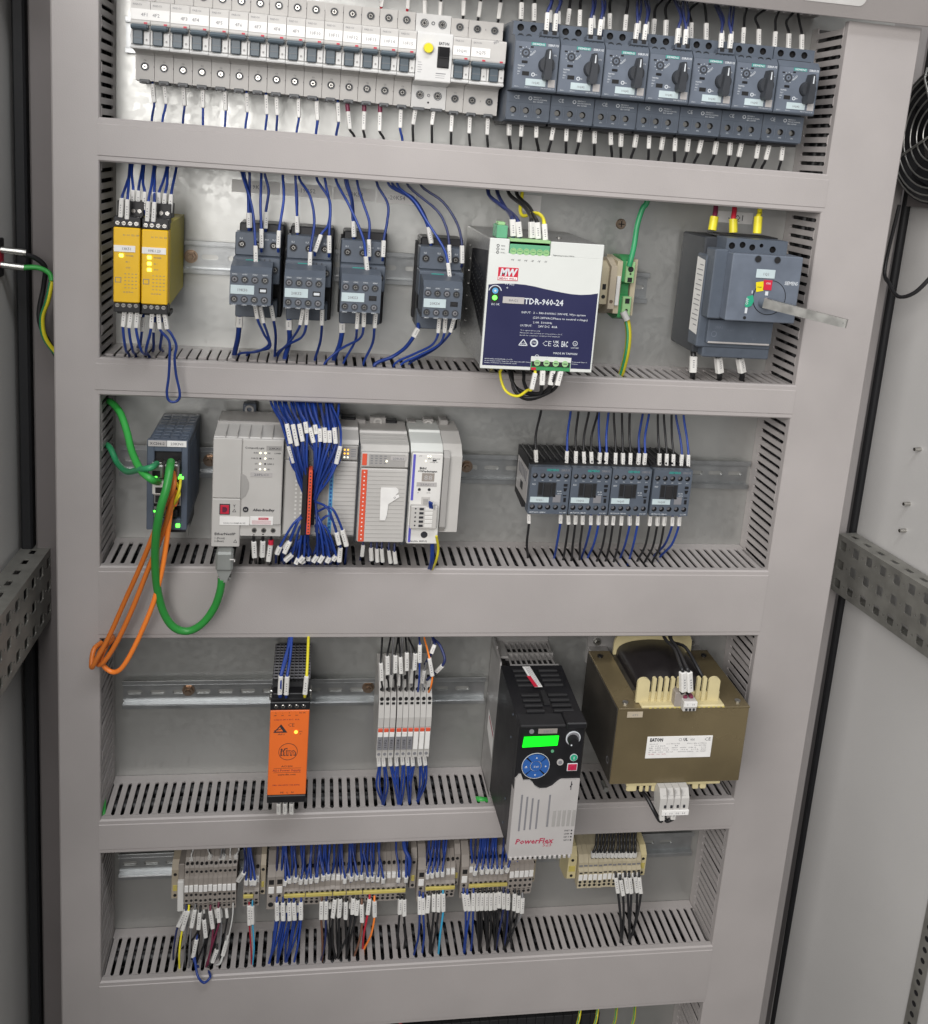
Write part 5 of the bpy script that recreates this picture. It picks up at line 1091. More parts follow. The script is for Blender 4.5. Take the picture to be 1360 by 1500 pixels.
# ---- motor drive
o = (436, 0, 134); t = thing('motor_drive', 'black and light grey motor drive with a glowing green display', 'motor drive', o); W_ = 72.5
m = MB(); m.prism([(-1, -10), (-58, -14), (-60, -10), (-60, 146), (-56, 160), (-30, 163), (-30, 166), (-3, 166), (-1, 158)], 0, 2, 'sink'); m.prism([(-1, -10), (-58, -14), (-60, 10), (-60, 146), (-1, 158)], W_-5, W_-3, 'sink')
m.box(0, W_-3, -3, -1, -12, 166, 'sink', .5); m.box(0, W_-3, -60, -3, -12, -9, 'sink', .5)
for q in range(9): m.box(13+q*6.4, 14.6+q*6.4, -58, -3, 154.6, 156.8, 'sink')
for yy in (-58, -31, -5): m.box(12, W_-3, yy, yy+3, 146, 157, 'sink')
m.box(0, 13.5, -40, -2, 155, 158, 'sink', .8); m.box(12, W_-4, -57, -3, 146, 148, 'slotdark'); part('heat_sink', m, t)  # dark sheet under the bars stands for the shade between the fins
m = MB(); m.cyl((6, -15, 157), 3, .3, 'slotdark', 'z', 14); part('mounting_hole', m, t)
m = MB(); m.prism([(-60, -4), (-160, 3), (-160, 150), (-152, 154), (-110, 156), (-60, 158)], .2, W_-.2, 'black'); part('body', m, t)
m = MB()
for (xa, xb) in ((12, 32), (42, 64)):
    for q in range(9):
        if q == 4: continue
        m.box(xa, xb, -150+q*9.5, -146+q*9.5, 154.6+q*.35, 157.2+q*.3, 'blackmat', .5)
m.prism([(34, -136), (41, -136), (40, -112), (35, -112)], 155, 158.2, 'blackmat', 'z'); part('top_vents', m, t)
m = MB(); m.add([(24, -66, 160.4), (33, -66, 160.4), (38.5, -108, 159.6), (29.5, -108, 159.6)], [(0, 1, 2, 3)], 'paper'); m.add([(25, -86, 160.4), (29.5, -86, 160.4), (33.5, -108, 160.0), (29, -108, 160.0)], [(0, 1, 2, 3)], 'red')
for q in range(4): m.add([(27+q*1.6, -68, 160.7), (27.4+q*1.6, -68, 160.7), (32.4+q*1.6, -106, 159.9), (32+q*1.6, -106, 159.9)], [(0, 1, 2, 3)], 'inkgrey')
part('warning_sticker', m, t)
m = MB(); m.box(.3, W_-.3, -171, -158, 77, 153.5, 'black', 1.6); m.box(50, W_-.2, -173.5, -150, 150, 157, 'black', 1.2); m.box(1, 50, -172, -150, 151, 154.5, 'blackmat', 1); part('keypad_housing', m, t)
# light grey lower cover with curved top edge
m = MB(); pr = [(0, -3), (W_, -1), (W_, 90.2)]+[(W_-21, 90.2), (W_-25, 87.5), (W_-30, 82.5), (W_-36, 79.6), (W_-44, 79.6), (W_-50, 83.5), (W_-53, 88), (W_-56, 90.2), (9, 90.2), (6, 97.5), (3.4, 97.5), (0, 92)]
zt = 42
def dz(v): return v
pr0 = [(x_*.97+.6+.0, z_) for x_, z_ in pr]
m.prism(pr0, -173.2, -60 if 0 else -156, 'pfgrey', 'y'); part('lower_cover', m, t)
m = MB()
for xx, za, zb in ((8.5, 30, 74), (14.5, 31, 71.5), (20.5, 31.5, 69.5), (27, 32, 67.5), (39, 34, 73)): m.box(xx, xx+1.9, -173.7, -173.1, za, zb, 'inkgrey', .4)
for q in range(5): m.box(45+q*5.4, 48.4+q*5.4, -173.6, -173.1, 34, 54, 'plc_dark', .4)
m.box(38.4, 41.4, -173.5, -173.1, 34, 56, 'plc_dark', .4); part('vent_slots', m, t)
m = MB()
for q in range(13): m.box(2+q*5.4, 5+q*5.4, -174.4, -170, -5, -1.2, 'pfgrey', .5)
tag(part('lower_fins', m, t), kind='stuff')
y = -173.35; m = MB(); m.text('PowerFlex', 6.5, 14.2, y, 6.2, 'mred', 42, 'l', .025, slant=.2); m.text('525', 37, 10, y, 4.2, 'mred', 10, 'l', .0, slant=.2)
for q, s_ in enumerate(('ENET', 'LINK', 'NET A', 'NET B')): m.text(s_, 65.8, 27.6-q*3.9, y, 1.8, 'ink', 6, 'r'); m.cyl((67.8, -173.2, 28.5-q*3.9), .9, -.3, 'ink', n=8)
m.prism([(61.6, 78), (62.4, 78), (62.4, 88), (61.6, 88)], y, y+.2, 'ink', 'y'); m.box(60.8, 62, y, y+.2, 81, 83, 'ink'); m.box(62, 63.2, y, y+.2, 83.6, 85.4, 'ink'); part('printed_text', m, t)
fy = -171.2; m = MB(); m.prism([(5, 129), (42.5, 130.5), (43.2, 141.5), (6, 140.8)], fy-.9, fy, 'lcd', 'y'); part('green_display', m, t)
m = MB(); c = (21.5, 106.5)
for q in range(4):
    a0 = math.pi/4+q*math.pi/2+.08; pts = [(c[0]+r_*math.cos(a), c[1]+r_*.95*math.sin(a)) for r_, aa in ((14.3, [a0+j*(math.pi/2-.16)/8 for j in range(9)]), (6.6, [a0+j*(math.pi/2-.16)/8 for j in range(8, -1, -1)])) for a in aa]
    mk = MB(); mk.prism(pts, fy-1.2, fy, 'keyblue', 'y'); cx_, cz_ = c[0]+10.5*math.cos(a0+.7), c[1]+10*math.sin(a0+.7)
    ar_ = q*math.pi/2; tri = [(cx_+1.3*math.cos(math.pi/2+ar_+d_), fy-1.35, cz_+1.3*math.sin(math.pi/2+ar_+d_)) for d_ in (0, 2.1, 4.2)]
    mk.add(tri, [(0, 1, 2)], 'txt_white')
    if q == 1: mk.text('Esc', cx_, cz_-1.6, fy-1.36, 1.6, 'txt_white', anchor='c')
    mk.build('arrow_key', t, (0, 0, 0))
m.cyl((c[0], fy, c[1]), 5.4, -1.3, 'keyblue', n=22); m.ring((c[0], fy, c[1]), 5.7, 6.1, .5, 'txt_white', 22); m.ring((c[0], fy, c[1]), 14.6, 15.1, .4, 'txt_white', 36); m.text('Sel', c[0], c[1]-1, fy-1.5, 2.0, 'txt_white', 5, 'c'); part('select_key', m, t)
m = MB(); m.cyl((58.5, fy, 137.5), 7.6, -.7, 'inkgrey', n=24); m.cyl((58.5, fy-.6, 137), 5.9, -7, 'black', n=24, r2=5.2); m.cyl((55.6, fy-7.6, 135), .9, -.3, 'txt_white', n=8)
m.ring((59, fy, 138.5), 6.9, 7.9, .9, 'txt_white', 28); part('speed_knob', m, t)
m = MB(); m.cyl((62, fy, 115.4), 3.7, -1, 'startgreen', n=20); m.ring((62, fy, 115.4), 3.7, 4.2, .7, 'txt_white', 20); m.text('I', 62, 113.8, fy-1.2, 3, 'txt_white', anchor='c', bold=.04); part('start_key', m, t)
m = MB(); m.box(55.8, 67, fy-.7, fy, 99.5, 108.6, 'txt_white', .8); m.box(56.6, 66.2, fy-1, fy-.5, 100.3, 107.8, 'stopred', .8); m.cyl((61.4, fy-1, 104), 3.4, -.4, 'mred', n=18); m.cyl((61.4, fy-1.4, 104), 2.3, -.3, 'stopred', n=16); part('stop_key', m, t)
m = MB(); m.cyl((47.6, fy, 110.3), 3.6, -.9, 'pfgrey', n=18); m.cyl((47.6, fy-.9, 110.3), 2.2, -.2, 'inkgrey', n=12); part('reverse_key', m, t)
m = MB(); m.cyl((38, fy, 123.5), 1.7, -.6, 'tgreen', n=12); m.cyl((13.5, fy, 147), 2.6, -.5, 'inkgrey', n=16); part('badge', m, t)
m = MB(); m.box(20.5, 41, fy-.7, fy, 144.5, 150, 'tgrey', .1); m.text('28U1', 30.7, 146, fy-.9, 2.5, 'inkgrey', 10, 'c', .02); part('name_label', m, t)
m = MB(); m.add([(-.3, -20, 78), (-.3, -58, 70), (-.3, -58, 36), (-.3, -20, 52)], [(0, 1, 2, 3)], 'paper'); m.add([(-.5, -26, 74), (-.5, -56, 67), (-.5, -56, 63), (-.5, -26, 71)], [(0, 1, 2, 3)], 'mred')
for zz in (15, 45, 120, 147): m.cyl((0, -140, zz), 1.4, -.5, 'sg', 'x', 8)
part('side_sticker', m, t)
# ---- transformer
o = (549, 0, 186); t = thing('transformer', 'large brown iron-core transformer with cream coil bobbin', 'transformer', o); X0, X1, Z0, Z1 = 549.5, 700.5, 199, 291
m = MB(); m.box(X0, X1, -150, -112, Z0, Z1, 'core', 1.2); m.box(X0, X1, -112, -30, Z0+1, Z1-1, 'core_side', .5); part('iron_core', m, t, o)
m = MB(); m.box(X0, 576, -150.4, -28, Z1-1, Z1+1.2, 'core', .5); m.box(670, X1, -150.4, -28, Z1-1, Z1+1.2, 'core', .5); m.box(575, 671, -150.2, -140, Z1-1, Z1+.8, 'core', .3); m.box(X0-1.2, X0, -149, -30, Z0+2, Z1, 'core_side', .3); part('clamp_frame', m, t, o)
for xx, yy in ((560, -140), (690, -140), (560, -42), (690, -42)):
    m = MB(); m.cyl((xx, yy, Z1+1.2), 3.4, 1.8, 'steel' if yy < -100 else 'black', 'z', 8, smooth=False); part('bolt', m, t, o)
m = MB(); m.box(556, 700, -4, -.3, 262, 345, 'sink', .4); m.box(556, 580, -30, -4, 282, 285, 'sink', .4); m.box(680, 700, -30, -4, 282, 285, 'sink', .4); part('mounting_bracket', m, t, o)
for px, py in ((875, 940), (1013, 940)):
    p = at(px, py, -4); m = MB(); m.cyl((p.x, -4, p.z), 5, -1.2, 'steel', n=14); m.cyl((p.x, -5.2, p.z), 3.2, -2.6, 'screw', n=6, smooth=False); part('bracket_screw', m, t, o)
n = 14; m = MB(); arch = [(579+3*0, 286)]; xa, xb, zb, zt = 579, 677, 284, 312+8; r_ = 16
pr = [(xa, zb)]+[(xa+r_-r_*math.cos(q*math.pi/12), zt-r_+r_*math.sin(q*math.pi/12)) for q in range(7)]+[(xb-r_+r_*math.sin(q*math.pi/12), zt-r_+r_*math.cos(q*math.pi/12)) for q in range(7)]+[(xb, zb)]
m.prism(pr, -33, -30, 'cream', 'y'); part('rear_bobbin_flange', m, t, o)
m = MB(); N = 16; vs = []; prof = [(-34, 0), (-50, 1.5), (-90, 2.5), (-125, 1), (-133, -2)]
for yy, dzv in prof:
    for q in range(N+1):
        a = math.pi*q/N; vs.append((624-42*math.cos(a)*(1 if abs(math.cos(a)) < .6 else 1), yy, 288+(22+dzv)*math.sin(a)**.55))
m.add(vs, [(i*(N+1)+q, i*(N+1)+q+1, (i+1)*(N+1)+q+1, (i+1)*(N+1)+q) for i in range(len(prof)-1) for q in range(N)], 'coil', True); m.add(vs[-(N+1):], [tuple(range(N+1))], 'coil'); part('coil', m, t, o)
m = MB(); m.box(575.5, 671, -149.6, -128, Z1-.5, Z1+3.2, 'cream', 1); m.box(577, 669, -137.5, -134.5, Z1+2, 303, 'cream', .4)
for q in range(16): m.box(584+q*5.6, 586.6+q*5.6, -150.2, -148, Z1+.4, Z1+1.6, 'tape_yellow', .2)
part('front_bobbin_base', m, t, o)
def tooth(x0, x1, zt): 
    m = MB(); r_ = (x1-x0)/2; m.prism([(x0, Z1+2)]+[((x0+x1)/2-r_*math.cos(math.pi*q/8), zt-r_*.8+r_*.8*math.sin(math.pi*q/8)) for q in range(9)]+[(x1, Z1+2)], -140.5, -137, 'cream', 'y'); part('bobbin_tooth', m, t, o)
tooth(571.5, 585.5, 322)
for q in range(4): tooth(588.5+q*7.1, 592.6+q*7.1, 322.5)
for q in range(1): tooth(617, 621.4, 322.5)
for xx in (639.5, 646.6): tooth(xx, xx+4.2, 322.5)
tooth(653.5, 666.5, 322)
m = MB(); xx = 617.5; m.box(612, 624, -150, -136, Z1+2, Z1+19, 'tgrey', .8); m.box(619.5, 635, -157, -140, Z1+.5, Z1+13, 'plc', .8); m.box(620, 634.8, -158, -156.6, Z1+6.5, Z1+12.5, 'paper', .2); m.text('1    10', 627.4, Z1+8.6, -158.2, 2, 'inkgrey', 9, 'c')
for q in range(3): m.box(622+q*4.2, 624.6+q*4.2, -157.6, -156.8, Z1+1.6, Z1+4.4, 'ink', .2)
m.box(621, 625, -152, -146, Z1+13, Z1+16, 'w_maroon', .3); m.box(628, 632, -152, -146, Z1+13, Z1+16, 'w_maroon', .3); part('upper_terminal', m, t, o)
m = MB(); m.box(570, 680, -147, -60, 194, 199, 'cream', .8); m.box(571, 583, -147, -143, 187, 196, 'cream', 1.5)
for q in range(4): m.box(586+q*7, 590+q*7, -147, -143.5, 186.5, 196, 'cream', 1)
for q in range(2): m.box(648+q*9, 655+q*9, -147, -143, 188, 196, 'cream', 1)
part('lower_bobbin_flange', m, t, o)
m = MB(); m.prism([(-150, 199.5), (-158, 199), (-164, 190), (-165, 171.5), (-150, 171.5), (-142, 190)], 604, 637.5, 'plc')
for q in range(4): m.box(607.5+q*7.3, 612+q*7.3, -162.4, -160.2, 190.6, 192.6, 'inkgrey'); m.box(609+q*7.3, 611.5+q*7.3, -165.4, -164.2, 179, 182.4, 'ink', .2)
for q in range(3): m.box(611.5+q*7.9, 611.9+q*7.9, -165, -150, 172, 199.6, 'plc_dark')
m.box(607, 638, -166.4, -164.8, 170.6, 176.8, 'paper', .3); m.text('1  11  10  10', 622, 172.4, -166.6, 2, 'inkgrey', 24, 'c'); part('lower_terminal', m, t, o)
m = MB(); a = k('D4', 385, 612, -150.3); m.box(a.x, a.x+17.5, -150.8, -150.1, a.z-4.2, a.z+2.6, 'beige', .1); m.text('6T1', a.x+8.7, a.z-2.2, -150.95, 2.2, 'inkgrey', 6, 'c'); part('name_label', m, t, o)
p0, p1 = k('D4', 530, 768, -150.3), k('D4', 1003, 770, -150.3); p2 = k('D4', 514, 930, -150.3); x0, x1, z1, z0 = 586, 661.5, p0.z-1, p2.z+.5
m = MB(); m.box(x0, x1, -150.9, -150.1, z0, z1, 'paper', .2); y = -151.05
m.text('EATON', x0+3, z1-5.6, y, 3.8, 'ink', 15, 'l', .05); m.text('CE', x1-9.6, z1-5.8, y, 3.8, 'ink', 7.4, 'l', -.005); m.text('UL', x1-34, z1-5.6, y, 3.4, 'ink', 5, 'l', .04); m.ring((x1-37.5, y+.1, z1-4), 1.4, 1.8, .1, 'inkgrey', 12); m.text('VDE', x1-26, z1-5.4, y, 2.4, 'inkgrey', 5)
for r_, row in enumerate(('2016-11           2 x 9010 DE          IP00 / EN 61558-2', '  Sn 2.5 kVA          B3                  50-60 Hz', 'PRI  0,575-0,600    380V   400V   2.86 A      0-10', 'SEC  230V  110,4   115-0   10,9 A    21,7 A   IP00', 'D  16A  115V    Tk 160      7500029 DE02-   Cl. T40/F', 'Class 110/400         0-115-0       10A  20A')): m.text(row, x0+3, z1-9.4-r_*2.5, y, 1.2, 'inkgrey' if r_ != 5 else 'mred', 66 if r_ != 5 else 20)
part('rating_label', m, t, o)
m = MB(); m.ring((0, 0, 0), 3, 4, .6, 'inkgrey', 14); tmpv = [(548-.2, -70+p[0]-68, 222+p[2]) for p in m.v]; m.v = tmpv; part('side_ring', m, t, o)
m = MB(); a = k('D4', 222, 1125, -120); m.cyl((a.x, -125, a.z), 2.6, 12, 'steel', n=10); m.cyl((a.x, -127, a.z), 3.4, 2, 'steel', n=6); part('side_screw', m, t, o)
# ================================================================ ROW E: terminal strips
def tslice(w_, kind, mt='tgrey'):
    """one terminal slice, local: x 0..w_, z 0 at its lowest front edge"""
    m = MB(); e = .12
    if kind == 'two':       # two-tier with four openings per half
        m.prism([(-8, 14), (-30, 6), (-46, 0), (-52, 0), (-52, 9), (-55, 11), (-55, 27), (-57, 28), (-57, 46), (-53, 47), (-53, 57), (-46, 66), (-34, 70), (-8, 64)], e, w_-e, mt)
        for zz, yy in ((4.5, -52), (15, -55), (22.5, -55)): m.cyl((w_/2, yy, zz), w_*.31, -.25, 'slotdark', n=8)
        m.box(w_*.25, w_*.75, -52.3, -51.9, 7.6, 9, 'slotdark')
        for zz, yy in ((52, -53), (61.5, -50.5)): m.cyl((w_/2, yy, zz), w_*.31, -.3-(zz > 60)*1.5, 'slotdark', n=8)
        m.box(w_*.08, w_*.92, -58.4, -56.8, 29, 37.5, 'paper', .3)
    elif kind == 'jump':    # terminal with a bridge
        m.prism([(-8, 10), (-30, 4), (-44, 0), (-50, 0), (-50, 7), (-53, 8.5), (-53, 22), (-50, 24), (-50, 30), (-44, 44), (-30, 52), (-8, 52)], e, w_-e, mt)
        m.cyl((w_/2, -50, 3.6), w_*.31, -.25, 'slotdark', n=8); m.box(w_*.25, w_*.75, -53.3, -52.8, 9.5, 11.6, 'slotdark'); m.cyl((w_/2, -53, 19.5), w_*.3, -.25, 'slotdark', n=8)
        m.box(w_*.12, w_*.88, -49.5, -45, 30, 38, 'paper', .4); m.cyl((w_/2, -40.5, 46), w_*.3, -2.5, 'slotdark', n=8)
    elif kind == 'big':
        m.prism([(-8, 8), (-30, 0), (-50, -4), (-50, 40), (-44, 52), (-30, 60), (-8, 60)], e, w_-e, mt); m.cyl((w_/2, -50, 2.5), w_*.33, -.25, 'slotdark', n=10); m.cyl((w_/2, -50, 14), w_*.2, -.25, 'slotdark', n=8)
        m.box(w_*.15, w_*.85, -51, -49.8, 18, 27, 'paper', .4); m.box(w_*.2, w_*.8, -50.4, -49.8, 30, 36, 'slotdark')
    else:                   # right-hand group: white markers over two openings
        m.prism([(-8, 10), (-30, 4), (-42, 0), (-50, 0), (-50, 24), (-47, 27), (-47, 34), (-42, 42), (-30, 46), (-8, 46)], e, w_-e, mt)
        for zz in (4.2, 8.8): m.cyl((w_/2, -50, zz), w_*.3, -.25, 'slotdark', n=8)
        m.box(w_*.1, w_*.9, -51, -49.8, 11.6, 19.6, 'paper', .4); m.box(w_*.2, w_*.8, -50.3, -49.8, 21, 22.6, 'slotdark'); m.box(w_*.15, w_*.85, -47.5, -46.5, 28.6, 30.6, 'inkgrey')
    return m.mesh('terminal')
def strip(x0, items, z, label, extra=None):
    t = thing('terminal_strip', label, 'terminal strip', (x0, 0, z), 'terminal strips in the bottom row'); x = 0; cache = {}
    for kind, w_, n in items:
        key = (kind, w_)
        if key not in cache: cache[key] = tslice(w_, kind.split(':')[0], kind.split(':')[1] if ':' in kind else 'tgrey')
        for q in range(n):
            ob = bpy.data.objects.new('terminal', cache[key]); sc.collection.objects.link(ob); ob.parent = t; ob.location = (x*S, rnd.uniform(-.3, .3)*S, rnd.uniform(-.3, .3)*S); x += w_
    return t, x
def end_stop(t, xx, mt='beige', w_=7, H_=52):
    m = MB(); m.prism([(-8, -2), (-34, 2), (-42, 8), (-42, H_-12), (-34, H_-4), (-8, H_)], xx, xx+w_, mt); m.cyl((xx+w_/2, -42, 12), 2, -.3, 'slotdark', n=8); m.cyl((xx+w_/2, -42, H_-18), 2, -.3, 'slotdark', n=8); m.box(xx+1.5, xx+w_-1.5, -42.6, -41.8, 18, 26, 'tape_yellow', .3); part('end_stop', m, t)
def bridge(t, xa, xb, z=14.5, y=-53.2, teeth=True):
    m = MB(); m.box(xa, xb, y-2.2, y+1, z, z+4.2, 'tape_yellow', .5); part('yellow_bridge', m, t)
t, x = strip(87.5, [('two', 5.35, 11)], -22, 'leftmost two-tier terminal strip, eleven slices with white markers'); end_stop(t, -16, 'tape_yellow' if 0 else 'beige', 8, 58)
m = MB(); m.box(-7.5, -.3, -50, -8, -1, 60, 'tgrey', .8); m.box(-7.8, -.6, -54, -46, 0, 40, 'white', .6); part('side_cover', m, t)
t, x = strip(154, [('jump:tgrey', 6.2, 3)], -22, 'short terminal strip of three slices with a tiny yellow bridge'); bridge(t, .5, 12); end_stop(t, 19, 'beige', 6, 60)
t, x = strip(181.5, [('big', 9.6, 2), ('jump:tgrey', 6.05, 24)], -24, 'longest terminal strip, with yellow bridges across its middle')
bridge(t, 20, 44.5); bridge(t, 45.4, 76.5); bridge(t, 77.5, 92.5); bridge(t, 93.5, 112); bridge(t, 113, 164)
t, x = strip(359.5, [('big', 9.6, 1), ('jump:tgrey', 6.1, 6)], -23, 'short terminal strip between the longest strip and its right neighbour'); bridge(t, 10, 46); end_stop(t, -8, 'tgrey', 7, 62)
t, x = strip(412.5, [('big', 9.6, 1), ('jump:tgrey', 6.1, 8), ('two', 6.1, 5)], -22, 'terminal strip directly below the motor drive'); bridge(t, 10, 58); end_stop(t, x+.3, 'beige', 6, 54); end_stop(t, -8, 'tgrey', 7, 64)
t, x = strip(561, [('grp:tcream', 6.3, 3), ('grp:tcream', 6.3, 3), ('grp:tcream', 6.0, 2), ('grp:tcream', 6.3, 3), ('grp:tcream', 6.2, 2)], -20, 'cream terminal strip at the right end of the bottom row'); end_stop(t, -12, 'cream', 11, 52); end_stop(t, x+.5, 'cream', 8, 50)
# ================================================================ WIRES
def O(n): return ORD[n] if n < len(ORD) else str(n)
def down(p, z): return [Vector((p.x, p.y+6, z+1)), Vector((p.x+rnd.uniform(-3, 3), p.y+12, z-16))]
def row(K, specs, d0, d1, dend, label, group, ext, zext, r=1.15):
    """specs: (col, sleeve top x,y, sleeve bottom x,y, wire end x,y); ext 'd' = wire goes on down into the duct at zext, 'u' = up"""
    for n_, (c, a, b, e) in enumerate(specs):
        A, B, E_ = k(K, *a, d0), k(K, *b, d1), k(K, *e, dend)
        st = A+(A-B).normalized()*5+Vector((0, 5, 0))
        tail = Vector((E_.x+rnd.uniform(-2, 2), E_.y+rnd.uniform(0, 8), zext))
        wire(c, [st, A, B, E_, tail], label % (CNAME[c], O(n_+1)), group, r, sl=[1])
# --- below the breakers
A1 = [(335, 490, 345, 600, 330, 705), (402, 490, 412, 610, 392, 710), (517, 500, 522, 620, 512, 720), (630, 520, 630, 632, 630, 732), (760, 530, 763, 648, 758, 745), (885, 545, 890, 658, 878, 752), (1000, 555, 1005, 670, 995, 765), (1060, 562, 1065, 675, 1060, 770), (1190, 575, 1192, 688, 1178, 780), (1298, 590, 1300, 702, 1293, 790)]
row('A1', [('w_blue', q[:2], q[2:4], q[4:]) for q in A1], -46, -48, -45, '%s wire below the white breakers, %s from the left', 'wires below the white breakers', 'd', 845)
A2 = [('w_blue', 15, 590, 22, 705, 12, 790), ('w_blue', 140, 600, 145, 715, 130, 800), ('w_black', 200, 650, 210, 757, 240, 812), ('w_black', 295, 650, 290, 762, 298, 815), ('w_black', 388, 655, 385, 768, 412, 825), ('w_blue', 510, 640, 505, 750, 520, 832), ('w_black', 598, 625, 580, 730, 582, 838), ('w_black', 706, 625, 692, 732, 692, 850), ('w_black', 812, 665, 805, 772, 803, 858), ('w_black', 915, 675, 910, 782, 915, 868), ('w_black', 1020, 680, 1015, 790, 1020, 877)]
for n_, q in enumerate(A2):
    c, A, B, E_ = q[0], k('A2', q[1], q[2], -46), k('A2', q[3], q[4], -48), k('A2', q[5], q[6], -45)
    ob = wire(c, [A+(A-B).normalized()*9+Vector((0, 6, 0)), A, B, E_, V(E_.x+1, E_.y+5, 845)], '%s wire below the white breakers, %s from the left' % (CNAME[c], O(n_+11)), 'wires below the white breakers', 1.3, sl=[1])
    if n_ in (2, 3, 4): m = MB(); m.tube([A+(A-B).normalized()*9, A+Vector((0, 0, -.5))], 2.2, 'w_maroon', 8); m.build('red_ferrule', ob, tuple(A+(A-B).normalized()*9+Vector((0, 6, 0))))
A3 = [(80, 835, 78, 965, 90, 1075), (172, 840, 163, 972, 155, 1080), (274, 850, 272, 980, 288, 1092), (400, 870, 378, 998, 353, 1098), (490, 875, 484, 1005, 482, 1110), (590, 885, 575, 1013, 550, 1113), (688, 895, 685, 1022, 682, 1125), (800, 905, 803, 1032, 808, 1135), (878, 915, 873, 1045, 872, 1140), (990, 922, 970, 1050, 940, 1145), (1078, 928, 1072, 1058, 1065, 1157), (1180, 938, 1160, 1068, 1135, 1160)]
row('A3', [('w_black', q[:2], q[2:4], q[4:]) for q in A3], -60, -60, -52, '%s wire below the dark motor switches, %s from the left', 'wires below the motor switches', 'd', 845, 1.5)
A4 = [(50, 950, 42, 1075, 40, 1170), (145, 955, 130, 1080, 103, 1172), (240, 965, 212, 1090, 175, 1178), (347, 975, 325, 1100, 290, 1188), (443, 982, 432, 1105, 410, 1197), (525, 992, 498, 1117, 470, 1203), (642, 1005, 622, 1128, 590, 1212), (720, 1015, 690, 1137, 655, 1215), (815, 1018, 800, 1142, 778, 1223)]
for n_, q in enumerate(A4):
    A, B, E_ = k('A4', q[0], q[1], -60), k('A4', q[2], q[3], -60), k('A4', q[4], q[5], -52)
    wire('w_black', [A+(A-B).normalized()*5+Vector((0, 6, 0)), A, B, E_, V(E_.x, E_.y, 845)], 'black wire below the dark motor switches, %s from the left' % O(n_+13), 'wires below the motor switches', 1.6, sl=[1])
# --- above the motor switches
G = 'wires above the motor switches'
n_ = 0
for K, lst in (('A3', [(168, 15, 163, 138, 0), (258, 22, 256, 150, 0), (352, 88, 342, 230, 1), (414, 95, 402, 238, 1), (508, 60, 492, 178, 0), (584, 68, 580, 188, 0), (662, 128, 655, 268, 1), (733, 137, 716, 276, 1), (795, 93, 793, 210, 0), (912, 102, 902, 220, 0), (992, 165, 975, 303, 1), (1052, 172, 1035, 311, 1), (1113, 132, 1102, 245, 0), (1197, 140, 1192, 255, 0), (1284, 200, 1270, 338, 1), (1338, 207, 1326, 345, 1)]),
               ('A4', [(162, 158, 160, 278, 0), (268, 162, 266, 288, 0), (376, 235, 368, 372, 1), (445, 240, 430, 377, 1), (535, 193, 527, 315, 0), (642, 205, 640, 328, 0), (760, 222, 752, 345, 0), (856, 236, 852, 352, 0), (948, 243, 946, 362, 0)])):
    for a in lst:
        n_ += 1; aux = a[4]; d = -88 if aux else -62; c = 'w_dkblue' if aux else 'w_black'
        A, B = k(K, a[0], a[1], d), k(K, a[2], a[3], d)
        up1 = Vector((A.x+rnd.uniform(1, 6), d+14, A.z+14)); up2 = Vector((A.x+rnd.uniform(4, 22), -35, max(1042, A.z+26))); up3 = up2+Vector((2, 4, 16))
        wire(c, [B+Vector((0, 3, -4)), B, A, up1, up2, up3], '%s wire rising from the dark motor switches, %s from the left' % (CNAME[c], O(n_)), G, 1.5, sl=[1])
        if aux:
            A2_ = A+Vector((5, 12, 4)); wire('w_dkblue', [B+Vector((5, 9, 0)), B+Vector((5, 9, 10)), A2_, A2_+Vector((4, 10, 14)), up2+Vector((5, 4, 0)), up3+Vector((5, 4, 0))], 'dark blue wire tucked behind the %s wire above the motor switches' % O(n_), G, 1.3, sl=[1], bulk=True)
# --- above the breakers (only their lower ends show)
n_ = 0
for a in ((405, -30, 395, 40), (555, -20, 548, 52), (650, 0, 650, 110), (745, 8, 738, 108), (878, 0, 876, 92), (978, 8, 965, 100), (1095, 14, 1082, 112)):
    n_ += 1; A, B = k('A2', a[0], a[1], -42), k('A2', a[2], a[3], -42)
    wire('w_red' if n_ < 3 else 'w_black', [B+Vector((0, 4, -5)), B, A, A+Vector((1, 5, 14)), V(A.x+2, -32, 1050)], '', None, 1.4, sl=[1], bulk=True)
# ================= ROW B
G = 'wires above the yellow relays'
for n_, (x0, y0, x1, y1, ux, uy, d) in enumerate([(157, 243, 150, 358, 205, 70, -112), (190, 250, 187, 370, 200, 75, -112), (224, 195, 220, 310, 215, 72, -94), (255, 198, 250, 312, 275, 65, -94), (292, 205, 290, 314, 285, 70, -94), (314, 262, 308, 382, 345, 55, -112), (348, 208, 342, 270, 350, 60, -94), (350, 266, 344, 385, 352, 70, -112), (378, 210, 374, 300, 420, 60, -94), (414, 215, 405, 325, 428, 66, -94), (450, 220, 443, 332, 478, 60, -94)]):
    A, B, U = k('B1', x0, y0, d), k('B1', x1, y1, d), k('B1', ux, uy+15, -55)
    wire('w_blue', [B+Vector((0, 2, -4)), B, A, (A*.45+U*.55)+Vector((rnd.uniform(-1, 1), 0, -3)), U, V(U.x, -45, 842)], 'blue wire above the yellow relays, %s from the left' % O(n_+1), G, 1.3, sl=[1])
G = 'wires below the yellow relays'
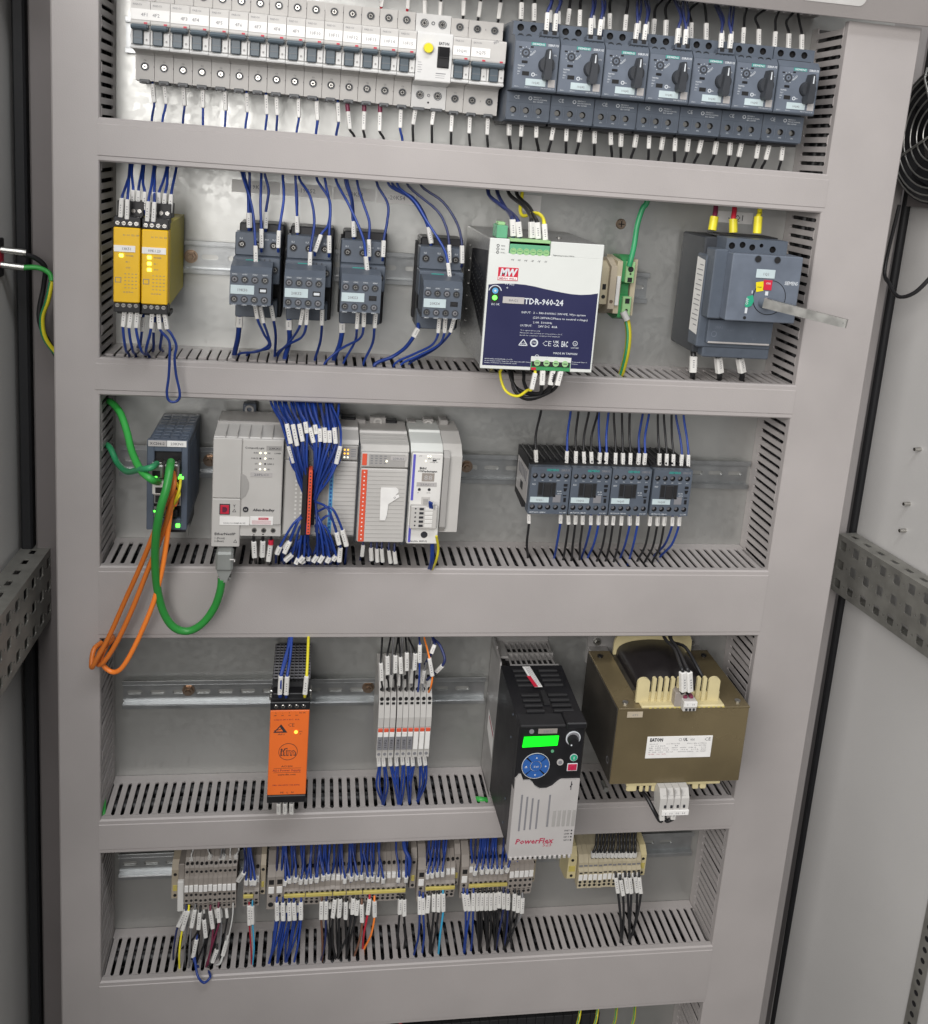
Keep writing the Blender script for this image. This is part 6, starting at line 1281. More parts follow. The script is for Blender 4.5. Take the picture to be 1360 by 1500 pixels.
for n_, (x0, y0, x1, y1, ex, ey, d) in enumerate([(175, 895, 163, 1008, 188, 1190, -108), (213, 898, 198, 1014, 225, 1195, -108), (248, 905, 240, 1014, 300, 1205, -108), (283, 950, 275, 1035, 255, 1120, -90), (338, 898, 330, 1018, 310, 1190, -108), (350, 980, 345, 1040, 340, 1150, -90), (392, 980, 395, 1040, 400, 1150, -90)]):
    A, B = k('B1', x0, y0, d), k('B1', x1, y1, d); E_ = k('B1', ex, ey, ('z', 641)); mid = (B+E_)/2+Vector((rnd.uniform(-3, 3), -5, -6))
    E_.y = min(-20, max(E_.y, -62)); wire('w_blue', [A+Vector((0, 5, 4)), A, B, mid, E_, E_+Vector((0, 3, -14))], 'blue wire below the yellow relays, %s from the left' % O(n_+1), G, 1.35, sl=[1])
A, B = k('B1', 372, 908, -108), k('B1', 382, 1022, -108); C_, D_ = k('B1', 408, 912, -108), k('B1', 426, 1022, -108)
L = [A+Vector((0, 5, 4)), A, B, k('B1', 436, 1090, -106), k('B1', 440, 1180, -104), k('B1', 435, 1300, -98), k('B1', 424, 1390, -96), k('B1', 432, 1440, -95), k('B1', 462, 1455, -95), k('B1', 492, 1440, -95), k('B1', 500, 1395, -96), k('B1', 478, 1290, -98), k('B1', 470, 1190, -104), k('B1', 480, 1120, -106), k('B1', 450, 1050, -108), D_, C_, C_+Vector((0, 5, 4))]
wire('w_blue', L, 'blue wire looping down over the second duct from the yellow relays', None, 1.3, sl=[1, 15], name='wire_loop')
# contactors: top wires (each: sleeve bottom, sleeve top, then path up)
G = 'wires above the contactors in the second row'; n_ = 0
CT = [('B1', (910, 420), (908, 330), [(905, 200), (885, 110)], -52), ('B1', (952, 645), (950, 525), [(930, 300), (870, 95)], -92), ('B1', (985, 540), (985, 425), [(980, 280), (985, 105)], -75), ('B1', (1010, 425), (1012, 325), [(1028, 200), (1005, 100)], -52), ('B1', (1085, 540), (1090, 435), [(1118, 250), (1112, 110)], -75), ('B1', (1200, 450), (1197, 350), [(1192, 220), (1188, 120)], -52), ('B1', (918, 420), (918, 330), [(915, 200), (915, 105)], -50),
      ('B2', (228, 718), (232, 590), [(258, 400), (230, 240), (165, 135)], -92), ('B2', (262, 590), (300, 482), [(345, 420), (355, 300), (325, 145)], -78), ('B2', (350, 598), (350, 488), [(358, 330), (345, 250), (275, 140)], -75), ('B2', (152, 470), (150, 370), [(150, 250), (140, 130)], -52),
      ('B2', (503, 498), (498, 398), [(488, 270), (452, 155)], -52), ('B2', (590, 740), (578, 618), [(560, 500), (480, 310), (395, 150)], -92), ('B2', (600, 620), (598, 512), [(600, 400), (560, 280), (525, 158)], -75), ('B2', (685, 622), (690, 518), [(712, 400), (715, 290), (650, 170)], -75), ('B2', (508, 498), (503, 398), [(495, 270), (465, 158)], -49),
      ('B2', (985, 538), (965, 435), [(925, 350), (850, 250), (725, 175)], -52), ('B2', (990, 538), (972, 437), [(935, 340), (870, 250), (750, 178)], -49), ('B2', (1105, 780), (1090, 658), [(1060, 560), (960, 400), (880, 270), (780, 180)], -92), ('B2', (1100, 660), (1098, 545), [(1080, 440), (1020, 330), (845, 180)], -75), ('B2', (1178, 662), (1178, 550), [(1150, 420), (1060, 280), (925, 180)], -75)]
for K, b, a, path, d in CT:
    n_ += 1; B, A = k(K, *b, d), k(K, *a, d); N = len(path)
    P = [B+Vector((0, 3, -4)), B, A]+[k(K, *p, d+(min(0, -50-d) if 0 else (-52-d)*(i+1)/N)) for i, p in enumerate(path)]
    P.append(Vector((P[-1].x-1, -48, 842))); wire('w_blue' if n_ < 20 else 'w_dkblue', P, '%s wire curving down to the contactors in the second row, %s from the left' % ('blue' if n_ < 20 else 'dark blue', O(n_)), G, 1.35, sl=[1])
G = 'wires below the contactors in the second row'; n_ = 0
CB = [('B1', (855, 945), (852, 1010), [(845, 1080), (825, 1170)], -60, 2.6), ('B1', (945, 855), (962, 960), [(1000, 1050), (1030, 1110), (960, 1155), (850, 1170)], -95, 1.3), ('B1', (978, 885), (1000, 985), [(1025, 1060), (1035, 1130), (960, 1150), (900, 1175)], -90, 1.3), ('B1', (1042, 880), (1058, 972), [(1070, 1060), (1065, 1180)], -68, 1.4),
      ('B2', (100, 1012), (102, 1075), [(102, 1150), (75, 1250)], -60, 2.6), ('B2', (190, 945), (170, 1045), [(120, 1130), (30, 1235)], -92, 1.3), ('B2', (212, 938), (208, 1045), [(180, 1120), (100, 1165), (20, 1230)], -95, 1.3), ('B2', (308, 948), (305, 1048), [(295, 1150), (262, 1260)], -70, 1.4),
      ('B2', (430, 1032), (430, 1092), [(415, 1170), (380, 1260)], -60, 2.6), ('B2', (530, 965), (523, 1070), [(510, 1150), (440, 1280)], -92, 1.3), ('B2', (568, 955), (565, 1058), [(540, 1130), (430, 1190), (325, 1280)], -95, 1.3), ('B2', (640, 965), (632, 1065), [(620, 1160), (565, 1280)], -80, 1.4),
      ('B2', (905, 1065), (875, 1120), [(820, 1190), (740, 1245), (635, 1290)], -66, 2.0), ('B2', (1038, 1000), (1030, 1095), [(990, 1170), (880, 1225), (760, 1285)], -95, 1.3), ('B2', (1075, 990), (1068, 1095), [(1030, 1170), (900, 1240), (800, 1290)], -95, 1.3), ('B2', (1130, 1002), (1105, 1092), [(1040, 1170), (960, 1225), (850, 1285)], -92, 1.3)]
for K, a, b, path, d, r_ in CB:
    n_ += 1; A, B = k(K, *a, d), k(K, *b, d); N = len(path); P = [A+Vector((0, 4, 4)), A, B]
    for i, p in enumerate(path[:-1]): P.append(k(K, *p, d+(-45-d)*(i+1)/N))
    E_ = k(K, *path[-1], ('z', 641)); E_.y = min(-18, max(-64, E_.y)); P += [E_, E_+Vector((0, 2, -14))]
    wire('w_blue', P, '%sblue wire below the contactors in the second row, %s from the left' % ('thick ' if r_ > 1.9 else '', O(n_)), G, r_, sl=[1])
# power supply wires
G = 'wires on top of the power supply'
for n_, (c, b, a, path, r_) in enumerate([('w_dkblue', (372, 345), (368, 232), [(330, 170), (270, 60)], 2.1), ('w_dkblue', (415, 350), (405, 248), [(370, 200), (280, 130), (210, 65)], 2.1), ('w_black', (498, 358), (495, 248), [(480, 200), (440, 140), (345, 62)], 2.1), ('w_black', (540, 362), (532, 252), [(510, 210), (480, 150), (400, 70)], 2.1), ('w_yellow', (588, 370), (580, 262), [(565, 215), (520, 190), (440, 210), (420, 160), (432, 70)], 1.9)]):
    B, A = k('B3', *b, -146), k('B3', *a, -146); N = len(path); P = [B+Vector((0, 3, -5)), B, A]+[k('B3', *p, -146+96*(i+1)/N) for i, p in enumerate(path)]; P.append(V(P[-1].x, -42, 842))
    wire(c, P, '%s wire on top of the power supply, %s from the left' % (CNAME[c], O(n_+1)), G, r_, sl=[1])
G = 'wires below the power supply'
for n_, (c, a, b, path, r_) in enumerate([('w_yellow', (520, 1255), (495, 1365), [(470, 1370), (400, 1410), (320, 1370), (285, 1260), (300, 1200)], 1.5), ('w_black', (570, 1235), (565, 1335), [(550, 1390), (480, 1380), (445, 1320), (440, 1250)], 1.9), ('w_black', (640, 1230), (620, 1335), [(570, 1385), (480, 1395), (390, 1350), (350, 1260)], 1.9), ('w_black', (692, 1235), (665, 1338), [(600, 1390), (470, 1430), (380, 1370), (362, 1250)], 1.9), ('w_black', (650, 1230), (630, 1330), [(580, 1400), (440, 1415), (370, 1320), (345, 1240)], 1.9)]):
    A, B = k('B3', *a, -155), k('B3', *b, -155); N = len(path); P = [A+Vector((0, 4, 5)), A, B]+[k('B3', *p, -152+45*(i+1)/N) for i, p in enumerate(path)]
    P.append(V(P[-1].x, -60, P[-1].z+14)); P.append(V(P[-1].x, -50, 630))
    wire(c, P, '%s wire looping under the power supply, %s of the bunch' % (CNAME[c], O(n_+1)), G, r_, sl=[1] if n_ < 4 else [])
P = [k('B3', 1145, 545, -50), k('B3', 1160, 490, -50), k('B3', 1180, 400, -46), k('B3', 1200, 270, -42), k('B3', 1235, 160, -40), k('B3', 1262, 125, -40)]; P.append(V(P[-1].x+2, -40, 842)); wire('w_gn2', P, 'thick green wire rising from the earth terminal into the top duct', None, 3.1, n=8)
P = [k('B3', 1108, 850, -50), k('B3', 1130, 905, -52), k('B3', 1142, 1000, -56), k('B3', 1130, 1120, -58), k('B3', 1100, 1240, -52)]; P.append(V(P[-1].x-1, -45, 628)); wire('w_yellow', P, 'thick yellow and green wire dropping from the earth terminal into the duct', None, 3.4, stripe='w_gn2', n=8)
m = MB(); m.tube([k('B3', 1105, 848, -53), k('B3', 1132, 905, -55)], 3.9, 'w_white', 8); om('clear_sleeve', m, 'pale clear sleeve on the yellow and green wire end', 'sleeve', (0, 0, 0))
# main switch wires
for n_, (x0, y0, x1, y1, uy) in enumerate([(455, 200, 440, 285, 150), (572, 215, 572, 300, 158), (728, 200, 720, 305, 180)]):
    A, B, U = k('B4', x0, y0, -60), k('B4', x1, y1, -62), k('B4', x0+8, uy, -52)
    ob = wire('w_maroon' if n_ == 0 else ('w_red' if n_ == 1 else 'w_yellow'), [B, A, U, V(U.x, -48, 842)], '%s-sheathed supply core above the main switch, %s from the left' % (('dark red', 'red', 'yellow')[n_], O(n_+1)), 'supply cores above the main switch', 2.8)
    m = MB(); m.tube([B, A*.5+B*.5, A], 4.6, 'w_yellow', 10); m.build('yellow_boot', ob, tuple(B))
for n_, (x0, y0, x1, y1) in enumerate([(325, 1068, 320, 1170), (478, 1078, 488, 1175), (612, 1082, 628, 1172)]):
    A, B = k('B4', x0, y0, -66), k('B4', x1, y1, -66); wire('w_black', [A+Vector((0, 8, 10)), A, B, B+Vector((4, 8, -10)), B+Vector((9, 22, -24))], 'thick black wire below the main switch, %s from the left' % O(n_+1), 'supply wires below the main switch', 3.2, sl=[1], ws=1.5)
# ================= ROW C
P = [k('C1', 320, 355, -125), k('C1', 290, 375, -140), k('C1', 230, 385, -130), k('C1', 165, 395, -100), k('C1', 115, 350, -70), k('C1', 75, 270, -55), k('C1', 35, 245, -35), k('C1', 5, 235, -30)]; wire('w_gn2', P, 'green network cable leaving the left duct at mid height to the upper left plug', 'green network cables', 3.2, n=8, name='network_cable', cat='cable')
P = [k('C1', 328, 450, -125), k('C1', 290, 435, -140), k('C1', 235, 385, -130), k('C1', 190, 290, -105), k('C1', 165, 190, -85), k('C1', 130, 90, -68), k('C1', 85, 35, -50), k('C1', 50, 25, -35), k('C1', 5, 20, -28)]; wire('w_green', P, 'green network cable coming from the top of the left duct to the lower plug', 'green network cables', 3.6, n=8, name='network_cable', cat='cable')
P = [k('C1', 395, 345, -124), k('C1', 388, 385, -140), k('C1', 372, 480, -150), k('C1', 340, 590, -150), k('C1', 318, 720, -140), k('C1', 312, 860, -125), k('C1', 322, 1000, -112), k('C1', 355, 1130, -104), k('C1', 410, 1210, -100), k('C1', 485, 1230, -98), k('C1', 560, 1190, -100), k('C1', 620, 1110, -103), k('C1', 650, 1030, -108), k('C1', 662, 955, -112)]; wire('w_green', P, 'long green network cable looping over the tallest duct to the grey plug', 'green network cables', 4.0, n=10, name='network_cable', cat='cable')
m = MB(); o = tuple(k('C1', 670, 870, -108)); a, b = k('C1', 632, 800, -110), k('C1', 720, 905, -110); zb = k('C1', 660, 965, -110).z
m.box(a.x, b.x, -117, -100, b.z, a.z-1, 'shell', 2.2); m.prism([(a.x+1, b.z+.5), (b.x-1, b.z+.5), (b.x-6, zb), (a.x+6, zb)], -115, -102, 'shell', 'y'); t = om('network_plug', m, 'grey metal network plug under the controller with a green cable', 'plug', o)
m = MB(); m.box(a.x+14, a.x+19, -117.6, -116.8, b.z+13, b.z+14, 'white'); m.box(a.x+18.4, a.x+19.4, -117.6, -116.8, b.z+11, b.z+14, 'white'); m.box(a.x+2, a.x+5, -112, -104, zb-.5, zb+4, 'steel', .5); m.box(b.x-5, b.x-2, -112, -104, zb-.5, zb+4, 'steel', .5); part('plug_detail', m, t, o)
OR = [[(405, 400, -124), (412, 450, -135), (400, 500, -138), (365, 560, -135), (320, 680, -128), (240, 880, -118), (150, 1080, -108), (75, 1250, -105), (10, 1370, -104), (-20, 1420, -100), (-10, 1330, -92), (30, 1290, -80)],
      [(408, 410, -122), (405, 480, -132), (385, 600, -130), (350, 720, -122), (270, 920, -114), (190, 1120, -106), (110, 1290, -102), (45, 1390, -98), (10, 1400, -92), (40, 1320, -84)],
      [(412, 420, -120), (400, 520, -128), (380, 700, -122), (350, 900, -116), (310, 1060, -110), (260, 1190, -104), (195, 1330, -98), (140, 1420, -94), (95, 1445, -90), (50, 1420, -88), (30, 1370, -86), (60, 1300, -80)]]
for n_, L in enumerate(OR): wire('w_orange', [k('C1', *q) for q in L], 'orange cable hanging in a long loop over the left duct, %s from the left' % O(n_+1), 'orange fibre cables', 2.6, n=8, name='fibre_cable', cat='cable')
wire('w_orange', [k('C1', 10, 1380, -100), k('C1', 30, 1330, -96), k('C1', 90, 1270, -88), k('C1', 60, 1240, -40)], 'dark end of the orange cables passing into the left duct', None, 2.6, name='fibre_cable', cat='cable')
wire('w_yellow', [k('C1', 445, 435, -124), k('C1', 438, 490, -132), k('C1', 415, 555, -128), k('C1', 395, 585, -118)], 'short yellow wire in front of the network switch', None, 1.5)
wire('w_yellow', [k('C1', 425, 455, -120), k('C1', 440, 510, -130), k('C1', 425, 545, -128), k('C1', 400, 600, -112)], 'second short yellow wire crossing in front of the network switch', None, 1.2)
# controller power wires
for n_, (x0, y0, x1, y1) in enumerate([(828, 760, 832, 845), (876, 758, 872, 842), (918, 770, 905, 865)]):
    A, B = k('C1', x0, y0, -100), k('C1', x1, y1, -98); ob = wire('w_black', [A+Vector((0, -2, 9)), A, B, B+Vector((0, 14, -8)), V(B.x, -50, 408)], 'black wire under the controller power terminals, %s from the left' % O(n_+1), 'wires under the controller', 1.5, sl=[1], ws=1.35)
    if n_ == 2: m = MB(); m.tube([A+Vector((0, -1, 4)), A+Vector((0, -1, -1))], 2.8, 'red', 8); m.build('red_ferrule', ob, tuple(A+Vector((0, -2, 9))))
# big blue bundle: upper half sweeps from the duct above to the narrow waist at the orange strip
G = 'blue wires above the controller modules'; waistL, waistR = (540, 530), (575, 530)
US = [(430, 125, 452, 250), (462, 128, 485, 262), (496, 125, 515, 238), (528, 115, 537, 195), (552, 145, 572, 245), (578, 130, 585, 200), (603, 150, 606, 240), (628, 145, 632, 245), (653, 160, 656, 245), (680, 145, 688, 250)]
for n_, (x0, y0, x1, y1) in enumerate(US):
    A, B = k('C2', x0, y0+20, -122), k('C2', x1, y1, -124); wx, wy = waistL if n_ < 4 else waistR
    side = -1 if n_ < 4 else 1; tgt = k('C2', wx-2*side, 420+rnd.uniform(-20, 130), -114)
    U = k('C2', 380+(x0-430)*1.12+rnd.uniform(-8, 8), 38, -70); m1 = k('C2', (x1+wx)/2+side*(14 if n_ in (0, 9) else 4), (y1+wy)/2-30, -124)
    wire('w_blue', [V(U.x, -50, 608), U, (U+A)/2+Vector((0, -8, 0)), A, B, m1, tgt], 'blue wire with a white sleeve entering the controller bundle, %s from the left' % O(n_+1), G, 1.35, sl=[3], ws=1.15)
for n_ in [a*.6 for a in range(24)]:
    side = -1 if n_ < 6 else 1; i = n_ if n_ < 6 else n_-6; wx, wy = waistL if n_ < 6 else waistR
    sx = 365+n_*24+rnd.uniform(-16, 16); U = k('C2', sx, 40, -68); a = k('C2', 430+n_*20+rnd.uniform(-16, 16), 200+rnd.uniform(-30, 30), -108)
    b_ = k('C2', (450+i*15) if n_ < 6 else (598+i*14), 330+rnd.uniform(-15, 15), -118); c_ = k('C2', wx+side*rnd.uniform(0, 10), 400+rnd.uniform(-10, 160), -113)
    S1, S2 = k('C2', 440+n_*19, 255, -116), k('C2', 462+n_*16, 350, -118)
    wire('w_blue', [V(U.x, -50, 608), U, a, b_, (b_+c_)/2+Vector((side*3, -2, 0)), c_], '', G, 1.3, bulk=True)
for n_, (x0, y0, x1, y1) in enumerate([(440, 262, 468, 350), (712, 262, 690, 356)]):
    A, B = k('C2', x0, y0, -120), k('C2', x1, y1, -120); tg = k('C2', (540, 580)[n_], 530, -113); mid = k('C2', (495, 650)[n_], 440, -120)
    U = k('C2', (368, 660)[n_], 38, -70)
    wire('w_blue', [V(U.x, -50, 608), U, k('C2', (405, 708)[n_], 150, -100), A, B, mid, tg], 'outermost %s blue wire of the upper controller bundle, sleeve below the others' % ('left', 'right')[n_], G, 1.3, sl=[3], ws=1.2)
G = 'blue wires below the controller modules'
LS = [(395, 790, 378, 830, -112), (448, 762, 418, 825, -118), (460, 830, 420, 865, -112), (490, 850, 478, 880, -112), (520, 842, 495, 870, -114), (545, 842, 545, 862, -104), (590, 838, 568, 870, -112), (622, 838, 600, 872, -112), (655, 845, 640, 872, -112), (690, 838, 672, 862, -110), (712, 795, 705, 870, -112), (690, 715, 705, 780, -120), (722, 702, 745, 788, -122), (645, 845, 660, 868, -104), (440, 765, 412, 800, -106), (500, 845, 520, 876, -108)]
for n_, (x0, y0, x1, y1, d) in enumerate(LS):
    A, B = k('C2', x0, y0, d), k('C2', x1, y1, d); side = -1 if x0 < 560 else 1; st = k('C2', 538 if side < 0 else 582, 560+rnd.uniform(-10, 130), -113)
    q = k('C2', x0*.5+(540 if side < 0 else 585)*.5+side*(10 if y0 < 800 and x0 > 600 else 2), (y0+560)*.5-(45 if y0 < 800 and x0 > 600 else 5), d-6)
    tl = B+(B-A).normalized()*3
    wire('w_blue', [st, q, A, B, tl+Vector((0, 16, -2)), V(tl.x+rnd.uniform(-2, 2), -48, 406)], 'blue wire fanning out below the controller modules, %s of the fan' % O(n_+1), G, 1.3, sl=[2], ws=1.25)
for n_ in range(16):
    x_ = 445+n_*16; side = -1 if x_ < 560 else 1; st = k('C2', 540 if side < 0 else 580, 560+rnd.uniform(-10, 150), -110); e = k('C2', x_, 815+rnd.uniform(-10, 15), -100)
    q = (st+e)/2+Vector((side*3, -8, 0)); wire('w_blue', [st, q, e, e+Vector((0, 20, -10)), V(e.x, -46, 406)], '', G, 1.3, bulk=True)
# sleeves under the orange-striped module
G = 'short wires under the controller modules'
for n_, (x0, y0, x1, y1) in enumerate([(830, 780, 825, 840), (872, 795, 875, 862), (903, 800, 906, 870), (928, 800, 934, 870), (965, 808, 975, 876), (995, 815, 1002, 878)]):
    A, B = k('C2', x0, y0, -88), k('C2', x1, y1, -86); wire('w_dkblue', [A+Vector((0, 3, 8)), A, B, B+Vector((0, 20, -6)), V(B.x, -45, 405)], '', G, 1.3, sl=[1], ws=1.15, bulk=True)
for n_, (c, L) in enumerate([('w_blue', [(1180, 555), (1186, 650), (1190, 760), (1186, 870)]), ('w_blue', [(1190, 560), (1196, 650), (1198, 780), (1196, 880)]), ('w_white', [(1200, 565), (1212, 640), (1215, 735)]), ('w_yellow', [(1215, 735), (1225, 800), (1212, 870)])]):
    P = [k('C2', *q, -114+i*8) for i, q in enumerate(L)]
    if n_ != 2: P.append(V(P[-1].x, -60, 405))
    wire(c, P, '%s wire hanging from the violet-striped module%s' % (CNAME[c], ', nearest its terminals' if n_ == 0 else (', second beside it' if n_ == 1 else '')), 'wires of the violet-striped module', 1.4)
# small contactors
G = 'wires above the small contactors'
UP = [('w_black', 298, 195, 300, 250, 320, 35), ('w_blue', 428, 200, 425, 255, 443, 38), ('w_black', 465, 200, 463, 258, 475, 40), ('w_black', 497, 202, 500, 260, 518, 42), ('w_black', 528, 203, 530, 260, 555, 44), ('w_blue', 565, 206, 560, 262, 560, 44), ('w_blue', 592, 206, 588, 262, 600, 45), ('w_black', 630, 207, 628, 264, 622, 46), ('w_black', 660, 208, 660, 265, 656, 46), ('w_black', 692, 208, 690, 265, 688, 47), ('w_blue', 727, 209, 722, 266, 742, 48), ('w_blue', 752, 209, 747, 267, 768, 48), ('w_black', 812, 210, 810, 266, 805, 50), ('w_black', 842, 211, 840, 268, 830, 50), ('w_black', 870, 213, 868, 268, 862, 52), ('w_blue', 905, 214, 900, 270, 880, 52), ('w_blue', 932, 215, 930, 270, 912, 54)]
for n_, (c, x0, y0, x1, y1, ux, uy) in enumerate(UP):
    A, B, U = k('C3', x0, y0, -66), k('C3', x1, y1, -66), k('C3', ux, uy, -42); md = (A+U)/2+Vector(((A.x-U.x)*.35+rnd.uniform(-.5, .5), -2, -3))
    wire(c, [B+Vector((0, 2, -4)), B, A, md, U, V(U.x, -42, 608)], '%s wire above the small contactors, %s from the left' % (CNAME[c], O(n_+1)), G, 1.35, sl=[1])
G = 'wires below the small contactors'
DN = [('w_black', 270, 460, 270, 500, 265, 640), ('w_blue', 402, 462, 400, 500, 375, 642), ('w_black', 433, 465, 434, 504, 412, 650), ('w_black', 464, 465, 462, 504, 446, 652), ('w_black', 493, 466, 492, 505, 480, 650), ('w_blue', 527, 466, 526, 506, 490, 635), ('w_blue', 560, 466, 558, 506, 515, 640), ('w_black', 592, 467, 590, 507, 552, 655), ('w_black', 622, 467, 618, 507, 588, 655), ('w_black', 655, 467, 652, 508, 622, 658), ('w_blue', 688, 468, 688, 508, 650, 640), ('w_blue', 722, 468, 720, 508, 688, 645), ('w_black', 774, 469, 770, 510, 720, 655), ('w_black', 805, 470, 802, 510, 752, 658), ('w_black', 834, 470, 830, 510, 782, 660), ('w_blue', 866, 471, 864, 510, 790, 635), ('w_blue', 895, 471, 892, 510, 815, 638)]
for n_, (c, x0, y0, x1, y1, ex, ey) in enumerate(DN):
    A, B = k('C3', x0, y0, -70), k('C3', x1, y1, -70); E_ = k('C3', ex, ey, ('z', 420)); E_.y = min(-15, max(-64, E_.y)); md = (B+E_)/2+Vector(((B.x-E_.x)*.3, -4, -2))
    wire(c, [A+Vector((0, 3, 4)), A, B, md, E_, E_+Vector((-1, 3, -14))], '%s wire below the small contactors, %s from the left' % (CNAME[c], O(n_+1)), G, 1.4, sl=[1])
# ================= ROW D
for n_, (c, x0, y0, x1, y1, path) in enumerate([('w_blue', 1086, 280, 1080, 388, [(1110, 180), (1145, 60)]), ('w_blue', 1124, 282, 1118, 390, [(1140, 180), (1150, 60)]), ('w_blue', 1090, 282, 1086, 388, [(1118, 180), (1135, 60)]), ('w_yellow', 1238, 280, 1228, 388, [(1244, 160), (1248, 55)])]):
    A, B = k('D1', x0, y0, -112), k('D1', x1, y1, -112); P = [B+Vector((0, 3, -5)), B, A, k('D1', *path[0], -98), k('D1', *path[1], -78)]; P.append(V(P[-1].x, -50, 342))
    wire(c, P, '%s wire above the orange module%s' % (CNAME[c], (', leftmost in front', ', second sleeve from the left', ', tucked behind the leftmost', '')[n_]), 'wires above the orange module', 1.6, sl=[1] if n_ != 2 else [], ws=1.3)
for n_, xx in enumerate((1075, 1112, 1150)):
    A, B = k('D1', xx, 1026, -104), k('D1', xx, 1085, -100); wire('w_grey', [A+Vector((0, 2, 8)), A, B, B+Vector((0, 20, -6)), V(B.x, -50, 108)], 'grey wire under the orange module, %s from the left' % O(n_+1), 'wires under the orange module', 1.6, sl=[1], ws=1.3)
G = 'wires above the slim fuse terminals'
for n_, (c, x0, y0, x1, y1, tx, ty, ux) in enumerate([('w_black', 535, 232, 540, 348, 550, 418, 545), ('w_black', 578, 185, 580, 308, 590, 418, 600), ('w_black', 632, 180, 630, 297, 628, 415, 650), ('w_black', 665, 192, 670, 302, 668, 415, 655), ('w_black', 708, 162, 708, 282, 708, 415, 700), ('w_black', 765, 168, 758, 278, 748, 415, 720), ('w_blue', 795, 112, 793, 228, 783, 418, 790), ('w_grey', 825, 282, 810, 365, 818, 420, 880), ('w_orange', 858, 200, 878, 318, 855, 425, 825), ('w_grey', 605, 310, 600, 390, 600, 360, 620), ('w_grey', 745, 275, 735, 365, 735, 370, 730), ('w_grey', 665, 310, 655, 380, 660, 370, 680)]):
    d = -86 if n_ < 7 or n_ == 8 else -66
    A, B, T_ = k('D2', x0, y0, d), k('D2', x1, y1, d), k('D2', tx, ty, -74 if n_ < 9 else -58); U = k('D2', ux, 62, -60)
    wire(c, [T_+Vector((0, 3, -1)), T_, (T_+B)/2+Vector((0, -4, 0)), B, A, (A+U)/2, U, V(U.x, -50, 342)], '%s wire above the slim fuse terminals, sleeve %s in the cluster' % (CNAME[c], O(n_+1)), G, 1.1, sl=[3], ws=1.2, bulk=n_ > 8)
wire('w_dkblue', [k('D2', 842, 345, -60), k('D2', 905, 290, -75), k('D2', 945, 250, -80), k('D2', 960, 200, -80), k('D2', 925, 110, -70), k('D2', 880, 60, -60), V(*k('D2', 870, 60, -50).xy, 342)], 'dark blue wire arching right of the slim fuse terminals', None, 1.6, sl=[1], ws=1.2)
wire('w_dkblue', [k('D2', 830, 240, -60), k('D2', 870, 170, -75), k('D2', 893, 110, -72), k('D2', 880, 60, -60), V(*k('D2', 880, 60, -50).xy, 342)], 'short dark blue wire beside the orange one above the fuse terminals', None, 1.6, sl=[1], ws=1.2)
G = 'wires below the slim fuse terminals'
for n_, (x0, y0, x1, y1, ex, ey) in enumerate([(520, 845, 523, 915, 548, 1160), (552, 845, 556, 915, 545, 1165), (597, 845, 600, 912, 650, 1165), (637, 845, 640, 912, 655, 1165), (677, 840, 680, 905, 660, 1160), (710, 840, 714, 910, 720, 1140), (745, 842, 748, 912, 718, 1130), (788, 842, 795, 910, 780, 1130), (823, 840, 830, 908, 775, 1140)]):
    A, B = k('D2', x0, y0, -72), k('D2', x1, y1, -72); E_ = k('D2', ex, ey, ('z', 120.5)); E_.y = max(-64, min(-20, E_.y)); sx = (-5, 6, 4, -2, 3, 2, -3, 4, 5)[n_]
    for j in (0, 1):
        md = (B*.55+E_*.45)+Vector((sx*.6+j*3.4-2, -6, 0)); wire('w_blue', [A+Vector((j*1.6, 3, 4)), A+Vector((j*1.6, 0, 0)), B+Vector((j*1.6, 1.2*j, 0)), md, E_+Vector((j*1.5, -2, 0)), E_+Vector((0, 2, -14))], 'blue wire below the slim fuse terminals, %s from the left' % O(n_+1), G, 1.25, sl=[1] if j == 0 else [], ws=1.25, bulk=(j == 1))
wire('w_green', [k('D3', 10, 1105, -48), k('D3', 60, 1108, -62), k('D3', 120, 1120, -58), k('D3', 160, 1150, -45), k('D3', 200, 1170, -35)], 'green cable end lying on the fourth duct left of the motor drive', None, 3.4, n=8, name='network_cable', cat='cable')
wire('w_green', [k('P', 150, 1150, -30), k('P', 153, 1175, -52), k('P', 152, 1192, -66), k('P', 150, 1200, -66)], 'green cable end in the corner of the fourth duct', None, 1.8, n=8, name='network_cable', cat='cable')
# transformer wires
for n_, (a, b, path) in enumerate([((780, 310), (782, 450), [(765, 270), (720, 150), (650, 70)]), ((822, 310), (828, 450), [(800, 270), (745, 150), (690, 70)])]):
    A, B = k('D4', *a, -152), k('D4', *b, -152); P = [B+Vector((0, 4, -5)), B, A]+[k('D4', *q, d) for q, d in zip(path, (-145, -95, -70))]; P.append(V(P[-1].x, -50, 342))
    wire('w_black', P, 'black wire rising from the transformer, %s sleeve' % ('left', 'right')[n_], 'wires above the transformer', 2.0, sl=[1], ws=1.9)
wire('w_black', [V(668, -120, 292), V(655, -110, 312), V(648, -80, 325), k('D4', 700, 90, -60), V(*k('D4', 690, 70, -50).xy, 342)], 'black lead from the transformer coil passing behind the sleeves', None, 2.0)
for n_, (x0, y0, x1, y1, path) in enumerate([(628, 1265, 632, 1362, [(615, 1370), (575, 1300), (520, 1200), (470, 1150)]), (715, 1290, 708, 1355, [(690, 1365), (665, 1372), (650, 1345), (655, 1290)])]):
    A, B = k('D4', x0, y0, -158), k('D4', x1, y1, -158); P = [A+Vector((0, 3, 5)), A, B]+[k('D4', *q, -156+i*12*(n_ == 0)) for i, q in enumerate(path)]
    wire('w_black', P, 'black wire under the transformer, %s' % ('running up behind its white terminal', 'short loop between the white sleeves')[n_], 'wires below the transformer', 2.3, sl=[1], ws=1.6)
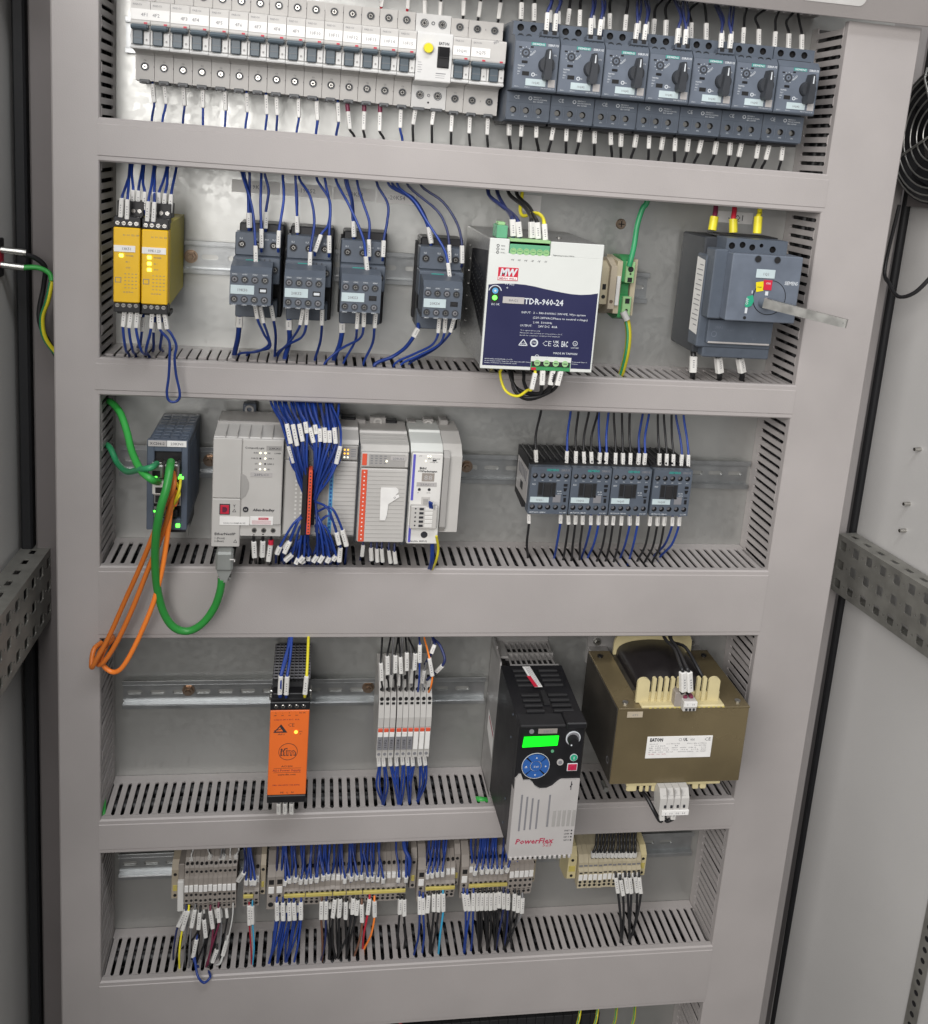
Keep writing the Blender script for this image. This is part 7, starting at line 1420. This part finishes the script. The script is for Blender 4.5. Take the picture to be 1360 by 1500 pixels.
# ================= ROW E (dense)
def drop(K, x0, y0, x1, y1, ex, ey, c, label, G, d=-52, r=1.15, ws=1.1, per=4, jit=0):
    bulk = 'back layer' in label or 'tangle' in label
    A, B = k(K, x0, y0, d), k(K, x1, y1, d-3); E_ = k(K, ex, ey, ('z', -89.5)); E_.y = max(-64, min(-16, E_.y)); md = (B*.5+E_*.5)+Vector((rnd.uniform(-2, 2), -4, 0))
    wire(c, [A+Vector((0, 3, 5)), A, B, md, E_, E_+Vector((0, 3, -14))], label, G, r, sl=[1], ws=ws, per=per, bulk=bulk)
def rise(K, x, y, uy, c, label, G, d=-50, dx=0, r=1.2, sl=False):
    B = k(K, x, y, d); U = k(K, x+dx, uy, -40); P = [B+Vector((0, 2, -3)), B, (B*.55+U*.45)+Vector((rnd.uniform(-1.5, 1.5), -2, 0)), U, V(U.x, -38, 84)]
    if sl: A = B+Vector((rnd.uniform(-1, 1), -1, 7)); P = [B+Vector((0, 2, -3)), B, A, (A*.55+U*.45)+Vector((rnd.uniform(-1, 1), -2, 0)), U, V(U.x, -38, 84)]
    wire(c, P, label, G, r, sl=[1] if sl else [], ws=1.25, per=4, bulk=True)
G = 'wires below the leftmost terminal strip'
E1 = [(500, 430, 455, 520, 430, 700, 'w_dkblue'), (515, 430, 480, 540, 460, 775, 'w_yellow'), (550, 425, 530, 525, 510, 780, 'w_grey'), (578, 440, 570, 535, 480, 640, 'w_black'), (600, 480, 610, 580, 560, 720, 'w_black'), (635, 430, 650, 530, 610, 760, 'w_maroon'), (680, 415, 685, 495, 620, 740, 'w_maroon'), (560, 590, 540, 690, 565, 770, 'w_blue'), (672, 645, 645, 718, 620, 760, 'w_black'), (728, 598, 705, 680, 660, 765, 'w_white')]
for n_, (x0, y0, x1, y1, ex, ey, c) in enumerate(E1): drop('E1', x0, y0, x1, y1, ex, ey, c, '%s wire below the leftmost terminal strip, sleeve %s' % (CNAME[c], O(n_+1)), G, -58, 1.2, 1.25)
wire('w_white', [k('E1', 762, 385, -52), k('E1', 758, 470, -56), k('E1', 735, 580, -60), k('E1', 700, 690, -62), k('E1', 655, 765, -56)], 'thin white wire curving below the leftmost terminal strip', None, .8)
wire('w_blue', [k('E1', 548, 690, -68), k('E1', 565, 790, -84), k('E1', 600, 830, -86), k('E1', 635, 800, -84), k('E1', 625, 768, -70), k('E1', 600, 770, -50)], 'dark blue wire looping over the edge of the bottom duct', None, 1.5)
for n_ in range(8):
    x_ = 505+n_*31; drop('E1', x_, 400, x_+rnd.uniform(-8, 20), 470, x_-10+rnd.uniform(-25, 15), 700, 'w_black' if n_ % 3 else 'w_grey', 'dark wire in the tangle below the leftmost terminal strip, %s from the left' % O(n_+1), G, -48, 1.1, .9)
for n_, (x_, c) in enumerate(((528, 'w_white'), (632, 'w_white'), (742, 'w_white'), (780, 'w_white'), (690, 'w_grey'), (710, 'w_grey'))): rise('E1', x_, 165-(n_ % 2)*15, 80, c, 'white-sleeved wire above the leftmost terminal strip, %s of them' % O(n_+1), 'wires above the leftmost terminal strip', -46, rnd.uniform(-10, 15), 1.0, True)
G = 'blue wires above the three-slice terminal strip'
for n_, (x_, u) in enumerate(((835, 845), (862, 850), (880, 858))): rise('E1', x_, 285, 85, 'w_blue', 'blue wire above the three-slice strip, %s from the left' % O(n_+1), G, -56, u-x_, 1.5, True)
wire('w_dkblue', [k('E1', 790, 265, -60), k('E1', 822, 220, -66), k('E1', 830, 150, -60), k('E1', 825, 85, -45), V(*k('E1', 825, 85, -45).xy, 84)], 'dark blue wire bending over to the right end of the leftmost strip', None, 1.4, sl=[0], ws=1.4)
drop('E1', 850, 400, 852, 510, 862, 755, 'w_red', 'red wire below the three-slice terminal strip', 'wires below the three-slice strip', -54, 1.0, 1.3)
drop('E1', 868, 405, 870, 505, 868, 750, 'w_cyan', 'light blue wire below the three-slice terminal strip', 'wires below the three-slice strip', -56, 1.0, 1.2)
# longest strip: lower side
G = 'wires below the longest terminal strip'; n_ = 0
for (K, x0, y0, x1, y1, ex, ey, c) in [('E1', 1003, 385, 1005, 485, 960, 740, 'w_blue'), ('E1', 1038, 385, 1040, 485, 1005, 740, 'w_blue'), ('E1', 1072, 385, 1075, 485, 1050, 735, 'w_blue'), ('E1', 1098, 385, 1103, 482, 1055, 735, 'w_blue'), ('E1', 1138, 382, 1138, 480, 1100, 730, 'w_blue'), ('E1', 1252, 378, 1250, 478, 1255, 720, 'w_brown'), ('E1', 1278, 378, 1275, 478, 1250, 715, 'w_dkblue'), ('E2', 118, 368, 105, 470, 120, 700, 'w_black'), ('E2', 145, 365, 138, 468, 135, 700, 'w_black'), ('E2', 178, 382, 176, 478, 180, 700, 'w_black'), ('E2', 218, 362, 213, 450, 130, 690, 'w_black'), ('E2', 243, 372, 235, 455, 180, 700, 'w_black'), ('E2', 265, 395, 268, 495, 225, 680, 'w_brown'), ('E2', 308, 365, 298, 452, 270, 640, 'w_red'), ('E2', 335, 378, 336, 465, 280, 640, 'w_orange'), ('E2', 478, 368, 474, 450, 462, 640, 'w_black'), ('E2', 500, 368, 500, 460, 500, 640, 'w_black')]:
    n_ += 1; drop(K, x0, y0, x1, y1, ex, ey, c, '%s wire with white sleeve below the longest terminal strip, %s from the left' % (CNAME[c], O(n_)), G, -56, 1.35, 1.35)
for j in range(8): x_ = 1000+j*20; drop('E1', x_, 400, x_+rnd.uniform(-4, 4), 440, 960+((j*20)//48)*48+rnd.uniform(-3, 3), 742-j*2, 'w_blue', 'blue wire in the back layer below the longest strip, %s from the left' % O(j+1), G, -50, 1.3, .9)
for j in range(8): x_ = 60+j*24; drop('E2', x_, 385, x_+rnd.uniform(-10, 10), 420, 85+((j*22)//46)*46+rnd.uniform(-5, 5), 700-j*3, 'w_black', 'black wire in the back layer below the longest strip, %s from the left' % O(j+1), G, -50, 1.2, .9)
# upper side
G = 'blue wires above the longest terminal strip'; n_ = 0
for j, (K, x_, y_, dx) in enumerate([('E1', 1047, 288, 5), ('E1', 1075, 275, -20), ('E1', 1105, 270, -5), ('E1', 1135, 280, 20), ('E1', 1165, 280, 30), ('E1', 1192, 275, 5), ('E1', 1225, 270, 15), ('E1', 1260, 258, -15), ('E1', 1285, 252, 10), ('E2', 15, 270, 15), ('E2', 50, 260, -20), ('E2', 78, 255, 10), ('E2', 170, 275, -15), ('E2', 205, 265, 0), ('E2', 235, 258, -20), ('E2', 265, 255, 15), ('E2', 297, 268, -20), ('E2', 325, 265, -10), ('E2', 352, 268, 10), ('E2', 382, 275, -25), ('E2', 465, 270, -10), ('E2', 510, 270, 5)]):
    rise(K, x_, y_, 90 if K == 'E1' else 80, 'w_blue', 'blue wire with a white ferrule above the longest strip, %s from the left' % O(j+1), G, -56, dx, 1.35, True)
for j in range(20):
    x_ = 1000+j*28+rnd.uniform(-4, 4); rise('E1', x_, 235, 80, 'w_blue' if j % 4 else 'w_dkblue', 'blue wire in the back layer above the longest strip, %s from the left' % O(j+1), G, -46, rnd.uniform(-16, 16), 1.5)
wire('w_blue', [k('E2', 522, 235, -48), k('E2', 530, 150, -52), k('E2', 500, 70, -45), V(*k('E2', 495, 60, -40).xy, 84)], 'thick blue bundle strand at the right end of the longest strip', None, 2.6)
# third and fourth strips
G = 'blue wires above the right-hand terminal strips'
for j, (x_, y_, dx) in enumerate([(628, 250, 30), (655, 245, 20), (684, 240, 10), (712, 238, 20), (890, 232, 30), (930, 225, 20), (958, 222, 5), (985, 222, 10), (1012, 222, -5), (1040, 222, 10), (1068, 215, 20), (1108, 200, -10), (1130, 195, -20)]): rise('E2', x_, y_, 70, 'w_blue', 'blue wire with a white ferrule above the right-hand strips, %s from the left' % O(j+1), G, -56, dx, 1.35, j < 11)
for j in range(14): x_ = (620+j*24) if j < 5 else (870+(j-5)*24); rise('E2', x_, 190, 62, 'w_blue' if j % 3 else 'w_dkblue', 'blue wire in the back layer above the right-hand strips, %s from the left' % O(j+1), G, -44, rnd.uniform(-8, 18), 1.5)
G = 'wires below the right-hand terminal strips'; n_ = 0
for (x0, y0, x1, y1, ex, ey, c) in [(585, 352, 586, 450, 555, 680, 'w_blue'), (605, 360, 606, 450, 600, 660, 'w_blue'), (635, 345, 628, 442, 640, 660, 'w_black'), (665, 338, 664, 435, 645, 670, 'w_black'), (692, 338, 690, 437, 650, 670, 'w_black'), (715, 335, 716, 435, 690, 665, 'w_cyan'), (828, 335, 840, 430, 830, 660, 'w_blue'), (850, 340, 862, 430, 835, 655, 'w_blue'), (884, 332, 882, 430, 870, 650, 'w_blue'), (908, 332, 905, 430, 915, 655, 'w_black'), (933, 332, 928, 428, 918, 655, 'w_black'), (956, 332, 952, 428, 960, 655, 'w_black'), (980, 332, 977, 428, 962, 655, 'w_black'), (1005, 330, 1002, 425, 1005, 650, 'w_black'), (1028, 325, 1026, 415, 1005, 650, 'w_black'), (1050, 332, 1050, 420, 1008, 650, 'w_dkblue'), (1075, 335, 1074, 425, 1050, 640, 'w_dkblue'), (1112, 335, 1108, 430, 1055, 635, 'w_black'), (1135, 345, 1128, 440, 1058, 640, 'w_black'), (1155, 360, 1150, 445, 1080, 560, 'w_grey')]:
    n_ += 1; drop('E2', x0, y0, x1, y1, ex, ey, c, '%s wire with white sleeve below the right-hand strips, %s from the left' % (CNAME[c], O(n_)), G, -56, 1.35, 1.35)
for j in range(9): x_ = 890+j*24; drop('E2', x_, 350, x_+rnd.uniform(-6, 6), 385, 915+((j*24)//46)*45+rnd.uniform(-4, 4), 655, 'w_black', 'black wire in the back layer below the right-hand strips, %s from the left' % O(j+1), G, -50, 1.3, .9)
# cream strip
G = 'black wires above the cream terminal strip'
for j in range(12): x_ = 335+j*21; rise('E3', x_, 208, 92, 'w_black', 'black wire with white ferrule above the cream strip, %s from the left' % O(j+1), G, -48, 22-j*1.5, 1.7, True)
G = 'black wires below the cream terminal strip'
for j, (x0, y0, x1, y1, ex, ey) in enumerate([(463, 322, 475, 408, 492, 690), (488, 335, 503, 422, 495, 690), (515, 320, 528, 408, 545, 692), (538, 322, 548, 410, 540, 692), (568, 318, 580, 405, 555, 640), (592, 320, 602, 410, 540, 690)]): drop('E3', x0, y0, x1, y1, ex, ey, 'w_black', 'black wire with white sleeve below the cream strip, %s from the left' % O(j+1), G, -54, 1.6, 1.35)
# ================= below the bottom duct
G = 'earth wires below the bottom duct'
for j, x_ in enumerate((268, 365, 470, 572)):
    a = k('E3', x_, 1040-j*6, -45); wire('w_yellow', [V(a.x+2, -45, -172), a+Vector((0, 0, -2)), k('E3', x_-8, 1100, -50), k('E3', x_-24, 1160, -55), k('E3', x_-40, 1260, -55)], 'yellow and green wire below the bottom duct, %s from the left' % O(j+1), G, 2.0, stripe='w_gn2')
m = MB()
for j in range(22): xx = 345+j*12.2; m.box(xx, xx+11.8, -46, -8, -268, -214, 'blackmat', .6)
t = thing('terminal_strip', 'dark terminal row under the bottom duct, cut by the lower photo edge', 'terminal strip', (345, 0, -268)); tag(part('terminals', m, t, (345, 0, -268)), kind='stuff')
wire('w_red', [V(345, -40, -172), k('E2', 480, 1060, -52), k('E2', 560, 1075, -56), k('E2', 600, 1100, -50)], 'red wire just under the bottom duct at the lower photo edge', None, 1.8)
ob = BULK.build('wire_bundle'); tag(ob, 'mass of small wires crowding the terminal strips and modules', 'wires', kind='stuff')
